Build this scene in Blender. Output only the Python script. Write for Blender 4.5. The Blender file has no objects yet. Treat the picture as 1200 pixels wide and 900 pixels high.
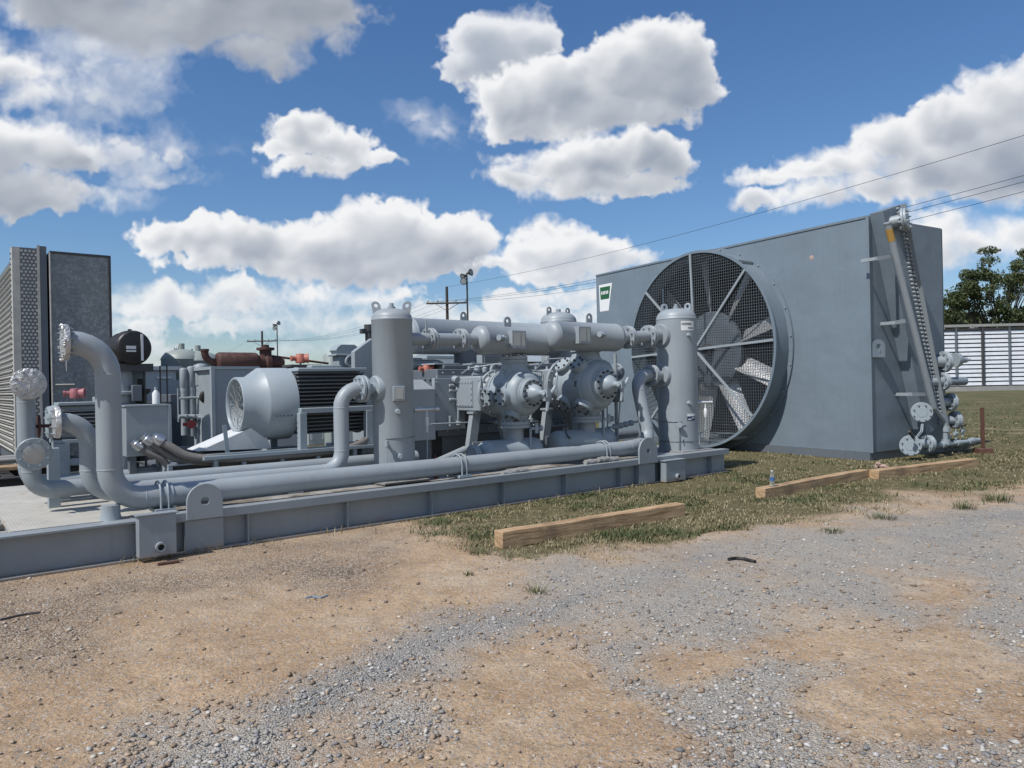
import bpy, math, random
import numpy as np
from mathutils import Vector, Matrix
random.seed(7); RNG = np.random.default_rng(11)
sc = bpy.context.scene
COL = sc.collection
PI = math.pi
R = math.radians
# ---------------------------------------------------------------- survey of the place
FOC = 870.0; ROLL = R(1.15); EYE = 1.6
def ray(u, v):
    xr = (u-600)/FOC; yu = (450-v)/FOC
    return Vector((xr*math.cos(ROLL)+yu*math.sin(ROLL), 1.0, -xr*math.sin(ROLL)+yu*math.cos(ROLL)))
def project(X, Y, Z):
    a = X/Y; b = (Z-EYE)/Y
    return 600+FOC*(a*math.cos(ROLL)-b*math.sin(ROLL)), 450-FOC*(a*math.sin(ROLL)+b*math.cos(ROLL))
def G(u, v, z=0.0):
    r = ray(u, v); return Vector((0, 0, EYE)) + r*((z-EYE)/r.z)
def onplane(u, v, p, n):
    r = ray(u, v); o = Vector((0, 0, EYE)); return o + r*((p-o).dot(n)/r.dot(n))
class Frame:
    def __init__(s, origin, ang):
        s.o = Vector(origin); s.a = ang
        s.x = Vector((math.cos(ang), math.sin(ang), 0)); s.y = Vector((-math.sin(ang), math.cos(ang), 0))
    def w(s, p): return s.o + s.x*p[0] + s.y*p[1] + Vector((0, 0, p[2]))
    def l(s, P):
        q = P - s.o; return Vector((q.dot(s.x), q.dot(s.y), q.z))
SK = Frame((-4.4, 6.33, 0), R(90-51.2))        # skid: x along it, y away from the viewer
CO = Frame((6.83, 14.13, 0), R(-58.5))         # fan cooler: face at y=0, end face at x=0
WD = Frame((0, 0, 0), 0)
def S(u, v, t): return SK.l(onplane(u, v, SK.o+SK.y*t, SK.y))
def SF(u, v, z): return SK.l(G(u, v, z))
def CFc(u, v, y=0.0): return CO.l(onplane(u, v, CO.o+CO.y*y, CO.y))
def CE(u, v, x=0.0): return CO.l(onplane(u, v, CO.o+CO.x*x, CO.x))
# ---------------------------------------------------------------- mesh builder
def basis(d):
    d = Vector(d).normalized()
    a = Vector((0, 0, 1)) if abs(d.z) < 0.9 else Vector((1, 0, 0))
    x = a.cross(d).normalized(); y = d.cross(x).normalized()
    return x, y, d
class MB:
    def __init__(s): s.v = []; s.f = []; s.mi = []; s.m = 0
    def add(s, vs, fs):
        b = len(s.v); s.v += [tuple(p) for p in vs]
        for f in fs: s.f.append(tuple(i+b for i in f)); s.mi.append(s.m)
        return s
    def box(s, a, b):
        x0, x1 = sorted((a[0], b[0])); y0, y1 = sorted((a[1], b[1])); z0, z1 = sorted((a[2], b[2]))
        vs = [(x0,y0,z0),(x1,y0,z0),(x1,y1,z0),(x0,y1,z0),(x0,y0,z1),(x1,y0,z1),(x1,y1,z1),(x0,y1,z1)]
        return s.add(vs, [(0,3,2,1),(4,5,6,7),(0,1,5,4),(1,2,6,5),(2,3,7,6),(3,0,4,7)])
    def bar(s, p0, p1, w, h, up=(0, 0, 1)):
        p0 = Vector(p0); p1 = Vector(p1); d = (p1-p0).normalized(); u = Vector(up)
        x = d.cross(u)
        if x.length < 1e-4: x = d.cross(Vector((1, 0, 0)))
        x.normalize(); y = x.cross(d).normalized()
        vs = [p + x*(w/2*i) + y*(h/2*j) for p in (p0, p1) for i, j in ((-1,-1),(1,-1),(1,1),(-1,1))]
        return s.add(vs, [(0,3,2,1),(4,5,6,7),(0,1,5,4),(1,2,6,5),(2,3,7,6),(3,0,4,7)])
    def lathe(s, p, d, prof, n=28, cap0=True, cap1=True):
        x, y, d = basis(d); p = Vector(p); vs = []; fs = []
        for h, r in prof:
            for k in range(n):
                a = 2*PI*k/n; vs.append(p + d*h + x*(r*math.cos(a)) + y*(r*math.sin(a)))
        for i in range(len(prof)-1):
            for k in range(n):
                k2 = (k+1) % n; fs.append((i*n+k, i*n+k2, (i+1)*n+k2, (i+1)*n+k))
        if cap0: fs.append(tuple(reversed(range(n))))
        if cap1: fs.append(tuple((len(prof)-1)*n+k for k in range(n)))
        return s.add(vs, fs)
    def cyl(s, p0, p1, r0, r1=None, n=20):
        p0 = Vector(p0); p1 = Vector(p1)
        return s.lathe(p0, p1-p0, [(0, r0), ((p1-p0).length, r0 if r1 is None else r1)], n)
    def tube(s, pts, r, n=16, cap=True):
        pts = [Vector(p) for p in pts]; rs = r if isinstance(r, (list, tuple)) else [r]*len(pts)
        T = [(pts[min(i+1, len(pts)-1)]-pts[max(i-1, 0)]).normalized() for i in range(len(pts))]
        x, y, _ = basis(T[0]); vs = []; fs = []
        for i, p in enumerate(pts):
            x = (x - T[i]*x.dot(T[i])).normalized(); y = T[i].cross(x)
            for k in range(n):
                a = 2*PI*k/n; vs.append(p + x*(rs[i]*math.cos(a)) + y*(rs[i]*math.sin(a)))
        for i in range(len(pts)-1):
            for k in range(n):
                k2 = (k+1) % n; fs.append((i*n+k, i*n+k2, (i+1)*n+k2, (i+1)*n+k))
        if cap: fs += [tuple(reversed(range(n))), tuple((len(pts)-1)*n+k for k in range(n))]
        return s.add(vs, fs)
    def pipe(s, pts, r, br=None, n=20, weld=True):
        br = r*2.6 if br is None else br
        P = bend(pts, br); s.tube(P, r, n)
        if weld:
            for q, d in bend_ends(pts, br): s.lathe(q - d*0.007, d, [(0, r*1.0), (0.003, r*1.025), (0.011, r*1.025), (0.014, r*1.0)], n, False, False)
        return s
    def flange(s, p, d, rad, th, nb=8, r_in=0.0, br=None, gap=False):
        x, y, d = basis(d); p = Vector(p); br = br or rad*0.085; e = min(0.006, th*.2)
        s.lathe(p, d, [(0, rad-e), (e, rad), (th-e, rad), (th, rad-e)], 32)
        for k in range(nb):
            a = 2*PI*(k+.5)/nb; c = p + x*(rad*.8*math.cos(a)) + y*(rad*.8*math.sin(a))
            s.cyl(c - d*(br*1.5), c + d*(th+br*1.5), br, n=6)
            s.cyl(c - d*(br*2.6), c + d*(th+br*2.6), br*.5, n=6)
        return s
    def boltring(s, p, d, rad, nb, br, h, a0=0.5):
        x, y, d = basis(d); p = Vector(p)
        for k in range(nb):
            a = 2*PI*(k+a0)/nb; c = p + x*(rad*math.cos(a)) + y*(rad*math.sin(a)); s.cyl(c, c+d*h, br, n=6)
        return s
    def plate(s, outline, hole, o, ex, ey, th):
        """flat plate from a 2-D outline in axes ex, ey, thickness th centred on o; hole=(cx,cy,r) or None"""
        ex = Vector(ex).normalized(); ey = Vector(ey).normalized(); nz = ex.cross(ey).normalized(); o = Vector(o)
        n = len(outline); vs = []
        for sgn in (-.5, .5):
            for a, b in outline: vs.append(o + ex*a + ey*b + nz*(th*sgn))
        fs = [(i, (i+1) % n, n+(i+1) % n, n+i) for i in range(n)]
        if hole is None: fs += [tuple(reversed(range(n))), tuple(range(n, 2*n))]
        else:
            cx, cy, r = hole
            for sgn in (-.5, .5):
                for a, b in outline:
                    g = math.atan2(b-cy, a-cx); vs.append(o + ex*(cx+r*math.cos(g)) + ey*(cy+r*math.sin(g)) + nz*(th*sgn))
            for i in range(n):
                j = (i+1) % n
                fs += [(i, 2*n+i, 2*n+j, j), (n+j, 3*n+j, 3*n+i, n+i), (2*n+i, 3*n+i, 3*n+j, 2*n+j)]
        return s.add(vs, fs)
    def lug(s, o, ex, ey, w, h, hr, th):
        """padeye: square foot, round head with a hole; o is the middle of its foot"""
        out = [(-w/2, 0), (0, 0), (w/2, 0)]; c = h-w/2
        out += [(w/2, c*.5)] + [(w/2*math.cos(PI*k/14), c+w/2*math.sin(PI*k/14)) for k in range(15)] + [(-w/2, c*.5)]
        return s.plate(out, (0, c, hr), o, ex, ey, th)
    def prism(s, outline, o, ex, ey, th): return s.plate(outline, None, o, ex, ey, th)
def bend(pts, br, k=7):
    pts = [Vector(p) for p in pts]; out = [pts[0]]
    for i in range(1, len(pts)-1):
        a = (pts[i-1]-pts[i]); b = (pts[i+1]-pts[i]); la, lb = a.length, b.length; a.normalize(); b.normalize()
        ang = a.angle(b); r = min(br, .49*la*math.tan(ang/2) if i > 1 else .95*la*math.tan(ang/2), .49*lb*math.tan(ang/2) if i < len(pts)-2 else .95*lb*math.tan(ang/2))
        if PI-ang < 0.05: out.append(pts[i]); continue
        tl = r/math.tan(ang/2); c = pts[i] + (a+b).normalized()*(r/math.sin(ang/2)); p0 = pts[i]+a*tl; p1 = pts[i]+b*tl
        e0 = (p0-c).normalized(); e1 = (p1-c).normalized(); th = e0.angle(e1)
        for j in range(k+1):
            f = j/k; q = (e0*math.sin((1-f)*th)+e1*math.sin(f*th))/math.sin(th); out.append(c+q*r)
    out.append(pts[-1]); return out
def bend_ends(pts, br):
    pts = [Vector(p) for p in pts]; out = []
    for i in range(1, len(pts)-1):
        a = (pts[i-1]-pts[i]); b = (pts[i+1]-pts[i]); la, lb = a.length, b.length; a.normalize(); b.normalize(); ang = a.angle(b)
        if PI-ang < 0.05: continue
        r = min(br, .49*la*math.tan(ang/2) if i > 1 else .95*la*math.tan(ang/2), .49*lb*math.tan(ang/2) if i < len(pts)-2 else .95*lb*math.tan(ang/2))
        tl = r/math.tan(ang/2); out += [(pts[i]+a*tl, a), (pts[i]+b*tl, b)]
    return out
# ---------------------------------------------------------------- things, parts
BASE = {}
def thing(name, label, cat, base=(0, 0, 0), fr=SK, group=None):
    o = bpy.data.objects.new(name, None); COL.objects.link(o); o.empty_display_size = .2
    o.location = fr.w(base); o.rotation_euler = (0, 0, fr.a); BASE[o.name] = (Vector(base), fr)
    o['label'] = label; o['category'] = cat
    if group: o['group'] = group
    return o
def mesh(name, mb, mats, off, smooth=42):
    me = bpy.data.meshes.new(name); me.from_pydata([(p[0]-off[0], p[1]-off[1], p[2]-off[2]) for p in mb.v], [], mb.f)
    for m in (mats if isinstance(mats, (list, tuple)) else [mats]): me.materials.append(m)
    me.polygons.foreach_set('material_index', mb.mi); me.update()
    if smooth:
        me.shade_smooth(); me.set_sharp_from_angle(angle=R(smooth))
    return me
def bev(o, w, ang=40):
    m = o.modifiers.new('bevel', 'BEVEL'); m.width = w; m.segments = 2; m.limit_method = 'ANGLE'; m.angle_limit = R(ang); m.harden_normals = False
def part(name, mb, mats, parent, label=None, bevel=0, smooth=42):
    base, fr = BASE[parent.name]
    o = bpy.data.objects.new(name, mesh(name, mb, mats, base, smooth)); COL.objects.link(o); o.parent = parent; BASE[o.name] = (base, fr)
    if label: o['label'] = label
    if bevel: bev(o, bevel)
    return o
def solo(name, mb, mats, label, cat, base=(0, 0, 0), fr=SK, group=None, bevel=0, smooth=42, kind=None):
    o = bpy.data.objects.new(name, mesh(name, mb, mats, base, smooth)); COL.objects.link(o)
    o.location = fr.w(base); o.rotation_euler = (0, 0, fr.a); BASE[o.name] = (Vector(base), fr)
    if kind: o['kind'] = kind
    o['label'] = label
    if kind != 'structure': o['category'] = cat
    if group: o['group'] = group
    if bevel: bev(o, bevel)
    return o
def kids(o): return [c for c in bpy.data.objects if c.parent == o]
def copy_tree(o, parent=None):
    c = o.copy(); COL.objects.link(c); c.parent = parent
    for ch in kids(o): copy_tree(ch, c)
    return c
# ---------------------------------------------------------------- materials
def nmat(name):
    m = bpy.data.materials.new(name); m.use_nodes = True; nt = m.node_tree; b = nt.nodes['Principled BSDF']; return m, nt, b
def N(nt, t, **kw):
    n = nt.nodes.new(t)
    for k, v in kw.items():
        if k in n.inputs.keys(): n.inputs[k].default_value = v
        else: setattr(n, k, v)
    return n
def L(nt, a, b): nt.links.new(a, b)
def ramp(nt, fac, stops, interp='LINEAR'):
    r = nt.nodes.new('ShaderNodeValToRGB'); r.color_ramp.interpolation = interp
    while len(r.color_ramp.elements) < len(stops): r.color_ramp.elements.new(.5)
    for e, (p, c) in zip(r.color_ramp.elements, stops): e.position = p; e.color = (*c, 1) if len(c) == 3 else c
    L(nt, fac, r.inputs[0]); return r.outputs[0]
def coords(nt, gen=False):
    t = nt.nodes.new('ShaderNodeTexCoord'); return t.outputs['Object']
def noise(nt, vec, scale, detail=4, rough=.55, out=0):
    n = N(nt, 'ShaderNodeTexNoise', Scale=scale, Detail=detail, Roughness=rough); L(nt, vec, n.inputs['Vector']); return n.outputs[out]
def mixc(nt, fac, a, b, mode='MIX'):
    m = nt.nodes.new('ShaderNodeMix'); m.data_type = 'RGBA'; m.blend_type = mode
    for i, x in ((0, fac), (6, a), (7, b)):
        if isinstance(x, (int, float)): m.inputs[i].default_value = x
        elif isinstance(x, tuple): m.inputs[i].default_value = (*x, 1) if len(x) == 3 else x
        else: L(nt, x, m.inputs[i])
    return m.outputs[2]
def math_(nt, op, a, b=None, c=None, clamp=False):
    m = nt.nodes.new('ShaderNodeMath'); m.operation = op; m.use_clamp = clamp
    for i, x in enumerate((a, b, c)):
        if x is None: continue
        if isinstance(x, (int, float)): m.inputs[i].default_value = x
        else: L(nt, x, m.inputs[i])
    return m.outputs[0]
def bump(nt, b, h, dist, strength=1.0):
    n = N(nt, 'ShaderNodeBump', Distance=dist, Strength=strength); L(nt, h, n.inputs['Height']); L(nt, n.outputs[0], b.inputs['Normal']); return n
def paint(name, col, rough=.42, dust=.18, dents=.0, chips=0.0, mud=0.0, metallic=0.0, var=.10, dustcol=(.34, .30, .25)):
    m, nt, b = nmat(name); v = coords(nt)
    n1 = noise(nt, v, 1.3, 5, .6); n2 = noise(nt, v, 14, 4, .6)
    dk = tuple(c*(1-var) for c in col); lt = tuple(min(1, c*(1+var)) for c in col)
    c = ramp(nt, n1, [(.3, dk), (.7, lt)])
    d = ramp(nt, n2, [(.45, (0, 0, 0)), (.75, (dust, dust, dust))])
    g = nt.nodes.new('ShaderNodeNewGeometry'); sx = nt.nodes.new('ShaderNodeSeparateXYZ'); L(nt, g.outputs['True Normal'], sx.inputs[0])
    up = math_(nt, 'MULTIPLY_ADD', math_(nt, 'MAXIMUM', sx.outputs[2], 0.0), 1.2, .35)
    c = mixc(nt, math_(nt, 'MULTIPLY', d, up, clamp=True), c, dustcol)
    # runs of dirt down the sides
    mp = N(nt, 'ShaderNodeMapping'); mp.inputs['Scale'].default_value = (9, 9, .5); L(nt, v, mp.inputs[0])
    st = ramp(nt, noise(nt, mp.outputs[0], 1.6, 3, .6), [(.55, (0, 0, 0)), (.78, (.22, .22, .22))])
    c = mixc(nt, st, c, tuple(x*.62 for x in col))
    if chips:
        ch = ramp(nt, noise(nt, v, 38, 6, .7), [(.72-chips, (0, 0, 0)), (.74-chips, (1, 1, 1))])
        c = mixc(nt, ch, c, (.16, .07, .035))
    if mud:
        sz = nt.nodes.new('ShaderNodeSeparateXYZ'); L(nt, v, sz.inputs[0]); mz = math_(nt, 'MULTIPLY_ADD', sz.outputs[2], -1/mud, .75)
        mz = math_(nt, 'ADD', mz, math_(nt, 'MULTIPLY', math_(nt, 'SUBTRACT', noise(nt, v, 5, 6, .7), .5), 1.6))
        c = mixc(nt, ramp(nt, mz, [(.35, (0, 0, 0)), (.8, (.75, .75, .75))]), c, (.27, .205, .15))
    L(nt, c, b.inputs['Base Color'])
    rr = nt.nodes.new('ShaderNodeMapRange'); rr.inputs[3].default_value = rough-.08; rr.inputs[4].default_value = rough+.16; L(nt, n2, rr.inputs[0]); L(nt, rr.outputs[0], b.inputs['Roughness'])
    b.inputs['Metallic'].default_value = metallic
    h = math_(nt, 'MULTIPLY', noise(nt, v, 60, 2), .0012)
    if dents:
        h = math_(nt, 'ADD', h, math_(nt, 'MULTIPLY', noise(nt, v, 1.1, 3, .5), dents))
    bump(nt, b, h, 1.0)
    return m
GREY = (.275, .312, .338)
M = {}
M['grey'] = paint('grey paint', GREY, chips=.045, dust=.26)
M['grey_d'] = paint('darker grey paint', (.115, .135, .155), dust=.2)
M['skid'] = paint('skid grey paint', (.245, .280, .308), dust=.35, chips=.05, mud=.16)
M['cooler'] = paint('cooler sheet paint', (.158, .202, .240), rough=.48, dents=.03, var=.08, dust=.16, dustcol=(.30, .26, .22))
M['light'] = paint('light grey paint', (.285, .335, .365), var=.08, dust=.2, chips=.035)
M['tan'] = paint('aged cream paint', (.30, .30, .285), var=.1)
M['white'] = paint('white paint', (.62, .64, .64), dust=.2)
M['black'] = paint('black paint', (.012, .012, .013), rough=.38, dust=.08)
M['dark'] = paint('dark steel', (.045, .047, .05), rough=.5, dust=.15)
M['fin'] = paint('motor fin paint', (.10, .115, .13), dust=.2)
M['rust'] = paint('brown rusty steel', (.062, .024, .018), rough=.7, dust=.2, var=.35)
M['rustpost'] = paint('rusted post', (.10, .045, .03), rough=.85, var=.4)
M['red'] = paint('faded red paint', (.30, .05, .045), rough=.5)
M['coral'] = paint('orange red paint', (.40, .13, .09), rough=.5)
M['yellow'] = paint('yellow tape', (.42, .25, .06), rough=.6)
M['green'] = paint('green decal', (.012, .10, .035), rough=.4, dust=.03)
M['paper'] = paint('sticker white', (.72, .73, .73), rough=.4, dust=.03, var=.02)
M['navy'] = paint('dark blue print', (.02, .04, .12), rough=.4, dust=.02)
M['hose'] = paint('grey rubber hose', (.16, .15, .14), rough=.65)
M['steel'] = paint('bright steel', (.55, .56, .57), rough=.3, metallic=.9, dust=.1)
M['tagm'] = paint('nameplate metal', (.42, .42, .40), rough=.35, metallic=.5, dust=.1)
M['rubber'] = paint('black rubber', (.010, .010, .010), rough=.6)
M['copper'] = paint('masked bare band', (.22, .17, .09), rough=.5)
def m_foil():
    m, nt, b = nmat('crumpled foil'); v = coords(nt)
    b.inputs['Metallic'].default_value = .85; b.inputs['Base Color'].default_value = (.52, .52, .51, 1); b.inputs['Roughness'].default_value = .52
    vo = N(nt, 'ShaderNodeTexVoronoi', Scale=24.0); L(nt, mixc(nt, .15, v, noise(nt, v, 8, 3, .6, 1)), vo.inputs['Vector'])
    h = math_(nt, 'ADD', vo.outputs['Distance'], math_(nt, 'MULTIPLY', noise(nt, v, 22, 4, .6), .8)); bump(nt, b, h, .011); return m
M['foil'] = m_foil()
M['blindm'] = paint('dull bolted blind steel', (.42, .42, .41), rough=.35, metallic=.6, dust=.3, dents=.02)
def m_galv():
    m, nt, b = nmat('galvanised sheet'); v = coords(nt)
    vo = N(nt, 'ShaderNodeTexVoronoi', Scale=26.0); L(nt, mixc(nt, .05, v, noise(nt, v, 20, 2, .5, 1)), vo.inputs['Vector'])
    sp = nt.nodes.new('ShaderNodeSeparateColor'); L(nt, vo.outputs['Color'], sp.inputs[0])
    f = math_(nt, 'ADD', math_(nt, 'MULTIPLY', sp.outputs[0], .35), math_(nt, 'MULTIPLY', noise(nt, v, 2.2, 6, .68), .75))
    c = ramp(nt, f, [(.30, (.17, .185, .192)), (.55, (.215, .235, .245)), (.78, (.31, .33, .335))]); L(nt, c, b.inputs['Base Color'])
    b.inputs['Metallic'].default_value = .35; b.inputs['Roughness'].default_value = .52; return m
M['galv'] = m_galv()
def m_galv2():
    m, nt, b = nmat('dull bright galvanised strip'); v = coords(nt)
    c = ramp(nt, noise(nt, v, 4, 6, .7), [(.3, (.36, .35, .32)), (.7, (.58, .56, .51))]); L(nt, c, b.inputs['Base Color'])
    b.inputs['Roughness'].default_value = .55; b.inputs['Metallic'].default_value = .2; return m
M['galv2'] = m_galv2()
def m_checker():
    m, nt, b = nmat('checker plate'); v = coords(nt)
    c = ramp(nt, noise(nt, v, 3.5, 6, .7), [(.3, (.36, .345, .30)), (.7, (.52, .50, .445))])
    c = mixc(nt, ramp(nt, noise(nt, v, 1.7, 5, .7), [(.60, (0, 0, 0)), (.70, (.6, .6, .6))]), c, (.30, .16, .075))
    w1 = N(nt, 'ShaderNodeTexWave', Scale=11.0, Distortion=0.0); w1.bands_direction = 'DIAGONAL'; mp = N(nt, 'ShaderNodeMapping'); mp.inputs['Scale'].default_value = (1, 1, 0); L(nt, v, mp.inputs[0]); L(nt, mp.outputs[0], w1.inputs[0])
    w2 = N(nt, 'ShaderNodeTexWave', Scale=11.0); w2.bands_direction = 'DIAGONAL'; mp2 = N(nt, 'ShaderNodeMapping'); mp2.inputs['Scale'].default_value = (-1, 1, 0); L(nt, v, mp2.inputs[0]); L(nt, mp2.outputs[0], w2.inputs[0])
    h = math_(nt, 'MAXIMUM', math_(nt, 'POWER', w1.outputs[1], 5), math_(nt, 'POWER', w2.outputs[1], 5)); bump(nt, b, h, .005)
    c = mixc(nt, math_(nt, 'MULTIPLY', h, .35), c, (.58, .57, .54))
    L(nt, c, b.inputs['Base Color']); b.inputs['Roughness'].default_value = .55; return m
M['checker'] = m_checker()
def m_deck():
    m, nt, b = nmat('dirty deck'); v = coords(nt)
    f = noise(nt, v, 2.4, 7, .7)
    c = ramp(nt, f, [(.34, (.07, .05, .035)), (.46, (.17, .145, .115)), (.56, (.30, .29, .265)), (.75, (.38, .38, .37))]); L(nt, c, b.inputs['Base Color'])
    b.inputs['Roughness'].default_value = .75; bump(nt, b, noise(nt, v, 30, 4), .006); return m
M['deck'] = m_deck()
def m_wood():
    m, nt, b = nmat('timber'); v = coords(nt); mp = N(nt, 'ShaderNodeMapping'); mp.inputs['Scale'].default_value = (1.2, 14, 14); L(nt, v, mp.inputs[0])
    f = noise(nt, mp.outputs[0], 2.2, 6, .65)
    c = ramp(nt, f, [(.3, (.20, .12, .06)), (.5, (.42, .28, .155)), (.72, (.56, .41, .25))])
    c = mixc(nt, ramp(nt, noise(nt, v, 2.6, 5, .7), [(.5, (0, 0, 0)), (.68, (.7, .7, .7))]), c, (.17, .115, .075))
    L(nt, c, b.inputs['Base Color']); b.inputs['Roughness'].default_value = .8; bump(nt, b, f, .012); return m
M['wood'] = m_wood()
def m_pole():
    m, nt, b = nmat('weathered pole wood'); v = coords(nt); mp = N(nt, 'ShaderNodeMapping'); mp.inputs['Scale'].default_value = (10, 10, .6); L(nt, v, mp.inputs[0])
    L(nt, ramp(nt, noise(nt, mp.outputs[0], 2, 4), [(.3, (.03, .024, .02)), (.7, (.08, .066, .055))]), b.inputs['Base Color']); b.inputs['Roughness'].default_value = .9; return m
M['pole'] = m_pole()
def m_blade():
    m, nt, b = nmat('bare aluminium'); b.inputs['Metallic'].default_value = .5; b.inputs['Base Color'].default_value = (.46, .47, .47, 1); v = coords(nt)
    L(nt, ramp(nt, noise(nt, v, 6, 5, .6), [(.3, (.42, .42, .42)), (.7, (.6, .6, .6))]), b.inputs['Roughness']); return m
M['alu'] = m_blade()
def m_glass(name, col):
    m, nt, b = nmat(name); b.inputs['Base Color'].default_value = (*col, 1); b.inputs['Transmission Weight'].default_value = .9; b.inputs['Roughness'].default_value = .05; b.inputs['IOR'].default_value = 1.33; return m
M['clear'] = m_glass('clear bottle plastic', (.85, .93, .97))
def m_leaf(name, attr=True, c0=(.045, .068, .024), c1=(.13, .155, .06)):
    m, nt, b = nmat(name); a = nt.nodes.new('ShaderNodeAttribute'); a.attribute_name = 'tint'
    sp = nt.nodes.new('ShaderNodeSeparateColor'); L(nt, a.outputs['Color'], sp.inputs[0])
    c = mixc(nt, sp.outputs[0], c0, c1); L(nt, c, b.inputs['Base Color']); b.inputs['Roughness'].default_value = .6
    tr = N(nt, 'ShaderNodeBsdfTranslucent'); L(nt, c, tr.inputs[0]); mx = N(nt, 'ShaderNodeMixShader'); mx.inputs[0].default_value = .3
    L(nt, b.outputs[0], mx.inputs[1]); L(nt, tr.outputs[0], mx.inputs[2]); L(nt, mx.outputs[0], nt.nodes['Material Output'].inputs[0]); return m
M['leaf'] = m_leaf('tree leaves')
def m_grass():
    m, nt, b = nmat('grass blades'); a = nt.nodes.new('ShaderNodeAttribute'); a.attribute_name = 'tint'
    sp = nt.nodes.new('ShaderNodeSeparateColor'); L(nt, a.outputs['Color'], sp.inputs[0])
    c = ramp(nt, sp.outputs[0], [(0, (.050, .075, .022)), (.45, (.105, .115, .045)), (.7, (.22, .18, .095)), (1, (.36, .30, .19))])
    L(nt, c, b.inputs['Base Color']); b.inputs['Roughness'].default_value = .7; return m
M['grass'] = m_grass()
def m_stone():
    m, nt, b = nmat('loose stones'); a = nt.nodes.new('ShaderNodeAttribute'); a.attribute_name = 'tint'
    v = coords(nt); c = mixc(nt, math_(nt, 'MULTIPLY', noise(nt, v, 90, 3), .5), a.outputs['Color'], (.16, .14, .12)); L(nt, c, b.inputs['Base Color']); b.inputs['Roughness'].default_value = .85; return m
M['stone'] = m_stone()
# ---------------------------------------------------------------- value noise in numpy
def vnoise(x, y, seed=0):
    xi = np.floor(x).astype(np.int64); yi = np.floor(y).astype(np.int64); xf = x-xi; yf = y-yi
    def h(a, b):
        n = (a*374761393 + b*668265263 + seed*1442695041) & 0xffffffff
        n = ((n ^ (n >> 13))*1274126177) & 0xffffffff
        return ((n ^ (n >> 16)) & 0xffff)/65535.0
    sx = xf*xf*(3-2*xf); sy = yf*yf*(3-2*yf)
    return (h(xi, yi)*(1-sx)+h(xi+1, yi)*sx)*(1-sy) + (h(xi, yi+1)*(1-sx)+h(xi+1, yi+1)*sx)*sy
def fbm(x, y, octs=5, seed=0, gain=.5):
    a = 1.0; s = 0; t = 0; c, q = math.cos(.6), math.sin(.6)
    for i in range(octs):
        s = s + a*vnoise(x, y, seed+i*17); t += a; a *= gain; x, y = (x*c-y*q)*2.03+13.7, (x*q+y*c)*2.03+7.1
    return s/t
def sstep(a, b, x):
    t = np.clip((x-a)/(b-a), 0, 1); return t*t*(3-2*t)
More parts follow.
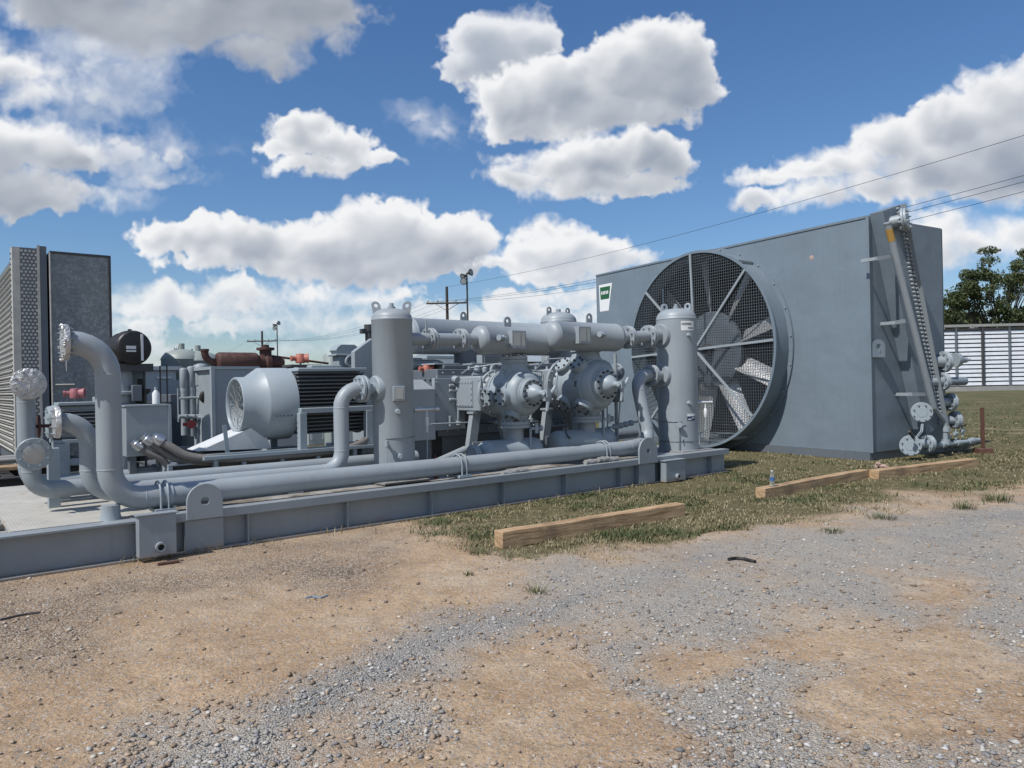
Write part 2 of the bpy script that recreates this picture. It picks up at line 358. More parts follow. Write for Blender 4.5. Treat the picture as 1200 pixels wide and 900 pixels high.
# ---------------------------------------------------------------- sky: Nishita plus a cumulus field laid out by direction
AZ0, AZ1, EL0, EL1 = -45.0, 45.0, -2.0, 62.0
IW, IH = 1620, 1152
def blur(a, r):
    """separable box blur, twice, edges clamped"""
    for _ in range(2):
        for ax in (0, 1):
            p = np.pad(a, [(r+1, r) if i == ax else (0, 0) for i in (0, 1)], mode='edge'); c = np.cumsum(p, axis=ax)
            a = (c[2*r+1:] - c[:-2*r-1])/(2*r+1) if ax == 0 else (c[:, 2*r+1:] - c[:, :-2*r-1])/(2*r+1)
    return a
def cloud_array():
    az = np.radians(AZ0 + (np.arange(IW)+.5)/IW*(AZ1-AZ0))[None, :]; el = np.radians(EL0 + (np.arange(IH)+.5)/IH*(EL1-EL0))[::-1][:, None]
    X = np.tan(az)*np.ones_like(el); Z = np.tan(el)/np.cos(az)
    u = 600+FOC*(X*math.cos(ROLL)-Z*math.sin(ROLL)); v = 450-FOC*(X*math.sin(ROLL)+Z*math.cos(ROLL))
    rgb = np.zeros((IH, IW, 3), np.float32); alpha = np.zeros((IH, IW), np.float32)
    wx = (fbm(u/80, v/80, 5, 3, .6)-.5)*60; wy = (fbm(u/80, v/80, 5, 9, .6)-.5)*46
    wx2 = (fbm(u/15, v/15, 3, 23)-.5)*11; wy2 = (fbm(u/15, v/15, 3, 29)-.5)*11
    U_ = u+wx+wx2; V_ = v+wy+wy2
    def puffs(sc_, seed, n=4):
        s = 0; a = 1; t = 0; x = (u+.6*wx+wx2)/sc_; y = (v+.6*wy+wy2)/sc_
        for i in range(n):
            q = vnoise(x, y, seed+i*7); s = s + a*(1-np.abs(2*q-1)); t += a; a *= .5; x, y = x*1.9*.8-y*1.9*.6+3.1, x*1.9*.6+y*1.9*.8+5.7
        return s/t
    BIL = puffs(52, 41); BIL2 = puffs(22, 67, 3); FINE = fbm(u/7, v/7, 4, 77, .6); BROAD = fbm(u/90, v/50, 4, 5); WI = fbm(u/26, v/20, 4, 91, .6)
    def W(blobs, edge=5.0, wisp=0.0, gray=(.30, .325, .365), amp=.55, k=34.0, opa=1.0, top=(.87, .88, .90), dens=1.0):
        m = 70; bx0 = min(b[0]-b[2] for b in blobs)-m; bx1 = max(b[0]+b[2] for b in blobs)+m; by0 = min(b[1]-b[3] for b in blobs)-m; by1 = max(b[1]+b[3] for b in blobs)+m
        ok = (u > bx0) & (u < bx1) & (v > by0) & (v < by1); rr = np.where(ok.any(1))[0]; cc = np.where(ok.any(0))[0]
        if not len(rr): return
        sl = (slice(rr[0], rr[-1]+1), slice(cc[0], cc[-1]+1)); U = U_[sl]; Vv = V_[sl]; bil = BIL[sl]; bil2 = BIL2[sl]; fine = FINE[sl]; broad = BROAD[sl]
        B = np.full(U.shape, -1e3); vs_ = v[sl]
        for cx, cy, rx, ry in blobs:
            q = 1-np.sqrt(((U-cx)/rx)**2+((Vv-cy)/np.where(Vv > cy, ry*.8, ry))**2); B = np.maximum(B, q*min(rx, ry*1.3))
        sz = np.mean([min(b[2], b[3]) for b in blobs])
        D = B + amp*sz*(bil-.62)*1.1 + (bil2-.6)*amp*20 + (fine-.5)*9
        soft = sstep(.35, .75, broad)*1.0
        e = edge*(.9+2.0*soft) + wisp*40*sstep(.3, .7, WI[sl])
        a = (sstep(-e*.55, e, D)**.9)*opa
        pos = np.clip(D/45, 0, 1)**.8*a; T = np.zeros_like(D); acc = np.zeros(D.shape[1])
        for r in range(D.shape[0]):
            acc = acc*.962 + pos[r]; acc = .55*acc + .2*np.roll(acc, 1)+.25*np.roll(acc, 2); T[r] = acc
        T = blur(T, 3)
        light = 1/(1+(T/(k*.30)*dens)**2.4); rim = 1-sstep(2, 26, blur(D, 2))
        hgt = np.sqrt(np.clip(D, 0, 300)+1)*2.2 + bil*16 + bil2*6
        h1 = blur(hgt, 2); gy, gx = np.gradient(h1); h2 = blur(hgt, 7); gy2, gx2 = np.gradient(h2)
        rel = np.tanh((gy*.75+gx*.35)*.7)*.5 + np.tanh((gy2+gx2*.5)*1.6)*.5
        thin = sstep(0, 20, D)
        s = light*.66 + .14 + rel*(.08+.26*light) + rim*(.08+.20*light) + (blur(bil, 3)-.6)*.75*(.25+light) + (broad-.5)*.35
        s = np.clip(s, 0, 1.04)[..., None]
        c = np.array(gray)*np.array((.90, .99, 1.12))*(1-s) + np.array(top)*s; A = a[..., None]
        rgb[sl] = rgb[sl]*(1-A) + c*A; alpha[sl] = alpha[sl]*(1-a)+a
    # far bank along the horizon
    W([(60, 456, 160, 12), (330, 450, 120, 9), (470, 436, 90, 10), (640, 440, 100, 14), (-200, 440, 200, 30), (1150, 400, 120, 30), (1300, 400, 160, 40)], 9, .6, gray=(.42, .50, .58), top=(.70, .75, .80), opa=.45, amp=1.1)
    W([(160, 402, 40, 13), (290, 378, 60, 12), (350, 374, 34, 10), (140, 385, 26, 9)], 7, .4, gray=(.42, .46, .52), top=(.78, .81, .84), opa=.85, amp=.9)
    W([(440, 404, 60, 12), (240, 424, 70, 8), (360, 410, 40, 7), (180, 426, 50, 7)], 7, .5, gray=(.46, .51, .57), top=(.76, .80, .84), opa=.7, amp=.9)
    W([(490, 372, 46, 14), (425, 372, 46, 12), (545, 384, 40, 16), (600, 398, 44, 9)], 7, .4, gray=(.42, .46, .52), top=(.78, .81, .84), opa=.85, amp=.8)
    W([(605, 360, 34, 22), (640, 372, 50, 14), (685, 352, 52, 14), (660, 376, 60, 12), (590, 382, 40, 10), (720, 372, 30, 14)], 6, .3, gray=(.44, .48, .53), top=(.82, .84, .87), opa=.95)
    W([(660, 327, 26, 8), (640, 326, 16, 6)], 6, .5, gray=(.5, .53, .57), opa=.85)
    W([(180, 350, 60, 20), (240, 357, 74, 15), (290, 347, 40, 18), (155, 372, 36, 10)], 6, .35, gray=(.40, .43, .49), top=(.84, .86, .88))
    W([(372, 342, 34, 13), (430, 347, 50, 10)], 6, .3, gray=(.38, .41, .46))
    # long cumulus bank
    W([(190, 283, 38, 22), (240, 288, 60, 26), (310, 290, 80, 34), (380, 290, 80, 38), (450, 278, 70, 44), (520, 288, 55, 42), (552, 300, 32, 34), (430, 312, 120, 26), (340, 312, 110, 18), (250, 308, 70, 12), (556, 318, 30, 14)], 4, .1, gray=(.30, .325, .37), k=40)
    W([(625, 268, 32, 16), (655, 270, 22, 14), (612, 275, 20, 10)], 4, .1)
    W([(620, 296, 34, 20), (665, 298, 48, 26), (715, 304, 40, 22), (745, 308, 26, 14), (650, 322, 60, 14), (700, 322, 50, 12), (600, 312, 40, 14)], 4, .15, gray=(.36, .39, .44))
    # centre tall pair
    W([(562, 50, 44, 34), (612, 48, 38, 34), (588, 80, 56, 38), (545, 85, 30, 30)], 5, .2, top=(.80, .82, .86), gray=(.32, .35, .40), k=30)
    W([(600, 120, 60, 38), (660, 100, 80, 42), (730, 78, 70, 46), (780, 70, 62, 52), (800, 100, 50, 40), (700, 130, 110, 32), (610, 145, 60, 18), (765, 45, 40, 28), (740, 130, 90, 26)], 4, .1, k=36, gray=(.30, .325, .365))
    W([(600, 178, 36, 10), (640, 190, 60, 22), (700, 182, 70, 30), (760, 178, 56, 30), (790, 190, 30, 28), (680, 212, 80, 20), (600, 205, 48, 22), (740, 215, 70, 18)], 4, .15, gray=(.30, .325, .365), k=30)
    # small ones
    W([(350, 155, 44, 24), (395, 168, 44, 24), (330, 172, 34, 14), (375, 190, 60, 16), (440, 182, 22, 12), (368, 145, 30, 16)], 4, .15, k=36)
    W([(485, 137, 16, 10), (500, 152, 16, 12), (518, 142, 9, 8)], 10, .8, opa=.55)
    W([(890, 236, 26, 16)], 4, .2, opa=.95, amp=.3)
    W([(262, 178, 16, 8)], 9, .9, opa=.10)
    # right big bank
    W([(900, 208, 40, 12), (950, 202, 50, 20), (1000, 190, 60, 26), (1060, 168, 60, 34), (1120, 140, 60, 40), (1180, 125, 60, 50), (1250, 110, 80, 60), (960, 235, 50, 22), (1030, 225, 90, 26), (1120, 200, 110, 44), (1200, 180, 90, 60)], 5, .3, gray=(.30, .325, .37), k=46)
    W([(1190, 88, 24, 16), (1230, 80, 40, 26)], 7, .5, gray=(.45, .48, .53))
    W([(1110, 270, 50, 20), (1140, 290, 60, 24), (1190, 275, 50, 26), (1100, 310, 60, 22), (1250, 285, 70, 40)], 6, .3, gray=(.42, .45, .50), k=46)
    # left sheets
    W([(0, 90, 60, 22), (30, 112, 40, 16), (-50, 80, 70, 50)], 7, .4, gray=(.34, .37, .42), k=40)
    W([(100, 60, 60, 26), (140, 85, 60, 26), (120, 110, 50, 18), (160, 100, 30, 12), (190, 55, 40, 16)], 12, .8, gray=(.42, .46, .52), top=(.78, .81, .86), opa=.8, amp=.9)
    W([(105, 140, 40, 18), (130, 120, 40, 20), (95, 155, 30, 14)], 10, .7, amp=.9, gray=(.45, .5, .57), top=(.66, .70, .76), opa=.6)
    W([(20, 175, 60, 28), (60, 185, 60, 28), (100, 195, 40, 26), (10, 225, 90, 34), (60, 235, 60, 22), (-40, 190, 80, 60)], 6, .3, gray=(.29, .315, .355), k=34)
    W([(140, 185, 40, 24), (160, 200, 34, 20), (200, 180, 16, 22), (175, 215, 40, 14), (130, 235, 34, 9)], 9, .7, gray=(.42, .45, .50), top=(.78, .80, .84), opa=.85)
    W([(60, 10, 70, 34), (150, 20, 90, 44), (240, 22, 100, 48), (330, 20, 80, 50), (380, 22, 56, 34), (300, 60, 60, 24), (230, 45, 80, 30), (330, 76, 24, 16), (100, -30, 160, 50), (300, -40, 180, 60), (408, 45, 16, 14)], 8, .3, gray=(.285, .30, .33), k=22, dens=1.25)
    # the sky beyond the frame
    rg = random.Random(5)
    for i in range(7):
        cx = rg.uniform(-300, 1500); cy = rg.uniform(-900, -230)
        W([(cx+rg.uniform(-90, 90), cy+rg.uniform(-30, 30), rg.uniform(50, 120), rg.uniform(30, 60)) for _ in range(4)], 6, .3)
    out = np.ones((IH, IW, 4), np.float32); out[..., :3] = rgb/np.maximum(alpha, 1e-4)[..., None]; out[..., 3] = alpha; return out
def make_clouds():
    out = cloud_array(); im = bpy.data.images.new('cloud_field', IW, IH, alpha=True, float_buffer=True); im.colorspace_settings.name = 'Non-Color'; im.alpha_mode = 'CHANNEL_PACKED'
    im.pixels.foreach_set(out[::-1].ravel()); im.update(); im.pack(); return im
SUN_DIR = Vector((-.73, -.683, 0)).normalized()*math.cos(R(53)); SUN_DIR.z = math.sin(R(53))
EXPO = 0.0
CLOUD_GAIN = 1.0
w = bpy.data.worlds.new('World'); sc.world = w; w.use_nodes = True; nt = w.node_tree; nt.nodes.clear()
out = N(nt, 'ShaderNodeOutputWorld'); sky = N(nt, 'ShaderNodeTexSky'); sky.sky_type = 'NISHITA'; sky.sun_disc = False
sky.sun_elevation = R(53); sky.sun_rotation = math.atan2(SUN_DIR.x, SUN_DIR.y); sky.air_density = 1.0; sky.dust_density = .4; sky.ozone_density = 2.5; sky.altitude = 0
tc = N(nt, 'ShaderNodeTexCoord'); sx = N(nt, 'ShaderNodeSeparateXYZ'); L(nt, tc.outputs['Generated'], sx.inputs[0])
tint = ramp(nt, sx.outputs[2], [(0, (.88, .92, 1.0)), (.20, (.74, .94, 1.12)), (.45, (.66, .94, 1.20))])
bg = N(nt, 'ShaderNodeBackground', Strength=.1); L(nt, mixc(nt, 1.0, sky.outputs[0], tint, 'MULTIPLY'), bg.inputs[0])
azn = math_(nt, 'ARCTAN2', sx.outputs[0], sx.outputs[1]); eln = math_(nt, 'ARCSINE', sx.outputs[2])
uu = math_(nt, 'MULTIPLY_ADD', azn, 1/R(AZ1-AZ0), -AZ0/(AZ1-AZ0)); vv = math_(nt, 'MULTIPLY_ADD', eln, 1/R(EL1-EL0), -EL0/(EL1-EL0))
cx = N(nt, 'ShaderNodeCombineXYZ'); L(nt, uu, cx.inputs[0]); L(nt, vv, cx.inputs[1])
im = N(nt, 'ShaderNodeTexImage'); im.image = make_clouds(); im.extension = 'MIRROR'; im.interpolation = 'Cubic'; L(nt, cx.outputs[0], im.inputs[0])
bc = N(nt, 'ShaderNodeBackground', Strength=CLOUD_GAIN); L(nt, im.outputs[0], bc.inputs[0])
mx = N(nt, 'ShaderNodeMixShader'); L(nt, im.outputs[1], mx.inputs[0]); L(nt, bg.outputs[0], mx.inputs[1]); L(nt, bc.outputs[0], mx.inputs[2]); L(nt, mx.outputs[0], out.inputs[0])
sl = bpy.data.lights.new('sun', 'SUN'); sl.energy = 4.6; sl.angle = R(.53); sl.color = (1, .955, .90)
so = bpy.data.objects.new('sun', sl); COL.objects.link(so); so.rotation_euler = (-SUN_DIR).to_track_quat('-Z', 'Y').to_euler(); so.location = SUN_DIR*60
cam = bpy.data.cameras.new('camera'); cam.sensor_width = 36; cam.lens = 36*FOC/1200; cam.clip_start = .05; cam.clip_end = 6000
co = bpy.data.objects.new('camera', cam); COL.objects.link(co); co.location = (0, 0, EYE)
co.rotation_mode = 'QUATERNION'
right = Vector((math.cos(ROLL), 0, -math.sin(ROLL))); upv = Vector((math.sin(ROLL), 0, math.cos(ROLL)))
co.rotation_quaternion = Matrix((right, upv, Vector((0, -1, 0)))).transposed().to_quaternion()
sc.camera = co
sc.view_settings.view_transform = 'Standard'; sc.view_settings.look = 'None'; sc.view_settings.exposure = EXPO; sc.view_settings.gamma = 1; sc.view_settings.use_curve_mapping = False
sc.cycles.max_bounces = 5; sc.cycles.diffuse_bounces = 2; sc.cycles.glossy_bounces = 2; sc.cycles.transmission_bounces = 4; sc.cycles.transparent_max_bounces = 6
# ---------------------------------------------------------------- the ground
def ell(u, v, l, soft=.35):
    s = np.zeros_like(u)
    for cx, cy, rx, ry in l:
        q = 1-np.sqrt(((u-cx)/rx)**2+((v-cy)/ry)**2); s = np.maximum(s, np.clip(q/soft, 0, 1))
    return s
def band(u, v, pts, half, soft=12):
    """distance band round a polyline given in the survey picture"""
    s = np.full(u.shape, 1e9)
    for (x0, y0, h0), (x1, y1, h1) in zip(pts[:-1], pts[1:]):
        dx, dy = x1-x0, y1-y0; t = np.clip(((u-x0)*dx+(v-y0)*dy)/(dx*dx+dy*dy), 0, 1)
        s = np.minimum(s, np.hypot(u-x0-t*dx, (v-y0-t*dy)*1.25)-(h0+(h1-h0)*t))
    return np.clip(.5-s/(2*soft)*half, 0, 1)
def masks(x, y):
    yy = np.maximum(y, .6); u, v = project(x, yy, 0*x)
    wu = (fbm(x*1.1, y*1.1, 4, 31)-.5); wv = (fbm(x*1.1, y*1.1, 4, 37)-.5); U = u+wu*130; Vq = v+wv*60
    near = sstep(.7, 1.6, y)
    gravel = band(U, Vq, [(180, 940, 60), (330, 860, 34), (440, 795, 34), (560, 735, 36), (690, 685, 32), (860, 655, 30), (1010, 622, 30), (1240, 612, 34)], 1, 34)
    lite = ell(U, Vq, [(860, 870, 260, 130), (820, 710, 240, 70), (1010, 700, 180, 80), (1120, 660, 200, 70), (760, 770, 140, 60), (1180, 870, 130, 120), (270, 900, 180, 80), (1010, 650, 300, 50), (690, 670, 160, 34), (880, 800, 170, 80), (1190, 730, 110, 90), (480, 850, 120, 60), (1050, 880, 120, 70)], .9)
    dirt_p = ell(U, Vq, [(640, 820, 150, 70), (560, 880, 140, 60), (740, 870, 110, 50), (800, 770, 90, 24), (960, 740, 130, 34), (1100, 780, 120, 50), (1080, 690, 70, 26), (1020, 830, 110, 50), (1180, 830, 60, 40)], .6)
    gray = np.clip(np.maximum(gravel*.95, np.clip(lite*1.1, 0, .80)) - dirt_p*.60, 0, 1)*.92 + .03
    gray = np.maximum(gray, .45*(1-near))
    brown = np.clip(.8*band(U, Vq, [(-60, 720, 46), (120, 690, 40), (300, 655, 30), (440, 640, 26)], 1, 60) + ell(U, Vq, [(40, 760, 130, 60), (380, 670, 90, 30)], .8)*.35, 0, 1)
    edge = np.interp(u, [-400, 440, 500, 560, 640, 760, 840, 900, 960, 1010, 1100, 1200, 1400], [600, 612, 640, 648, 652, 640, 628, 618, 606, 592, 582, 572, 570])
    grass = 1-sstep(-24, 16, (v+wv*34)-edge); grass = grass*sstep(370, 640, u+wu*180)
    uu_, vv_ = x*.86+y*.5, -x*.5+y*.86; rut = np.maximum(np.exp(-((vv_-2.2+.3*np.sin(uu_*.4))/.20)**2), np.exp(-((vv_-.6+.25*np.sin(uu_*.4))/.20)**2)); rut = rut*np.clip(.4+(fbm(x*1.5, y*1.5, 3, 13)-.35)*2.5, 0, 1)*(x > -2.5)
    gray = gray*(1-.35*rut); lite = np.maximum(lite, rut)
    back = sstep(14.5, 17, y+.35*x*(x < 0)); grass = np.maximum(grass, np.where(u < 520, sstep(9.5, 11, y-x*.25), 0))
    bare = ell(U, Vq, [(1180, 492, 140, 7), (830, 632, 60, 12), (1000, 478, 300, 5)], .6)
    grass = np.clip(grass-bare*.9, 0, 1)*1.0
    return gray*(1-grass*.85), grass, brown*(1-grass), np.clip(lite*1.5-gravel*.55+.25, 0, 1)
def gh(x, y):
    near = np.exp(-np.maximum(np.hypot(x, y)-14, 0)/10)
    h = (fbm(x*.55, y*.55, 3, 51)-.5)*.07 + (fbm(x*2.6, y*2.6, 4, 57)-.5)*.05*near + (fbm(x*11, y*11, 3, 63)-.5)*.016*near
    # wheel ruts
    uu_, vv_ = x*.86+y*.5, -x*.5+y*.86
    h = h - .018*np.exp(-((vv_-2.2+.3*np.sin(uu_*.4))/.22)**2)*near - .016*np.exp(-((vv_-.6+.25*np.sin(uu_*.4))/.22)**2)*near
    q = SK.o; sx_ = (x-q.x)*SK.x.x+(y-q.y)*SK.x.y; ty_ = (x-q.x)*SK.y.x+(y-q.y)*SK.y.y
    under = sstep(-1.0, -.2, ty_)
    qc = CO.o; cx_ = (x-qc.x)*CO.x.x+(y-qc.y)*CO.x.y; cy_ = (x-qc.x)*CO.y.x+(y-qc.y)*CO.y.y
    u2 = sstep(-2.5, -.8, cy_)*(1-sstep(.3, 1.2, cx_))
    h = h*(1-.9*np.maximum(under, u2)) - .004*under
    return h
def axis(a, b, step, far, k=1.13):
    v = list(np.arange(a, b, step)); st = step; x = v[-1]
    hi = []
    while x < far: st *= k; x += st; hi.append(x)
    st = step; x = a; lo = []
    while x > -far: st *= k; x -= st; lo.append(x)
    return np.array(lo[::-1]+v+hi)
gx_ = axis(-7, 11, .045, 3000); gy_ = axis(1.6, 16, .045, 3000)
XX, YY = np.meshgrid(gx_, gy_); nx, ny = len(gx_), len(gy_)
gr, gg, gb, gdst = masks(XX.ravel(), YY.ravel())
ZZ = gh(XX, YY).ravel()
me = bpy.data.meshes.new('ground'); nv = nx*ny
me.vertices.add(nv); me.vertices.foreach_set('co', np.stack([XX.ravel(), YY.ravel(), ZZ], 1).astype(np.float32).ravel())
ii = (np.arange(ny-1)[:, None]*nx + np.arange(nx-1)[None, :]).ravel(); quads = np.stack([ii, ii+1, ii+nx+1, ii+nx], 1)
me.loops.add(quads.size); me.loops.foreach_set('vertex_index', quads.ravel().astype(np.int32))
me.polygons.add(len(quads)); me.polygons.foreach_set('loop_start', (np.arange(len(quads))*4).astype(np.int32)); me.polygons.foreach_set('use_smooth', np.ones(len(quads), bool)); me.update(calc_edges=True)
at = me.color_attributes.new('mask', 'FLOAT_COLOR', 'POINT'); at.data.foreach_set('color', np.stack([gr, gg, gb, gdst], 1).astype(np.float32).ravel())
def m_ground():
    m, nt, b = nmat('yard ground'); v = coords(nt); a = nt.nodes.new('ShaderNodeAttribute'); a.attribute_name = 'mask'
    sp = nt.nodes.new('ShaderNodeSeparateColor'); L(nt, a.outputs['Color'], sp.inputs[0])
    n1 = noise(nt, v, 1.1, 6, .62); n2 = noise(nt, v, 7, 6, .7); n3 = noise(nt, v, 45, 5, .7)
    dirt = ramp(nt, n1, [(.3, (.40, .275, .170)), (.52, (.49, .365, .245)), (.72, (.55, .46, .345))])
    dirt = mixc(nt, .75, dirt, ramp(nt, n2, [(.3, (.36, .34, .32)), (.55, (.52, .51, .5)), (.72, (.64, .63, .62))]), 'OVERLAY')
    dirt = mixc(nt, .5, dirt, ramp(nt, n3, [(.32, (.22, .21, .20)), (.68, (.72, .71, .7))]), 'OVERLAY')
    dirt = mixc(nt, .6, dirt, ramp(nt, noise(nt, v, 170, 3, .8), [(.3, (.25, .24, .23)), (.7, (.70, .70, .69))]), 'OVERLAY')
    def stones(scale, c0, c1, c2, f0=.06):
        vo = N(nt, 'ShaderNodeTexVoronoi', Scale=scale); L(nt, mixc(nt, .02, v, noise(nt, v, 30, 2, .5, 1)), vo.inputs['Vector'])
        sc_ = nt.nodes.new('ShaderNodeSeparateColor'); L(nt, vo.outputs['Color'], sc_.inputs[0])
        c = ramp(nt, sc_.outputs[0], [(.05, c0), (.5, c1), (.95, c2)]); return c, vo.outputs['Distance'], sc_.outputs[1]
    ga, gd, gk = stones(95, (.17, .168, .165), (.34, .332, .315), (.57, .55, .51)); gb_, gd2, gk2 = stones(170, (.17, .167, .163), (.33, .32, .30), (.50, .48, .44))
    grav = mixc(nt, ramp(nt, n2, [(.42, (0, 0, 0)), (.56, (1, 1, 1))]), ga, gb_)
    grav = mixc(nt, ramp(nt, noise(nt, v, .8, 5, .65), [(.34, (0, 0, 0)), (.62, (.75, .75, .75))]), grav, (.47, .44, .39))
    grav = mixc(nt, math_(nt, 'MULTIPLY', a.outputs['Alpha'], math_(nt, 'MULTIPLY_ADD', n2, 1.1, -.05), clamp=True), grav, (.52, .475, .405))
    ba, bd, bk = stones(85, (.12, .08, .055), (.27, .195, .135), (.56, .48, .38))
    soil = ramp(nt, n2, [(.3, (.075, .070, .034)), (.55, (.145, .125, .064)), (.75, (.27, .22, .13))])
    n4 = noise(nt, v, 2.3, 6, .7)
    def fac(ch, amp=1.3, lo=.35, hi=.65):
        q = math_(nt, 'ADD', ch, math_(nt, 'MULTIPLY', math_(nt, 'ADD', math_(nt, 'ADD', math_(nt, 'ADD', math_(nt, 'MULTIPLY', n2, .40), math_(nt, 'MULTIPLY', n3, .45)), math_(nt, 'MULTIPLY', n4, .45)), -.65), amp))
        return ramp(nt, q, [(lo, (0, 0, 0)), (hi, (1, 1, 1))])
    fg = fac(sp.outputs[0], 2.2, .18, .85); fb = fac(sp.outputs[2], 2.2, .2, .85); fgr = fac(sp.outputs[1], .9, .3, .7)
    c = mixc(nt, fb, dirt, ba); c = mixc(nt, fg, c, grav)
    peb = math_(nt, 'MULTIPLY', ramp(nt, gk, [(.88, (0, 0, 0)), (.9, (1, 1, 1))]), .8); c = mixc(nt, peb, c, ga)
    c = mixc(nt, fgr, c, soil)
    # the far field turns to grazed green
    geo = nt.nodes.new('ShaderNodeNewGeometry'); ln = nt.nodes.new('ShaderNodeVectorMath'); ln.operation = 'LENGTH'; L(nt, geo.outputs['Position'], ln.inputs[0])
    mr = nt.nodes.new('ShaderNodeMapRange'); mr.inputs[1].default_value = 17; mr.inputs[2].default_value = 30; L(nt, ln.outputs['Value'], mr.inputs[0])
    farc = ramp(nt, noise(nt, v, .35, 6, .6), [(.35, (.065, .07, .028)), (.55, (.10, .10, .042)), (.62, (.17, .13, .08))]); farc = mixc(nt, .35, farc, ramp(nt, n2, [(.3, (.05, .055, .02)), (.7, (.2, .17, .1))]))
    c = mixc(nt, mr.outputs[0], c, farc)
    L(nt, c, b.inputs['Base Color']); b.inputs['Roughness'].default_value = .92; b.inputs['Specular IOR Level'].default_value = .2
    hs = math_(nt, 'MULTIPLY', math_(nt, 'SUBTRACT', .6, gd), math_(nt, 'MULTIPLY', fg, .020))
    hb = math_(nt, 'MULTIPLY', math_(nt, 'SUBTRACT', .6, bd), math_(nt, 'MULTIPLY', fb, .020))
    h = math_(nt, 'ADD', math_(nt, 'ADD', hs, hb), math_(nt, 'ADD', math_(nt, 'MULTIPLY', n2, .034), math_(nt, 'MULTIPLY', n3, .020)))
    bump(nt, b, h, 1.0); return m
me.materials.append(m_ground())
go = bpy.data.objects.new('ground', me); COL.objects.link(go); go['kind'] = 'structure'; go['label'] = 'bare orange dirt yard with grey gravel bands and dry grass'
# ---------------------------------------------------------------- scattered stones (nobody could count them)
def scatter_mesh(name, verts, faces, per, tint, mat, label, kind='stuff', smooth=False):
    me = bpy.data.meshes.new(name); me.vertices.add(len(verts)); me.vertices.foreach_set('co', verts.astype(np.float32).ravel())
    k = faces.shape[1]; me.loops.add(faces.size); me.loops.foreach_set('vertex_index', faces.ravel().astype(np.int32))
    me.polygons.add(len(faces)); me.polygons.foreach_set('loop_start', (np.arange(len(faces))*k).astype(np.int32))
    if smooth: me.polygons.foreach_set('use_smooth', np.ones(len(faces), bool))
    me.update(calc_edges=True)
    at = me.color_attributes.new('tint', 'FLOAT_COLOR', 'POINT'); at.data.foreach_set('color', np.repeat(tint, per, axis=0).astype(np.float32).ravel())
    me.materials.append(mat); o = bpy.data.objects.new(name, me); COL.objects.link(o); o['kind'] = kind; o['label'] = label; return o
def candidates(n, u0, u1, v0, v1):
    """points spread evenly over what the viewer sees, so far ground is not overfilled"""
    u = RNG.uniform(u0, u1, n); v = RNG.uniform(v0, v1, n)
    xr = (u-600)/FOC; yu = (450-v)/FOC; X = xr*math.cos(ROLL)+yu*math.sin(ROLL); Z = -xr*math.sin(ROLL)+yu*math.cos(ROLL)
    t = -EYE/Z; ok = (Z < -.005) & (t < 60) & (t > 0); return X[ok]*t[ok], t[ok]
def skid_st(x, y): return (x-SK.o.x)*SK.x.x+(y-SK.o.y)*SK.x.y, (x-SK.o.x)*SK.y.x+(y-SK.o.y)*SK.y.y
def cool_st(x, y): return (x-CO.o.x)*CO.x.x+(y-CO.o.y)*CO.x.y, (x-CO.o.x)*CO.y.x+(y-CO.o.y)*CO.y.y
def make_stones(name, n, chan, smin, smax, cols, label, u0=-150, u1=1350, v0=560, v1=1050, thr=.3):
    x, y = candidates(n, u0, u1, v0, v1); g = masks(x, y)
    keep = RNG.uniform(0, 1, len(x)) < chan(g); s_, t_ = skid_st(x, y); keep &= (t_ < -.02) | (s_ > 11.2) | (s_ < -4); x = x[keep]; y = y[keep]; n = len(x)
    P = np.array([(1,0,0),(0,1,0),(-1,0,0),(0,-1,0),(0,0,1),(.62,.62,.55),(-.62,.6,.5),(-.6,-.62,.55),(.62,-.6,.5),(0,0,-.6)], float)
    FQ = np.array([(0,5,8),(1,6,5),(2,7,6),(3,8,7),(4,8,5),(4,5,6),(4,6,7),(4,7,8),(0,1,5),(1,2,6),(2,3,7),(3,0,8),(9,1,0),(9,2,1),(9,3,2),(9,0,3)])
    sz = smin*(smax/smin)**(RNG.uniform(0, 1, n)**4.5)
    V = P[None]*(1+RNG.uniform(-.45, .45, (n, 10, 3)))*sz[:, None, None]; V[..., 0] *= RNG.uniform(.8, 1.5, (n, 1)); V[..., 2] *= RNG.uniform(.45, .85, (n, 1))
    a = RNG.uniform(0, 2*PI, n); ca, sa = np.cos(a)[:, None], np.sin(a)[:, None]
    X = V[..., 0]*ca-V[..., 1]*sa+x[:, None]; Y = V[..., 0]*sa+V[..., 1]*ca+y[:, None]; Z = V[..., 2]+(gh(x, y)+sz*.18)[:, None]
    F_ = (FQ[None]+(np.arange(n)*10)[:, None, None]).reshape(-1, 3); pal = np.array(cols); k = RNG.integers(0, len(pal), n)
    t = np.ones((n, 4)); t[:, :3] = pal[k]*RNG.uniform(.8, 1.25, (n, 1))
    return scatter_mesh(name, np.stack([X, Y, Z], -1).reshape(-1, 3), F_, 10, t, M['stone'], label)
make_stones('gravel', 120000, lambda g: np.clip(g[0]*1.1-.10, 0, 1)**1.3, .003, .017, [(.18, .183, .19), (.27, .27, .27), (.36, .358, .35), (.47, .46, .44), (.42, .39, .345), (.54, .51, .46)], 'loose blue grey gravel along the vehicle track')
make_stones('pebbles', 40000, lambda g: np.clip(g[2]*1.0-.1, 0, 1)*.8+.14*(1-g[0])*(1-g[1]), .003, .017, [(.17, .125, .09), (.29, .22, .16), (.44, .36, .27), (.58, .51, .41)], 'coarse tan and brown pebbles near the skid')
make_stones('dirt_clods', 60000, lambda g: np.clip(g[0]*(1-g[0])*4-.15, 0, 1)*(1-g[1])*.55+.05*(1-g[1]),   .003, .019, [(.26, .18, .12), (.34, .25, .17), (.42, .32, .22)], 'crumbled brown dirt clods along the edges of the gravel', v0=600)
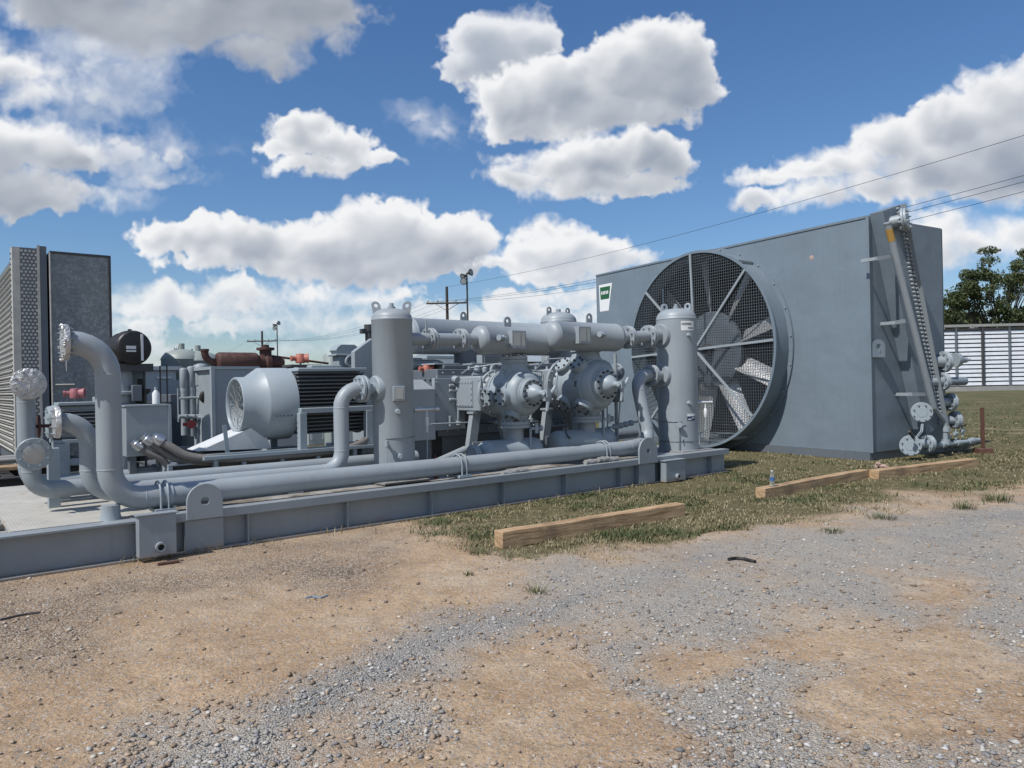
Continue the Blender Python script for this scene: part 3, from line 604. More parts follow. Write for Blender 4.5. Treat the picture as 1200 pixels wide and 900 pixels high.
# ---------------------------------------------------------------- grass
def make_grass(name, n, u0, u1, v0, v1, chan, hmin, hmax, dry, label, wid=.0035, where=None):
    x, y = candidates(n, u0, u1, v0, v1); g = masks(x, y); cl = fbm(x*2.2, y*2.2, 4, 88); cl2 = fbm(x*.7, y*.7, 3, 98)
    s_, t_ = skid_st(x, y); keep = RNG.uniform(0, 1, len(x)) < (chan(g[1], cl, cl2) if where is None else where(s_, t_, cl)); a_, b_ = cool_st(x, y)
    keep &= ~((t_ > -.0) & (t_ < 4.3) & (s_ < 10.75)) & ~((a_ < 0.02) & (a_ > -8.4) & (b_ > -.02) & (b_ < 2.6)); x = x[keep]; y = y[keep]; cl = cl[keep]; n = len(x)
    hgt = RNG.uniform(hmin, hmax, n)*(.45+1.1*np.clip(cl, 0, 1)); a = RNG.uniform(0, 2*PI, n); le = RNG.uniform(.3, 1.5, n)*hgt; w_ = wid*RNG.uniform(.7, 1.5, n)*(1+np.maximum(y-7, 0)*.11)
    dx, dy = np.cos(a), np.sin(a); px, py = -dy*w_, dx*w_; z = gh(x, y)-.004
    V = np.zeros((n, 5, 3)); V[:, 0] = np.stack([x-px, y-py, z], 1); V[:, 1] = np.stack([x+px, y+py, z], 1)
    V[:, 2] = np.stack([x+px*.7+dx*le*.35, y+py*.7+dy*le*.35, z+hgt*.6], 1); V[:, 3] = np.stack([x-px*.7+dx*le*.35, y-py*.7+dy*le*.35, z+hgt*.6], 1); V[:, 4] = np.stack([x+dx*le, y+dy*le, z+hgt], 1)
    F0 = np.array([(0, 1, 2), (0, 2, 3), (3, 2, 4)]); F_ = (F0[None]+(np.arange(n)*5)[:, None, None]).reshape(-1, 3)
    t = np.ones((n, 4)); t[:, 0] = np.clip(dry+RNG.normal(0, .2, n)-(cl-.5)*1.5, 0, 1)
    return scatter_mesh(name, V.reshape(-1, 3), F_, 5, t, M['grass'], label)
make_grass('grass', 430000, 430, 1330, 470, 668, lambda g, c, c2: np.clip(g*1.15-.1, 0, 1)*np.clip(.22+(c-.36)*3.4, .08, 1)*np.clip(.55+(c2-.4)*3, .30, 1), .010, .042, .66, 'short half dry grass along the skid and under the fan cooler')
make_grass('weeds', 30000, 100, 1330, 556, 690, lambda g, c, c2: np.clip((c-.60)*9, 0, 1)*np.clip((g-.02)*3, 0, .9), .03, .08, .35, 'scattered greener grass tufts at the edge of the gravel', .004)
make_grass('dead_weeds', 60000, -20, 870, 540, 700, None, .02, .09, .85, 'dead straw and weeds caught along the foot of the skid', .003, lambda s_, t_, c: (t_ < 0)*np.exp(-np.maximum(-t_, 0)/.07)*(s_ > .9)*(s_ < 10.6)*np.clip((c-.40)*5, 0, 1))
# lone tufts with a place of their own
def tuft(u, v, r, h, n, dry, label, group='grass tufts in the gravel'):
    c = G(u, v); mb = MB(); tint = []
    for i in range(n):
        a = random.uniform(0, 2*PI); rr = r*random.random()**.6; hh = h*random.uniform(.4, 1); x = rr*math.cos(a); y = rr*math.sin(a); b = a+random.uniform(-.6, .6); l = hh*random.uniform(.3, .9); w_ = .0028
        px, py = -math.sin(b)*w_, math.cos(b)*w_
        mb.add([(x-px, y-py, 0), (x+px, y+py, 0), (x+px*.7+math.cos(b)*l*.4, y+py*.7+math.sin(b)*l*.4, hh*.6), (x-px*.7+math.cos(b)*l*.4, y-py*.7+math.sin(b)*l*.4, hh*.6), (x+math.cos(b)*l, y+math.sin(b)*l, hh)], [(0, 1, 2, 3), (3, 2, 4)])
        tint += [min(1, max(0, random.gauss(dry, .2)))]*5
    z = float(gh(np.array([c.x]), np.array([c.y]))[0])-.004
    o = solo('grass_tuft', mb, M['grass'], label, 'grass tuft', (0, 0, 0), WD, group); o.location = (c.x, c.y, z)
    at = o.data.color_attributes.new('tint', 'FLOAT_COLOR', 'POINT'); at.data.foreach_set('color', np.array([(t, t, t, 1) for t in tint], np.float32).ravel())
tuft(628, 693, .08, .09, 60, .45, 'spiky lone grass tuft standing in the grey gravel below the front timber')
tuft(562, 650, .10, .06, 110, .2, 'low green tuft at the near left end of the front timber')
tuft(1032, 608, .17, .07, 160, .12, 'low green weed patch on bare dirt below the gap between the two far timbers')
tuft(975, 624, .12, .06, 110, .15, 'small green tuft at the gravel edge, left of the wider weed patch')
tuft(1168, 588, .18, .15, 220, .22, 'tall green grass clump at the right end of the gravel edge')
tuft(1130, 597, .13, .11, 130, .2, 'smaller green clump beside the tall clump at the gravel edge')
tuft(548, 672, .05, .05, 40, .3, 'tiny sprig on orange dirt below the front timber end')
# ---------------------------------------------------------------- timbers and litter
def timber(u0, v0, u1, v1, wdt, hgt, label, zt=None, skew=0):
    p = G(u0, v0, hgt*.5); q = G(u1, v1, hgt*.5); p.z = q.z = 0; d = q-p; fr = Frame(p, math.atan2(d.y, d.x)); mb = MB(); ln = d.length
    nseg = 12; vs = []; fs = []
    for i in range(nseg+1):
        x = ln*i/nseg; o1 = random.uniform(-.003, .003); o2 = random.uniform(-.003, .003)
        vs += [(x, -wdt/2+o1, -.01), (x, wdt/2+o1, -.01), (x, wdt/2+o1, hgt+o2), (x, -wdt/2+o1, hgt+o2)]
    for i in range(nseg):
        for k in range(4): a = i*4+k; b = i*4+(k+1) % 4; fs.append((a, b, b+4, a+4))
    fs += [(3, 2, 1, 0), (nseg*4, nseg*4+1, nseg*4+2, nseg*4+3)]; mb.add(vs, fs)
    return solo('timber_beam', mb, M['wood'], label, 'timber', (0, 0, 0), fr, 'square timbers on the ground', bevel=.005, smooth=30)
timber(584, 632, 798, 597, .15, .155, 'long weathered square timber lying in the grass, nearest to the gravel')
t2 = timber(891, 578, 1013, 555, .15, .14, 'square timber with a water bottle standing on its near end')
timber(1024, 556, 1140, 542, .17, .14, 'pale square timber below the flanged end of the fan cooler')
p = G(905, 570, .14); mb = MB()
mb.lathe((0, 0, 0), (0, 0, 1), [(0, .024), (.004, .031), (.03, .033), (.05, .031), (.07, .033), (.13, .033), (.16, .026), (.185, .014), (.20, .013)], 20)
bo = thing('water_bottle', 'small clear plastic water bottle with blue label and white cap', 'bottle', (0, 0, 0), WD); bo.location = (p.x, p.y, .142)
part('bottle_body', mb, M['clear'], bo)
mb = MB(); mb.lathe((0, 0, .075), (0, 0, 1), [(0, .0336), (.045, .0336)], 20, False, False); M['blue'] = paint('blue label', (.05, .14, .34), dust=.02); M['fblue'] = paint('faded blue plastic', (.16, .24, .33), rough=.7, dust=.4); part('wrap_label', mb, M['blue'], bo)
mb = MB(); mb.cyl((0, 0, .20), (0, 0, .218), .016); part('cap', mb, M['white'], bo)
def scrap(pts, r, mat, name, label, cat):
    P = []
    for u, v in pts:
        g = G(u, v); P.append((g.x, g.y, float(gh(np.array([g.x]), np.array([g.y]))[0])+r*.8))
    b = P[0]; mb = MB(); Q = []
    for i in range(len(P)-1):
        for k in range(4): Q.append(Vector(P[i]).lerp(Vector(P[i+1]), k/4))
    Q.append(Vector(P[-1])); mb.tube(Q, r, 8); return solo(name, mb, mat, label, cat, b, WD)
scrap([(854, 656), (862, 654), (872, 655), (885, 659)], .016, M['rubber'], 'rubber_strip', 'short curved black rubber strip lying on grey gravel', 'rubber strip')
scrap([(0, 728), (18, 723), (30, 720), (47, 718)], .008, M['dark'], 'metal_rod', 'thin dark bent rod lying on brown gravel near the skid corner', 'rod')
scrap([(358, 699), (366, 697), (376, 699), (384, 696)], .007, M['fblue'], 'plastic_scrap', 'small faded blue plastic scrap lying on the orange dirt', 'scrap')
scrap([(185, 663), (196, 661), (210, 659)], .016, M['rustpost'], 'clay_chip', 'reddish clay chip lying below the skid drain box', 'chip')
mb = MB(); c = G(1032, 549)
for k in range(10):
    a = k*.63; mb.lathe((c.x+.07*math.cos(a)*(.3+k/10), c.y+.05*math.sin(a), random.uniform(.005, .05)), (random.uniform(-1, 1), random.uniform(-1, 1), 1), [(0, .02), (.03, .05), (.06, .02)], 6)
M['clay'] = paint('pale clay', (.42, .30, .25), rough=.9); solo('dirt_clod', mb, M['clay'], 'pinkish clay clods heaped at the bottom corner of the fan cooler', 'clod', (c.x, c.y, 0), WD, smooth=0)
# ---------------------------------------------------------------- tree, hedge, louvred wall, sheds at the right
def wpt(u, v, dep): return Vector((0, 0, EYE))+ray(u, v)*dep
def leaf_mesh(name, clumps, n, size, parent_off, mat):
    """clumps: (centre, radius xyz); leaves spread through shells of each clump"""
    k = RNG.integers(0, len(clumps), n); C = np.array([c for c, r in clumps])[k]; Rr = np.array([r for c, r in clumps])[k]
    d = RNG.normal(0, 1, (n, 3)); d /= np.linalg.norm(d, axis=1)[:, None]; rad = RNG.uniform(0, 1, (n, 1))**.45; P = C+d*rad*Rr
    P += (np.stack([fbm(P[:, 0]*.9, P[:, 2]*.9, 3, 5), fbm(P[:, 1]*.9, P[:, 2]*.9, 3, 6), fbm(P[:, 0]*.9, P[:, 1]*.9, 3, 7)], 1)-.5)*Rr*.7
    a = RNG.normal(0, 1, (n, 3)); a /= np.linalg.norm(a, axis=1)[:, None]; b = np.cross(a, RNG.normal(0, 1, (n, 3))); b /= np.linalg.norm(b, axis=1)[:, None]
    s = size*RNG.uniform(.6, 1.4, (n, 1)); V = np.stack([P-a*s, P+b*s*.5, P+a*s, P-b*s*.5], 1).reshape(-1, 3)-np.array(parent_off)
    F_ = np.arange(n*4).reshape(-1, 4); t = np.ones((n, 4)); t[:, 0] = np.clip(RNG.uniform(0, 1, n)*.8+RNG.normal(0, .1, len(clumps))[k]+.1, 0, 1)
    me = bpy.data.meshes.new(name); me.vertices.add(len(V)); me.vertices.foreach_set('co', V.astype(np.float32).ravel())
    me.loops.add(F_.size); me.loops.foreach_set('vertex_index', F_.ravel().astype(np.int32)); me.polygons.add(n); me.polygons.foreach_set('loop_start', (np.arange(n)*4).astype(np.int32)); me.update(calc_edges=True)
    at = me.color_attributes.new('tint', 'FLOAT_COLOR', 'POINT'); at.data.foreach_set('color', np.repeat(t, 4, axis=0).astype(np.float32).ravel()); me.materials.append(mat)
    o = bpy.data.objects.new(name, me); COL.objects.link(o); return o
def tree(base_uv, dep, blobs, label, n, size, trunk_r, group=None, lean=0, thick=3.2):
    b = wpt(*base_uv, dep); b.z = 0
    root = thing('tree', label, 'tree', tuple(b), WD, group)
    cl = []; mb = MB()
    for (u, v, ru, rv) in blobs:
        for k in range(1):
            dd = dep+random.uniform(-1, 1)*thick; c = wpt(u, v, dd); s = dep/FOC; cl.append((tuple(c), (ru*s, ru*s*.9, rv*s)))
            mid = b.lerp(c, .45)+Vector((0, 0, (c.z-b.z)*.18)); mb.tube([b+Vector((0, 0, (c.z-b.z)*.15)), mid, c], [trunk_r*.45, trunk_r*.28, trunk_r*.06], 6)
    top = max(c[0][2] for c in cl); mb.tube([b-Vector((0, 0, .2)), b+Vector((.1, 0, top*.3)), b+Vector((-.1, .1, top*.6))], [trunk_r*1.2, trunk_r, trunk_r*.5], 9)
    part('trunk', mb, M['pole'], root)
    o = leaf_mesh('crown', cl, n, size, tuple(b), M['leaf']); o.parent = root; return root
rt = random.Random(4)
def cloudlets(spans, n, r0, r1):
    out = []
    for i in range(n):
        cu, cv, ru, rv = rt.choice(spans); a = rt.uniform(0, 2*PI); q = rt.random()**.5; out.append((cu+ru*q*math.cos(a), cv+rv*q*math.sin(a), rt.uniform(r0, r1), rt.uniform(r0*.7, r1*.7)))
    return out
tree((1172, 440), 88, cloudlets([(1152, 320, 22, 30), (1135, 345, 22, 20), (1165, 350, 34, 28), (1200, 330, 18, 44), (1215, 320, 14, 30), (1180, 372, 34, 14), (1118, 352, 16, 10)], 100, 5, 13), 'broad airy tree with open crown behind the white louvred wall', 24000, .155, .16)
tree((1118, 440), 118, cloudlets([(1112, 374, 18, 8), (1135, 376, 18, 8)], 22, 5, 11), 'low dark bushy tree between cooler corner and the broad airy tree', 5500, .24, .15)
tree((1220, 440), 105, cloudlets([(1225, 372, 22, 14), (1205, 380, 16, 10), (1245, 360, 16, 20)], 30, 6, 12), 'dark bushy tree low down at the right edge behind the louvred wall', 6500, .24, .15)
tree((-20, 440), 60, [(-30, 430, 20, 14), (4, 440, 6, 8)], 'small dark tree at the far left behind the galvanised cooler', 1600, .16, .2)
# louvred wall
A = G(1090, 459.2); B = G(1310, 455.0); d = (B-A); fr = Frame(A, math.atan2(d.y, d.x)); ln = d.length
Hh = 6.2
lw = thing('louvered_wall', 'long white horizontal louvred wall with dark posts at the back of the field', 'wall', (0, 0, 0), fr)
M['panel'] = paint('white louvre sheet', (.72, .75, .80), rough=.5, dust=.12, var=.08)
for y_, z0, z1 in ((0, .5, Hh),):
    k = 0; bayw = 2.55; x = 0; nb = int(ln/bayw)+1
    pm = MB(); sm = MB(); thin = MB()
    for i in range(nb+1):
        x = i*bayw
        (pm if i % 2 == 0 else thin).box((x-(.09 if i % 2 == 0 else .05), -.16, 0), (x+(.09 if i % 2 == 0 else .05), .10, Hh+.1))
    zz = .7
    while zz < Hh-.1:
        sm.bar((0, .1, zz), (nb*bayw, .1, zz), .05, .30, up=(0, .12, 1)); zz += .42
    part('post', pm, M['dark'], lw); part('stile', thin, M['grey_d'], lw); part('louver_slats', sm, M['panel'], lw)
    bk = MB(); bk.box((-.1, .5, 0), (nb*bayw+.1, .6, Hh)); part('back_sheet', bk, M['dark'], lw)
    rl = MB(); rl.box((-.1, -.2, Hh+.1), (nb*bayw+.1, .2, Hh+.35)); rl.box((-.1, -.2, .0), (nb*bayw+.1, .2, .45)); part('rail', rl, M['tan'], lw)
# white building with a dark roof edge behind it
def block(name, u0, u1, vt, dep, depth, mat, label, cat='building', roof=None, base=0, group=None, ang=0):
    a = wpt(u0, vt, dep); b = wpt(u1, vt, dep); h = (a.z+b.z)/2; root = thing(name, label, cat, (a.x, a.y, 0), Frame((0, 0, 0), 0), group); BASE[root.name] = (Vector((a.x, a.y, 0)), WD)
    mb = MB(); mb.box((a.x, a.y, base), (b.x, a.y+depth, h)); part('wall', mb, mat, root)
    if roof:
        mb = MB(); mb.box((a.x-.3, a.y-.3, h+.003), (b.x+.3, a.y+depth+.3, h+.25)); part('roof', mb, roof, root)
    return root, a, b, h
block('storage_building', 1078, 1152, 371, 125, 14, M['white'], 'low white metal building glimpsed over the louvred wall', roof=M['grey_d'])
# rusted marker post
p = G(1152, 531); rp = thing('marker_post', 'short rusted steel post on square base plate near the cooler piping', 'post', (p.x, p.y, 0), WD)
mb = MB(); mb.box((p.x-.028, p.y-.028, .06), (p.x+.028, p.y+.028, .93)); part('upright', mb, M['rustpost'], rp, bevel=.003)
mb = MB(); mb.box((p.x-.13, p.y-.13, -.01), (p.x+.13, p.y+.13, .10)); part('base_block', mb, M['rustpost'], rp, bevel=.008)
# ---------------------------------------------------------------- poles and wires
def upole(u, vtop, dep, arms, label, lean=0, brk=True):
    t = wpt(u, vtop, dep); h = t.z; root = thing('utility_pole', label, 'utility pole', (t.x, t.y, 0), WD, 'wooden utility poles behind the yard')
    mb = MB(); mb.cyl((t.x-lean, t.y, -.2), (t.x, t.y, h), .19, .12, 10); part('pole', mb, M['pole'], root)
    for z_, half in arms:
        mb = MB(); z = h-z_; mb.box((t.x-half, t.y-.22, z-.07), (t.x+half, t.y-.10, z+.07)); mb.bar((t.x-half*.6, t.y-.19, z), (t.x, t.y-.19, z-.7), .04, .04); mb.bar((t.x+half*.6, t.y-.19, z), (t.x, t.y-.19, z-.7), .04, .04); ar = part('crossarm', mb, M['pole'], root)
        for q in (-.92, -.45, .45, .92):
            ib = MB(); ib.lathe((t.x+half*q, t.y-.16, z+.07), (0, 0, 1), [(0, .02), (.08, .02), (.1, .06), (.15, .06), (.2, .03)], 8); part('insulator', ib, M['grey_d'], ar)
    if brk:
        mb = MB(); z = h-arms[0][0]-2.6
        for sgn in (-1, 1):
            mb.bar((t.x, t.y-.15, z-.3), (t.x+sgn*1.5, t.y-.15, z+.1), .05, .05); mb.cyl((t.x+sgn*1.5, t.y-.15, z-.1), (t.x+sgn*1.5, t.y-.15, z+.3), .1, n=8); mb.cyl((t.x+sgn*.9, t.y-.15, z-.2), (t.x+sgn*.9, t.y-.15, z+.1), .08, n=8)
        part('insulator_bracket', mb, M['grey_d'], root)
    return t
PA = upole(523.5, 336, 67, [(1.5, 1.85)], 'tallest wooden utility pole with crossarm, behind the upper cylinders')
upole(307, 388, 95, [(1.3, 1.9)], 'wooden utility pole with crossarm behind the rusty muffler', brk=False)
upole(225, 409, 130, [(2.0, 2.2)], 'distant wooden utility pole behind the vertical filter tubes', brk=False)
upole(209.5, 405.5, 120, [(.5, .7)], 'distant leaning pole left of the vertical filter tubes', lean=-1.4, brk=False)
def lpole(u, vtop, dep, label, sz=1.0):
    t = wpt(u, vtop, dep); s = sz; root = thing('floodlight_pole', label, 'light pole', (t.x, t.y, 0), WD, 'steel floodlight poles')
    mb = MB(); mb.cyl((t.x, t.y, -.2), (t.x, t.y, t.z), .13*s, .10*s, 10); part('pole', mb, M['dark'], root)
    for sgn, zz, dr in ((-1, -.35, (-.6, -.5, -.4)), (1, .0, (.8, -.5, .12)), (-1, -.95, (-.3, -.9, -.2))):
        mb = MB(); dr = Vector(dr).normalized(); c = Vector((t.x+sgn*.28*s, t.y-.1, t.z+zz*s)); mb.lathe(c-dr*.2*s, dr, [(0, .12*s), (.15*s, .2*s), (.45*s, .42*s), (.5*s, .42*s)], 16)
        mb.bar((t.x, t.y, t.z+zz*s-.1), tuple(c), .08*s, .08*s); f = part('floodlight', mb, M['dark'], root)
        lb = MB(); lb.cyl(c+dr*.31*s, c+dr*.315*s, .34*s, n=16); part('lens', lb, M['grey'], f)
    return t
lpole(547, 320, 62, 'tall floodlight pole with round lamps behind the left cylinder bottle', .72)
lpole(324.5, 379, 62, 'shorter floodlight pole behind the finned motor', .42)
def wire(p, q, sag, label, r=.010):
    p = Vector(p); q = Vector(q); P = [p.lerp(q, k/24)-Vector((0, 0, sag*4*(k/24)*(1-k/24))) for k in range(25)]; mb = MB(); mb.tube(P, r, 5, cap=False)
    return solo('power_line', mb, M['rubber'], label, 'wire', tuple(p), WD, 'overhead power lines')
z = PA.z-1.35
def far(u, v, dep): return wpt(u, v, dep)
wire((PA.x-1.7, PA.y-.16, z), far(1300, 178, 24), .9, 'highest of the three close parallel power lines over the cooler corner')
wire((PA.x-.8, PA.y-.16, z), far(1300, 186, 24), .9, 'middle of the three close parallel power lines over the cooler corner')
wire((PA.x+1.7, PA.y-.16, z), far(1300, 198, 24), .9, 'lowest of the three close parallel power lines over the cooler corner')
wire((PA.x, PA.y, PA.z), far(1300, 128, 24), .6, 'uppermost single power line crossing in front of the right hand cloud')
PB = wpt(307, 388, 95)
for k, (o1, lb) in enumerate(((-1.7, 'left outer power line running from the tall pole to the muffler pole'), (-.7, 'inner left power line running from the tall pole to the muffler pole'), (.8, 'inner right power line running from the tall pole to the muffler pole'), (1.7, 'right outer power line running from the tall pole to the muffler pole'))):
    wire((PA.x+o1, PA.y-.16, z), (PB.x+o1, PB.y-.16, PB.z-1.1), 1.3, lb, .009)
PC = wpt(225, 409, 130)
for o1, lb in ((-1.8, 'left distant power line between muffler pole and the farthest pole'), (1.8, 'right distant power line between muffler pole and the farthest pole')):
    wire((PB.x+o1, PB.y-.16, PB.z-1.1), (PC.x+o1, PC.y-.16, PC.z-1.8), 1.2, lb, .009)
# ================================================================ the compressor skid (skid frame: x along, y away, z up)
V3 = Vector
ZD = .38
xe = SF(855, 527.5, ZD).x; xb2 = S(793, 545, 0).x
def ibeam_x(mb, x0, x1, y, z0, z1, fw, tf=.022, tw=.016):
    mb.box((x0, y-fw/2, z1-tf), (x1, y+fw/2, z1)); mb.box((x0, y-fw/2, z0), (x1, y+fw/2, z0+tf)); mb.box((x0, y-tw/2, z0+tf), (x1, y+tw/2, z1-tf))
def ibeam_y(mb, y0, y1, x, z0, z1, fw, tf=.02, tw=.014):
    mb.box((x-fw/2, y0, z1-tf), (x+fw/2, y1, z1)); mb.box((x-fw/2, y0, z0), (x+fw/2, y1, z0+tf)); mb.box((x-tw/2, y0, z0+tf), (x+tw/2, y1, z1-tf))
skid = thing('equipment_skid', 'long grey steel I-beam skid base under the compressor vessels and pipes', 'skid base', (0, 0, 0))
mb = MB(); ibeam_x(mb, -5.2, xe, .10, 0, ZD, .20)
part('front_beam', mb, M['skid'], skid, bevel=.003)
mb = MB(); mb.box((1.38, -.012, ZD-.062), (xe+.0, -.001, ZD+.012)); mb.box((1.38, -.012, ZD+.012), (xe, .16, ZD+.022)); part('edge_rail', mb, M['skid'], skid)
mb = MB(); ibeam_x(mb, -5.2, xe, 4.2, 0, ZD-.02, .20); part('rear_beam', mb, M['skid'], skid)
mb = MB(); ibeam_x(mb, -5.2, xe, 2.1, 0, ZD-.03, .20); part('middle_beam', mb, M['skid'], skid)
for x in (-5.1, -3.6, -2.2, -.9, .2, 2.4, 4.8, 7.2, 9.2, xe-.11):
    mb = MB(); ibeam_y(mb, .21, 4.09, x, 0.001, ZD-.035, .15); part('cross_beam', mb, M['skid'], skid)
x = -4.6
while x < xe:
    if not 1.0 < x < 1.5:
        mb = MB(); mb.box((x-.006, .003, .024), (x+.006, .09, ZD-.024)); part('stiffener', mb, M['skid'], skid)
    x += 1.12
xL1 = S(239, 590, 0).x; xL2 = S(758, 545, 0).x
for x in (xL1, xL2):
    mb = MB(); mb.box((x-.185, -.002, .025), (x+.185, .088, ZD-.065)); part('doubler_plate', mb, M['skid'], skid, bevel=.003)
    mb = MB(); mb.lug((x, -.026, ZD-.05), (1, 0, 0), (0, 0, 1), .345 if x < 3 else .42, .345 if x < 3 else .40, .04, .03); part('lifting_lug', mb, M['grey'], skid, bevel=.003)
mb = MB(); mb.box((.10, .21, ZD-.03), (1.42, 4.08, ZD+.004)); part('checker_plate', mb, M['checker'], skid, 'cream diamond plate deck with rust stains')
mb = MB(); mb.box((1.424, .17, ZD-.03), (xb2-.3, 4.08, ZD-.004)); part('deck_plate', mb, M['deck'], skid, 'dirty stained deck plate')
mb = MB(); mb.box((xb2-.295, -.0, ZD-.03), (xe-.001, 4.08, ZD+.008)); part('end_plate', mb, M['skid'], skid, bevel=.003)
# open tubes lying left of the deck
for i, (v, yy) in enumerate(((576, 2.6), (600, 1.25), (617, .62), (560, 3.3))):
    z = .30; mb = MB(); mb.cyl((-4.6, yy, z), (.16, yy, z), .035, n=12); part('drain_tube', mb, M['tan'], skid)
for yy in (2.0, 3.0, 3.8):
    mb = MB(); mb.box((-4.8, yy-.12, ZD-.03), (-.1, yy+.12, ZD+.03)); part('walkway_board', mb, M['wood'] if yy < 3.5 else M['tan'], skid)
# drain boxes on the front beam
def drain_box(u0, u1, v0, v1, label, sticks):
    a = S(u0, v0, -.13); b = S(u1, v1, -.13); t = thing('drain_box', label, 'drain box', (a.x, 0, 0), SK, 'drain boxes on the skid edge'); mb = MB()
    x0, x1, z0, z1 = a.x, b.x, b.z, a.z
    mb.box((x0, -.14, z0), (x1, -.014, z1)); part('box', mb, M['skid'], t, bevel=.004)
    mb = MB(); mb.box((x0-.02, -.15, z1+.002), (x1+.02, -.016, z1+.014)); part('cover', mb, M['skid'], t)
    s = x0+(x1-x0)*.55; zz = z0+(z1-z0)*.22; mb = MB(); r = .036
    mb.lathe((s, -.138, zz), (0, -1, 0), [(0, r*1.25), (.05, r*1.25), (.05, r*.82), (.001, r*.82)], 20, False, True); nz = part('drain_nozzle', mb, M['skid'], t)
    mb = MB(); mb.cyl((s, -.142, zz), (s, -.150, zz), r*.80); part('bore_shade', mb, M['rubber'], nz)  # black disc put in as the shade inside the hollow stub
drain_box(162, 207, 606, 648, 'larger grey drain box with round pipe stub at the left of the skid edge', 1)
drain_box(780, 803, 541, 562, 'smaller grey drain box with round pipe stub at the right end of the skid', 0)
# ---------------------------------------------------------------- front pipe run
RP = .112
def clamp(mb, x, y, z, r, zf):
    """U-bolt pipe shoe standing on the deck"""
    for s in (-1, 1):
        mb.cyl((x+s*.035, y-r-.012, zf), (x+s*.035, y-r-.012, z+.02), .011, n=8)
        P = [V3((x+s*.035, y-(r+.012)*math.cos(a), z+.02+(r+.012)*math.sin(a))) for a in [PI*k/10 for k in range(11)]]; mb.tube(P, .011, 8)
    mb.box((x-.09, y-r-.04, zf+.015), (x+.09, y+r+.04, zf+.045)); mb.box((x-.04, y-.04, ZD-.01), (x+.04, y+.04, zf+.015))
yF, zF = .27, .56
xr = S(127, 470, yF).x; ztop = S(100, 402, yF).z; xfl = S(80, 402, yF).x
fr = thing('discharge_pipe', 'longest front pipe rising at left to an open foil covered flange', 'pipe', (xr, yF, ZD))
xj = S(738, 528, yF).x
e1 = S(761, 512, .42); e2 = S(744, 458, .70); e3 = S(764, 440, .72)
mb = MB(); mb.pipe([(xfl, yF, ztop), (xr, yF, ztop), (xr, yF, zF), (xj, yF, zF), (xj+.42, yF+.10, zF+.02)], RP, .30, 26); part('pipe_run', mb, M['grey'], fr)
mb = MB(); mb.lathe((xr, yF, ZD), (0, 0, 1), [(0, .10), (.05, .085), (.14, .085)], 20); part('pipe_foot', mb, M['grey'], fr)
mb = MB(); mb.flange((xfl-.035, yF, ztop), (1, 0, 0), .165, .035, 12); f = part('flange', mb, M['grey'], fr)
mb = MB(); mb.lathe((xfl-.052, yF, ztop), (1, 0, 0), [(0, .13), (.003, .160), (.010, .172), (.035, .174), (.046, .168), (.048, .168)], 32); 
for k in range(26):
    a = random.uniform(0, 2*PI); mb.lathe((xfl-.05, yF+.155*math.cos(a), ztop+.155*math.sin(a)), (random.uniform(-.3, .3), math.cos(a), math.sin(a)), [(0, .012), (.012, .018), (.022, .006)], 5)
mb.prism([(0, 0), (.05, .02), (.03, -.10), (.01, -.11)], (xfl-.03, yF-.1, ztop-.16), (0, 1, 0), (0, 0, 1), .004)
part('foil_cover', mb, M['foil'], fr, 'shiny crumpled foil wrapped over the flange')
for u in (189, 538, 707):
    mb = MB(); clamp(mb, S(u, 560, yF).x, yF, zF, RP, zF-RP-.05); part('pipe_clamp', mb, M['light'], fr)
mb = MB(); x5 = S(195, 560, yF).x; mb.lathe((x5-.04, yF, zF), (1, 0, 0), [(0, RP+.001), (.0, RP+.012), (.08, RP+.012), (.08, RP+.001)], 24, False, False); part('band', mb, M['light'], fr)
# riser from its far end to the right vessel
rs = thing('riser_pipe', 'slanting S-bend pipe climbing to the lower nozzle of the right vessel', 'pipe', (xj+.42, yF, ZD))
p0 = V3((xj+.42, yF+.10, zF+.02))
mb = MB(); mb.pipe([p0, V3((e1.x, e1.y, zF+.05)), V3((e2.x-.02, .66, e3.z)), V3((e3.x-.02, .70, e3.z))], RP*.97, .26, 24); part('pipe_run', mb, M['grey'], rs)
mb = MB(); mb.flange((e3.x-.10, .70, e3.z), (1, 0, 0), .19, .04, 8); mb.flange((e3.x-.055, .70, e3.z), (1, 0, 0), .19, .04, 8); part('flange', mb, M['grey'], rs)
# ---------------------------------------------------------------- second pipe: foil flange -> low run -> left vessel
yB, zB = .72, .585; r2 = .092
xq = S(105, 530, yB).x; zq = S(90, 494, yB).z; xq0 = S(70, 490, yB).x; xv = S(400, 500, yB).x; zv = S(415, 456, yB).z
sp_ = thing('suction_pipe', 'pipe with foil ringed flange at left, running low then up to the left vessel', 'pipe', (xq, yB, ZD))
mb = MB(); mb.pipe([(xq0, yB, zq), (xq, yB, zq), (xq, yB, zB), (xv, yB, zB), (xv, yB, zv), (S(420, 456, yB).x, yB, zv)], r2, .24, 22); part('pipe_run', mb, M['grey'], sp_)
mb = MB(); mb.flange((xq0-.04, yB, zq), (1, 0, 0), .15, .04, 8); f = part('flange', mb, M['grey'], sp_)
mb = MB(); mb.lathe((xq0-.05, yB, zq), (1, 0, 0), [(0, .13), (.0, .148), (.015, .156), (.045, .156), (.05, .15)], 32); part('foil_cover', mb, M['foil'], sp_)
xg = S(424, 456, yB).x
mb = MB(); mb.flange((xg-.05, yB, zv), (1, 0, 0), .17, .04, 8); mb.flange((xg+.0, yB, zv), (1, 0, 0), .17, .04, 8); part('flange', mb, M['light'], sp_)
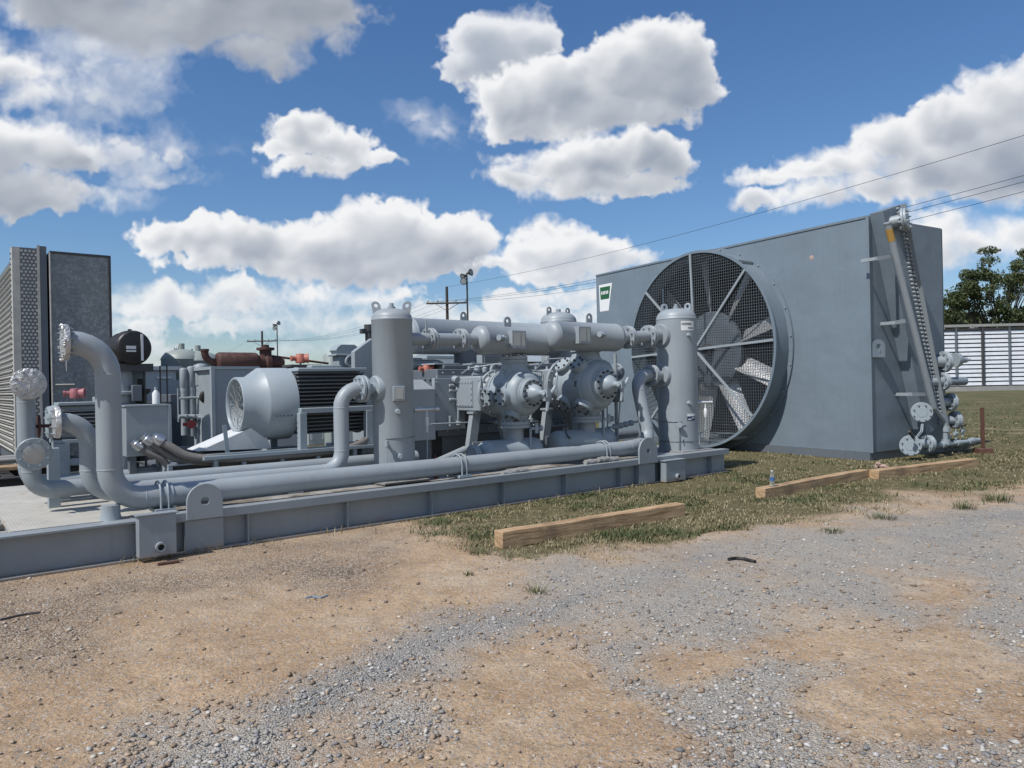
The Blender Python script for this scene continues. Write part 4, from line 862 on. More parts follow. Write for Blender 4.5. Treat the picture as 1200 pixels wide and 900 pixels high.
# ---------------------------------------------------------------- two pipes whose blinds face the viewer
def blind_riser(name, u, vt, yv, z_low, x_end, rad, label, lab2, foil_full, low=None):
    x = S(u, vt, yv).x; z = S(u, vt, yv).z; t = thing(name, label, 'pipe', (x, yv, ZD)); mb = MB()
    P = [(x, yv-.26, z), (x, yv, z), (x, yv, z_low), (x_end, yv, z_low)]; mb.pipe(P, rad, .20, 20); part('pipe_run', mb, M['grey'], t)
    R_ = rad*1.80; mb = MB(); mb.flange((x, yv-.30, z), (0, 1, 0), R_, .04, 8); part('flange', mb, M['light'], t)
    mb = MB()
    if foil_full:
        mb.lathe((x, yv-.315, z), (0, 1, 0), [(0, R_*.2), (.002, R_*.9), (.012, R_*1.05), (.04, R_*1.06), (.05, R_*.95)], 34)
    else: mb.lathe((x, yv-.306, z), (0, 1, 0), [(0, R_*.3), (.002, R_*.55), (.005, R_*.62)], 28)
    part('foil_cover', mb, M['foil'] if foil_full else M['blindm'], t, lab2); return t
blind_riser('blind_flanged_pipe', 30, 450, 1.95, .60, 5.2, .088, 'upper pipe ending in a round foil wrapped disc facing forward', 'round crumpled foil cover', True)
blind_riser('blind_flanged_pipe', 36, 530, 1.25, .61, 4.9, .088, 'lower pipe ending in a bolted steel blind facing forward', 'dull bolted blind disc', False)
for i, (x, y) in enumerate(((1.9, 1.25), (3.0, 1.25), (4.0, 1.95), (2.6, 1.95), (2.9, .72), (1.5, .72))):
    mb = MB(); mb.box((x-.05, y-.06, ZD-.004), (x+.05, y+.06, .50)); mb.box((x-.09, y-.09, ZD-.003), (x+.09, y+.09, ZD+.012)); solo('pipe_support', mb, M['grey'], ['short post under the lower blind pipe, left', 'short post under the lower blind pipe, right', 'short post under the upper blind pipe, right', 'short post under the upper blind pipe, left', 'short post under the suction pipe near the left vessel', 'short post under the suction pipe near its elbow'][i], 'pipe support', (x, y, ZD), SK, 'low pipe supports on the deck')
# ---------------------------------------------------------------- vessels
def vessel(x, y, r, ztop, label, seamz=None, skirt=True, lugs=True, name='scrubber_vessel', group='vertical pressure vessels', mat=None):
    t = thing(name, label, 'pressure vessel', (x, y, ZD), SK, group); h = ztop-ZD; mat = mat or M['grey']; hd = r*.55
    prof = [(0, r*1.02), (.012, r*1.02), (.012, r)] if skirt else [(0, r)]
    prof += [(h-hd-.014, r), (h-hd-.010, r*1.012), (h-hd+.004, r*1.012), (h-hd+.008, r)]
    prof += [(h-hd+.01+(hd-.01)*math.sin(a), r*math.cos(a)**.72) for a in [PI/2*k/9 for k in range(1, 9)]] + [(h, r*.02)]
    mb = MB(); mb.lathe((x, y, ZD), (0, 0, 1), prof, 44); part('shell', mb, mat, t)
    mb = MB(); mb.box((x-r*1.25, y-r*1.25, ZD+.009), (x+r*1.25, y+r*1.25, ZD+.03)); part('base_plate', mb, M['skid'], t)
    return t
def head_lug(t, x, y, z, w, h, ex=(1, 0, 0), th=.025, lean=0):
    mb = MB(); mb.lug((x, y, z), ex, (lean*ex[0], lean*ex[1], 1), w, h, w*.2, th); part('lifting_lug', mb, M['grey'], t, bevel=.002)
vd = V3((.96, -.28, 0))  # roughly square to the line of sight, in skid axes
def facing(px, py):      # direction from a point on the skid toward the viewer
    q = SK.l(V3((0, 0, EYE))) - V3((px, py, 0)); q.z = 0; return q.normalized()
x1, y1, rv1, zt1 = 4.26, .72, .262, 2.60
v1 = vessel(x1, y1, rv1, zt1, 'tall left vertical pressure vessel with two large ear lugs')
fv = facing(x1, y1); sv = V3((-fv.y, fv.x, 0))   # sv points to the viewer's right
if sv.dot(V3((1, 0, 0))) < 0: sv = -sv
for s in (-1, 1):
    c = V3((x1, y1, zt1-.10))+sv*(s*rv1*.66); mb = MB(); mb.lug(c, sv, V3((0, 0, 1))+sv*(s*.18), .115, .20, .024, .024); part('lifting_lug', mb, M['grey'], v1, bevel=.002)
mb = MB(); mb.lathe((x1, y1, zt1-.02), (0, 0, 1), [(0, .05), (.045, .05), (.045, .028), (.09, .028)], 14); part('top_nozzle', mb, M['grey'], v1)
def nameplate(t, cx, cy, r, ang_side, z, w, h, plate=True, name='nameplate'):
    f = (facing(cx, cy)*math.cos(ang_side)+V3((-facing(cx, cy).y, facing(cx, cy).x, 0))*math.sin(ang_side)).normalized(); sd = V3((0, 0, 1)).cross(f)
    c = V3((cx, cy, z))+f*(r+.03); mb = MB(); mb.bar(c-f*.045, c+f*.006, w*1.5, h*1.4); 
    mb.bar(c+f*.006, c+f*.012, w*1.42, h*1.32); pl = part('plate_bracket', mb, M['grey'], t, bevel=.003)
    mb = MB(); mb.bar(c+f*.0125, c+f*.0155, w, h); q = part(name, mb, M['tagm'], pl)
def bosses(t, cx, cy, r, lst):
    for (a, z, rr, ln) in lst:
        f0 = facing(cx, cy); f = f0*math.cos(a)+V3((-f0.y, f0.x, 0))*math.sin(a); c = V3((cx, cy, z))+f*(r-.01); mb = MB(); mb.lathe(c, f, [(0, rr*1.3), (.02, rr*1.15), (ln*.7, rr*1.1), (ln, rr*.9)], 14); nb = part('coupling', mb, M['light'], t)
side = 1 if V3((-fv.y, fv.x, 0)).dot(V3((1, 0, 0))) > 0 else -1
nameplate(v1, x1, y1, rv1, side*.25, S(473, 461, .5).z, .10, .135)
bosses(v1, x1, y1, rv1, [(side*.2, S(474, 482, .5).z, .03, .05), (side*.25, S(475, 534, .5).z, .03, .05)])
# left nozzle of vessel 1
mb = MB(); zn = zv; mb.cyl((xg+.03, y1, zn), (x1-rv1*.8, y1, zn), .075, n=20); mb.lathe((x1-rv1-.025, y1, zn), (1, 0, 0), [(0, .08), (.0, .15), (.02, .165), (.09, .17)], 28); part('side_nozzle', mb, M['light'], v1)
# brass valve with loop wire on the lower left of vessel 1
c = V3((x1, y1, S(452, 520, .5).z))+fv*rv1-sv*rv1*.35; mb = MB(); mb.cyl(c, c+fv*.10, .018, n=10); mb.cyl(c+fv*.08-V3((0, 0, .03)), c+fv*.08+V3((0, 0, .04)), .028, n=12); mb.cyl(c+fv*.08-V3((0, 0, .5)), c+fv*.08-V3((0, 0, .02)), .006, n=6); part('drain_valve', mb, M['light'], v1)
mb = MB(); zc = c.z+.06
mb.tube([V3((x1, y1, zc-.0))+(fv*math.cos(a)+sv*math.sin(a))*(rv1+.006) for a in [(-.4+k*.14) for k in range(14)]], .005, 6); mb.tube([V3((x1, y1, zc-.42))+(fv*math.cos(a)+sv*math.sin(a))*(rv1+.006) for a in [(-1.4+k*.2) for k in range(15)]], .004, 6); part('strap', mb, M['grey_d'], v1)
# gauge valve, white probe and red tag lines at its right
c = S(492, 480, .66); zz = c.z
gv = thing('relief_valve_line', 'horizontal copper toned valve with white probe and hanging tube beside left vessel', 'valve', (c.x, .62, zz))
mb = MB(); a0 = V3((x1+rv1*.9, .62, zz)); mb.cyl(a0, a0+V3((.12, 0, 0)), .035, n=12); mb.cyl(a0+V3((.10, 0, 0)), a0+V3((.34, -.03, 0)), .028, n=12); mb.cyl(a0+V3((.30, -.03, 0)), a0+V3((.36, -.03, 0)), .036, n=12); part('valve_body', mb, M['steel'], gv)
pc = a0+V3((.19, -.02, -.10)); mb = MB(); mb.cyl(pc, pc-V3((0, 0, .12)), .024, n=12); mb.cyl(pc+V3((0, 0, .09)), pc, .010, n=8); mb.cyl(pc-V3((0, 0, .12)), pc-V3((0, 0, .20)), .014, n=8); part('probe', mb, M['white'], gv)
mb = MB(); mb.cyl(pc-V3((0, 0, .18)), pc-V3((.01, 0, .78)), .008, n=8); part('tube', mb, M['light'], gv)
lp = pc-V3((.02, .0, .78)); vm = MB(); vm.cyl(lp-V3((.09, 0, .12)), lp-V3((.09, 0, -.05)), .03, n=12); vm.cyl(lp-V3((-.03, 0, .14)), lp-V3((-.03, 0, -.04)), .036, n=12); vm.cyl(lp-V3((.14, 0, .04)), lp+V3((.10, 0, -.04)), .02, n=10); vm.cyl(lp-V3((.09, 0, -.04)), lp-V3((.09, 0, -.08)), .04, n=12)
solo('regulator_valves', vm, M['light'], 'small cluster of grey valve bodies behind the front pipe beside the left vessel', 'valve', tuple(lp), SK)
mb = MB(); tc_ = lp+V3((.14, 0, .08))
for k in range(7):
    P = [tc_+V3((.02*math.sin(k*1.7+j*.9), .02*math.cos(k+j*.7), .12-.055*j)) for j in range(6)]; mb.tube(P, .013, 7)
mb.cyl(tc_+V3((0, 0, .12)), tc_+V3((0, 0, .2)), .006, n=6)
solo('hand_chain', mb, M['red'], 'dark red bundled plastic tags hanging beside the left vessel valves', 'tags', tuple(tc_), SK)
# right vessel
x2, y2, rv2, zt2 = 9.86, .62, .345, 2.86
v2 = vessel(x2, y2, rv2, zt2, 'right vertical pressure vessel standing in front of the big fan')
fv2 = facing(x2, y2); sv2 = V3((-fv2.y, fv2.x, 0)); 
if sv2.x < 0: sv2 = -sv2
side2 = 1 if V3((-fv2.y, fv2.x, 0)).dot(V3((1, 0, 0))) > 0 else -1
for s in (-1, 1):
    c = V3((x2, y2, zt2-.075))+sv2*(s*rv2*.58); mb = MB(); mb.lug(c, (sv2*.8+fv2*.5*s).normalized(), (0, 0, 1), .13, .17, .03, .026); part('lifting_lug', mb, M['light'], v2, bevel=.002)
mb = MB(); mb.lathe((x2, y2, zt2-.02), (0, 0, 1), [(0, .05), (.06, .05), (.06, .03), (.10, .03)], 12); part('top_nozzle', mb, M['grey'], v2)
bosses(v2, x2, y2, rv2, [(side2*.60, S(807, 393, .35).z, .028, .06), (side2*.55, S(809, 472, .35).z, .03, .06)])
zl = e3.z
zu = S(762, 393, .7).z
for z_, nm in ((zu, 'upper_nozzle'), (zl, 'lower_nozzle')):
    mb = MB(); mb.cyl((x2-rv2-.16, .70, z_), (x2-rv2*.6, .70, z_), .10, n=22); mb.lathe((x2-rv2-.045, .70, z_), (1, 0, 0), [(0, .10), (.0, .19), (.02, .205), (.12, .215)], 30); part(nm, mb, M['grey'], v2)
# white sticker and small dark label, curved with the shell
def sticker(t, cx, cy, r, a0, a1, z0, z1, mats, name, lines=None):
    f0 = facing(cx, cy); sd = V3((-f0.y, f0.x, 0)); mb = MB(); K = 10
    def P(a, z, e): return V3((cx, cy, z))+(f0*math.cos(a)+sd*math.sin(a))*(r+e)
    vs = []; fs = []
    for k in range(K+1):
        a = a0+(a1-a0)*k/K; vs += [P(a, z0, .002), P(a, z1, .002)]
    for k in range(K): fs.append((2*k, 2*k+2, 2*k+3, 2*k+1))
    mb.add(vs, fs); mb.m = 1
    for (b0, b1, c0, c1) in lines or []:
        vs = []; fs = []; q = 8
        for k in range(q+1):
            a = a0+(a1-a0)*(b0+(b1-b0)*k/q); vs += [P(a, z0+(z1-z0)*c0, .0035), P(a, z0+(z1-z0)*c1, .0035)]
        for k in range(q): fs.append((2*k, 2*k+2, 2*k+3, 2*k+1))
        mb.add(vs, fs)
    return part(name, mb, mats, t)
zs0, zs1 = S(803, 387, .3).z, S(803, 376, .3).z
ln1 = []
xx = .05
for w_ in (.05, .04, .05, .03, .05, .05, .04, .06, .05, .03, .05): ln1.append((xx, xx+w_, .56, .82)); xx += w_+.022
ln1 += [(.5, .58, .18, .34), (.6, .70, .18, .34), (.72, .80, .18, .34), (.82, .92, .18, .34)]
sticker(v2, x2, y2, rv2, side2*.22, side2*.98, zs0, zs1, [M['paper'], M['grey_d']], 'sticker', ln1)
zs0, zs1 = S(805, 493, .3).z, S(805, 485, .3).z
sticker(v2, x2, y2, rv2, side2*.45, side2*.92, zs0, zs1, [M['navy'], M['paper']], 'warning_label', [(0, 1, .62, 1.0), (.1, .5, .12, .26), (.55, .9, .3, .42)])
# tubing on vessel 2 lower front
zc = S(792, 495, .3).z
mb = MB(); mb.tube([V3((x2, y2, zc))+(fv2*math.cos(a)-sv2*math.sin(a))*(rv2+.008) for a in [(-.2+k*.12) for k in range(13)]], .006, 6); mb.tube([V3((x2, y2, zc-.34))+(fv2*math.cos(a)-sv2*math.sin(a))*(rv2+.006) for a in [(-1.3+k*.2) for k in range(14)]], .006, 6)
mb.tube([V3((x2, y2, zc))+fv2*(rv2+.02)+sv2*.1, V3((x2, y2, zc-.05))+fv2*(rv2+.03)+sv2*.02, V3((x2, y2, zc-.55))+fv2*(rv2+.02)+sv2*.01], .007, 6)
part('tubing', mb, M['grey_d'], v2)
c = V3((x2, y2, zc-.05))+fv2*rv2+sv2*.02; mb = MB(); mb.cyl(c, c+fv2*.07, .035, n=12); mb.cyl(c+fv2*.07, c+fv2*.09, .05, n=12); part('drain_valve', mb, M['light'], v2)
c = V3((x2, y2, S(815, 471, .6).z))+sv2*rv2; lvl = thing('level_switch', 'slim white level probe hanging right of the right vessel', 'probe', tuple(c))
mb = MB(); mb.cyl(c-sv2*.02, c+sv2*.22, .026, n=12); mb.cyl(c+sv2*.2, c+sv2*.24, .034, n=12); part('valve_body', mb, M['steel'], lvl)
mb = MB(); q = c+sv2*.12; mb.cyl(q-V3((0, 0, .02)), q-V3((0, 0, .12)), .012, n=8); mb.lathe(q-V3((0, 0, .10)), (0, 0, -1), [(0, .014), (.02, .03), (.14, .03), (.18, .012)], 12); part('probe', mb, M['white'], lvl)
mb = MB(); mb.tube(bend([q-V3((0, 0, .26)), q-V3((0, 0, .5)), q-V3((0, 0, .58))-sv2*.22, V3((x2, y2, q.z-.62))+fv2*(rv2+.05)+sv2*.05], .12), .010, 8); part('flex_lead', mb, M['light'], lvl)
# ---------------------------------------------------------------- pulsation bottles
def bottle(x0, x1_, y, z, r, name, label, e=.55, lug_x=(), grp='horizontal pulsation bottles', mat=None):
    t = thing(name, label, 'pulsation bottle', ((x0+x1_)/2, y, z), SK, grp); L_ = x1_-x0; hd = r*e
    prof = [(0, r*.02)] + [(hd*(1-math.cos(a)), r*math.sin(a)**.75) for a in [PI/2*k/8 for k in range(1, 8)]] + [(hd-.004, r), (hd, r*1.012), (hd+.014, r*1.012), (hd+.018, r), (L_-hd-.018, r), (L_-hd-.014, r*1.012), (L_-hd, r*1.012), (L_-hd+.004, r)]
    prof += [(L_-hd*(1-math.cos(a)), r*math.sin(a)**.75) for a in [PI/2*k/8 for k in range(7, 0, -1)]] + [(L_, r*.02)]
    mb = MB(); mb.lathe((x0, y, z), (1, 0, 0), prof, 40); part('shell', mb, mat or M['grey'], t)
    for lx in lug_x:
        mb = MB(); mb.lug((lx, y, z+r-.02), (1, 0, 0), (0, 0, 1), .13, .17, .028, .022); part('lifting_lug', mb, M['grey'], t, bevel=.002)
    return t
YB = .82
def sx_at(u, v, y): return S(u, v, y).x
b1x0, b1x1 = sx_at(556, 398, YB+.05), sx_at(641, 398, YB+.05); zb1 = S(598, 399, YB).z
cy1x, cy2x = S(606, 460, .9).x, S(690, 450, .9).x
B1 = bottle(b1x0, b1x1, YB+.05, zb1, .205, 'pulsation_bottle', 'upper left horizontal bottle on the first cylinder, joined to the left vessel', lug_x=(S(597, 380, YB).x,))
b2x0, b2x1 = sx_at(640, 394, YB-.12), sx_at(726, 394, YB-.12); zb2 = S(683, 394.5, YB-.12).z
B2 = bottle(b2x0, b2x1, YB-.12, zb2, .225, 'pulsation_bottle', 'upper right horizontal bottle on the second cylinder, joined to the right vessel', lug_x=(S(679, 377, YB+.1).x,))
for t, bx, by, bz, br, u in ((B1, 0, YB+.05, zb1, .205, 605), (B2, 0, YB-.12, zb2, .225, 682)):
    x = S(u, 398, by-br).x; mb = MB(); mb.box((x-.13, by-br-.07, bz-.13), (x+.13, by-br+.05, bz+.13)); q = part('plate_bracket', mb, M['grey'], t, bevel=.003); mb = MB(); mb.box((x-.10, by-br-.076, bz-.09), (x+.02, by-br-.072, bz+.10)); mb.box((x+.04, by-br-.076, bz-.09), (x+.10, by-br-.072, bz+.10)); part('nameplate', mb, M['tagm'], q)
    x = S(u-15 if u < 640 else u+24, 398, by-br).x; mb = MB(); mb.lathe((x, by-br+.02, bz+.02), (0, -1, 0), [(0, .045), (.05, .04), (.07, .04), (.07, .02), (.1, .02)], 14); mb.lathe((x, by-br-.05, bz+.02), (-1, -.2, 0), [(0, .02), (.12, .025), (.13, .045), (.15, .045)], 12); part('side_fitting', mb, M['light'], t)
# connecting spools
def spool(p, q, r, fls, name, label, R_=None, mat=None, grp='flanged spool pipes'):
    p = V3(p); q = V3(q); d = (q-p).normalized(); t = thing(name, label, 'spool pipe', tuple(p), SK, grp); mb = MB(); mb.cyl(p, q, r, n=22); part('pipe_run', mb, M['grey'], t)
    for f in fls:
        c = p+(q-p)*f; mb = MB(); mb.flange(c-d*.045, d, R_ or r*1.95, .04, 8); mb.flange(c+d*.004, d, R_ or r*1.95, .04, 8); part('flange', mb, M['grey'], t)
    return t
zz = S(500, 398, y1).z
spool((x1+rv1*.85, y1, zz), (b1x0+.06, YB+.05, zb1), .085, (.30, .74), 'spool_pipe', 'double flanged spool between the left vessel and the upper left bottle', .155)
spool((b2x1-.06, YB-.12, zb2), (x2-rv2*.8, .70, zu), .10, (.22, .68), 'spool_pipe', 'double flanged spool between upper right bottle and the right vessel', .19)
mb = MB(); q = S(735, 380, .7); mb.cyl((q.x, .7, q.z), (q.x, .7, q.z-.25), .011, n=8); q2 = S(499, 375, .75); mb2 = MB(); mb2.cyl((q2.x, .75, q2.z), (q2.x, .75, q2.z-.18), .012, n=8)
solo('vent_stub', mb, M['light'], 'thin upright stub on the right double flanged spool', 'stub', (q.x, .7, q.z-.25), SK); solo('vent_stub', mb2, M['grey'], 'thin upright stub on the left double flanged spool', 'stub', (q2.x, .75, q2.z-.18), SK)
# rear long bottle, its nozzle, and the rear vessel
yr = 2.9; zr = S(560, 396, yr).z; rr_ = .30
RB = bottle(S(470, 396, yr).x, S(640, 396, yr).x+.4, yr, zr, rr_, 'pulsation_bottle', 'large long horizontal bottle at the rear, seen behind the upper left bottle', lug_x=(S(543, 375, yr).x,))
mb = MB(); xn = S(545, 410, yr).x; mb.cyl((xn, yr, zr-rr_*.7), (xn, yr, zr-rr_-.35), .20, n=24); mb.flange((xn, yr, zr-rr_-.40), (0, 0, 1), .30, .06, 12); part('bottom_nozzle', mb, M['grey_d'], RB)
x3, y3 = S(655, 400, 3.3).x, 3.3
v3 = vessel(x3, y3, .36, S(655, 366, 3.3).z, 'rear vertical pressure vessel rising behind the upper right bottle')
for s in (-1, 1):
    mb = MB(); mb.lug((x3+s*.25, y3, S(655, 366, 3.3).z-.07), (1, 0, 0), (0, 0, 1), .12, .17, .03, .025); part('lifting_lug', mb, M['grey'], v3)
mb = MB(); mb.lathe((x3, y3, S(655, 366, 3.3).z-.02), (0, 0, 1), [(0, .05), (.08, .05)], 12); part('top_nozzle', mb, M['grey'], v3)
# ---------------------------------------------------------------- the compressor: crankcase and two near cylinders (throws point to the viewer, -y)
cmp_ = thing('reciprocating_compressor', 'grey reciprocating compressor with two bolted cylinder heads pointing forward', 'compressor', (cy1x, 2.6, ZD))
xk0, xk1 = S(513, 470, 2.2).x, cy2x+.75
mb = MB(); mb.box((xk0, 2.2, .95), (xk1, 3.2, 1.86)); mb.box((xk0-.06, 2.12, .80), (xk1+.06, 3.28, .95)); mb.box((xk0+.2, 2.3, 1.865), (xk1-.1, 3.1, 1.93))
for k in range(5): mb.cyl((xk0-.0, 2.4+.16*k, 1.70), (xk0-.03, 2.4+.16*k, 1.70), .022, n=6)
part('crankcase', mb, M['grey_d'], cmp_, bevel=.02)
mb = MB(); mb.box((xk0+.1, 2.25, ZD), (xk1-.1, 3.15, .80)); part('pedestal', mb, M['grey_d'], cmp_)
for k in range(4):
    x = xk0+.3+k*(xk1-xk0-.6)/3; mb = MB(); mb.box((x-.25, 2.35, 1.935), (x+.25, 3.0, 1.96)); mb.cyl((x, 2.7, 1.96), (x, 2.7, 2.0), .05, n=10); part('cover', mb, M['grey'], cmp_, bevel=.004)
def cylinder(cx, rad, zc, ybody0, ybody1, big):
    # crosshead guide with bolted window plate
    mb = MB(); g0, g1 = ybody0, 2.22; hw = .30
    mb.box((cx-hw, g0+.12, zc-.27), (cx+hw, g1, zc+.27)); mb.lathe((cx, g0+.14, zc), (0, -1, 0), [(0, .33), (.10, .33), (.14, .30)], 30)
    g = part('crosshead_guide', mb, M['grey'], cmp_, bevel=.02)
    mb = MB(); mb.box((cx-hw-.012, g0+.30, zc-.20), (cx-hw-.002, g1-.12, zc+.20)); ya, yb = g0+.33, g1-.15
    for k in range(7):
        for z in (zc-.175, zc+.175): mb.cyl((cx-hw-.01, ya+(yb-ya)*k/6, z), (cx-hw-.026, ya+(yb-ya)*k/6, z), .012, n=6)
    for k in range(1, 4):
        for y in (ya, yb): mb.cyl((cx-hw-.01, y, zc-.175+.35*k/4), (cx-hw-.026, y, zc-.175+.35*k/4), .012, n=6)
    part('window_plate', mb, M['grey'], g)
    # barrel
    prof = [(0, rad*.80), (.03, rad*.86), (.10, rad*.98), (.18, rad), (ybody0-ybody1-.20, rad), (ybody0-ybody1-.09, rad*.95), (ybody0-ybody1-.03, rad*.84), (ybody0-ybody1, rad*.74)]
    mb = MB(); mb.lathe((cx, ybody0, zc), (0, -1, 0), prof, 40)
    # suction neck up and discharge neck down, cast into the barrel
    yn = (ybody0+ybody1)/2
    mb.lathe((cx, yn, zc+rad*.55), (0, 0, 1), [(0, rad*.80), (rad*.40, rad*.66), (rad*.62, rad*.56), (rad*.78, rad*.54)], 28)
    mb.lathe((cx, yn, zc-rad*.55), (0, 0, -1), [(0, rad*.80), (rad*.40, rad*.62), (rad*.60, rad*.52), (rad*.72, rad*.5)], 28)
    b = part('barrel', mb, M['light'], cmp_, smooth=50)
    for yy in (ybody0-.13, ybody1+.16):
        mb = MB(); mb.lathe((cx, yy+.02, zc), (0, -1, 0), [(0, rad*.96), (.004, rad*1.035), (.036, rad*1.035), (.04, rad*.96)], 36); part('rib', mb, M['light'], b)
    for (ddx, dz) in ((-.86, .30), (-.55, .80), (.55, .80), (.2, -.97)):
        d = V3((ddx, 0, dz)).normalized(); c = V3((cx, ybody1+.30, zc))+d*rad*.9; mb = MB(); mb.lathe(c, d, [(0, .055), (.05, .05), (.05, .034), (.085, .034), (.085, .012), (.13, .012)], 12); part('boss', mb, M['light'], b)
    q = V3((cx-rad*.80, ybody1+.20, zc+.02)); d = V3((-.78, -.2, 0)).normalized(); mb = MB(); mb.bar(q+d*.03, q+d*.075, .12, .09); part('nameplate', mb, M['dark'], b)
    mb = MB(); mb.lathe((cx, ybody0+.10, zc), (0, -1, 0), [(0, rad*.9), (.0, rad*1.08), (.055, rad*1.08), (.055, rad*.9)], 36); mb.boltring((cx, ybody0+.045, zc), (0, -1, 0), rad*1.0, 16, .018, .03); part('mounting_flange', mb, M['grey'], cmp_)
    # outer head with ring of bolts, cone and hand wheel
    hr = rad*.62; y = ybody1; mb = MB(); mb.lathe((cx, y+.02, zc), (0, -1, 0), [(0, hr*1.08), (.04, hr*1.08), (.05, hr), (.085, hr), (.095, hr*.95)], 36); mb.m = 1; mb.boltring((cx, y-.07, zc), (0, -1, 0), hr*.83, 14, .020, .035); hd = part('cylinder_head', mb, [M['light'], M['dark']], cmp_)
    mb = MB(); mb.lathe((cx, y-.075, zc), (0, -1, 0), [(0, hr*.66), (.03, hr*.62), (.10, hr*.52), (.15, hr*.30), (.17, hr*.20), (.27, .035)], 26); part('clearance_pocket', mb, M['light'], hd)
    # arm-shaped yoke at the nose
    mb = MB(); q = V3((cx+.02, y-.34, zc)); mb.tube([q+V3((-.06, .0, 0)), q+V3((.06, 0, -.02)), q+V3((.13, 0, .04)), q+V3((.17, 0, .10))], [.035, .03, .026, .02], 8); mb.tube([q, q+V3((.03, 0, -.12)), q+V3((0, 0, -.26))], [.04, .028, .02], 8); mb.box(q+V3((-.03, -.05, -.06)), q+V3((.04, .05, .05))); part('yoke', mb, M['light'], hd)
    return yn
def covers(cx, zc, rad, lst, yn):
    for (dx, dz, yy, cr, ln) in lst:
        d = V3((dx, 0, dz)).normalized(); c = V3((cx, yy, zc))+d*(rad*.80); mb = MB()
        mb.lathe(c, d, [(0, cr*1.05), (rad*.20+ln*.3, cr*.95), (rad*.20+ln*.5, cr*.95), (rad*.20+ln*.5, cr*1.06), (rad*.20+ln*.8, cr*1.06), (rad*.20+ln*.8, cr*.99), (rad*.20+ln, cr*.99)], 26)
        mb.m = 1; mb.boltring(c+d*(rad*.20+ln-.004), d, cr*.74, 6, .019, .028); v = part('valve_cover', mb, [M['light'], M['dark']], cmp_)
zc1 = S(600, 461, .85).z; zc2 = S(692, 451, .85).z
yn1 = cylinder(cy1x-.02, .34, zc1, 1.28, .58, 0); yn2 = cylinder(cy2x, .41, zc2, 1.36, .56, 1)
covers(cy1x-.02, zc1, .34, [(-1, -.12, .78, .13, .07), (-1, -.12, 1.10, .13, .07), (1, .5, .85, .12, .07), (-.5, -1, .8, .12, .06)], yn1)
covers(cy2x, zc2, .41, [(-1, 1.0, .80, .14, .09), (-1, 1.0, 1.14, .14, .09), (-.75, -1, .78, .16, .07), (1, .75, .9, .15, .08), (-1, -.9, 1.14, .14, .08)], yn2)
# necks: flange pair to bottle above, flange pair to bottle below
def neck(cx, y, z0, z1, r, R_, label, band=False):
    t = thing('neck_pipe', label, 'flanged neck', (cx, y, z0), SK, 'flanged necks of the cylinders'); mb = MB(); mb.cyl((cx, y, z0), (cx, y, z1), r, n=24); part('pipe_run', mb, M['grey'], t)
    zf = z0+.01 if z1 > z0 else z0-.10
    if band:
        mb = MB(); mb.cyl((cx, y, zf+.045), (cx, y, zf+.085), R_*.96, n=30); part('bare_band', mb, M['copper'], t)
    mb = MB(); mb.lathe((cx, y, zf), (0, 0, 1), [(0, R_), (.045, R_)], 30); mb.lathe((cx, y, zf+(.085 if band else .05)), (0, 0, 1), [(0, R_), (.045, R_)], 30); mb.boltring((cx, y, zf+(.13 if band else .095)), (0, 0, 1), R_*.85, 10, .02, .03); part('flange', mb, M['grey'], t)
neck(cy1x-.02, yn1, zc1+.34*1.30, zb1-.1, .105, .20, 'flanged neck between the first cylinder and the upper left bottle')
neck(cy2x, yn2, zc2+.41*1.28, zb2-.1, .135, .25, 'flanged neck with bare brown band below the upper right bottle', True)
zlb = .66
neck(cy1x-.02, yn1, zc1-.34*1.22, zlb, .12, .22, 'flanged neck below the first cylinder'); neck(cy2x, yn2, zc2-.41*1.22, zlb, .14, .25, 'flanged neck below the second cylinder')
LB1 = bottle(S(566, 532, .85).x, S(636, 528, .85).x, yn1, .60, .185, 'pulsation_bottle', 'low light grey bottle under the first cylinder, behind the front pipe', e=.7, mat=M['light'])
LB2 = bottle(S(652, 520, .85).x, S(722, 512, .85).x, yn2, .64, .21, 'pulsation_bottle', 'low light grey bottle under the second cylinder, behind the front pipe', e=.7, mat=M['light'])
mb = MB(); q = V3((S(556, 533, .85).x, yn1, .60)); mb.flange(q, (1, 0, 0), .14, .04, 8); mb.cyl(q+V3((.04, 0, 0)), q+V3((.3, 0, 0)), .07); mb.flange(q+V3((.045, 0, 0)), (1, 0, 0), .14, .04, 8); part('end_flange', mb, M['light'], LB1)
for (t, q) in ((LB1, V3((cy1x+.12, yn1-.18, .93))), (LB2, V3((cy2x+.18, yn2-.2, 1.0)))):
    mb = MB(); mb.cyl(q, q+V3((.16, -.02, 0)), .022, n=10); mb.cyl(q+V3((.1, -.02, -.07)), q+V3((.1, -.02, .08)), .03, n=10); mb.cyl(q+V3((.16, -.02, 0)), q+V3((.20, -.02, 0)), .045, n=12); mb.cyl(q-V3((0, 0, .32)), q, .018, n=8); part('bleed_valve', mb, M['light'], t)
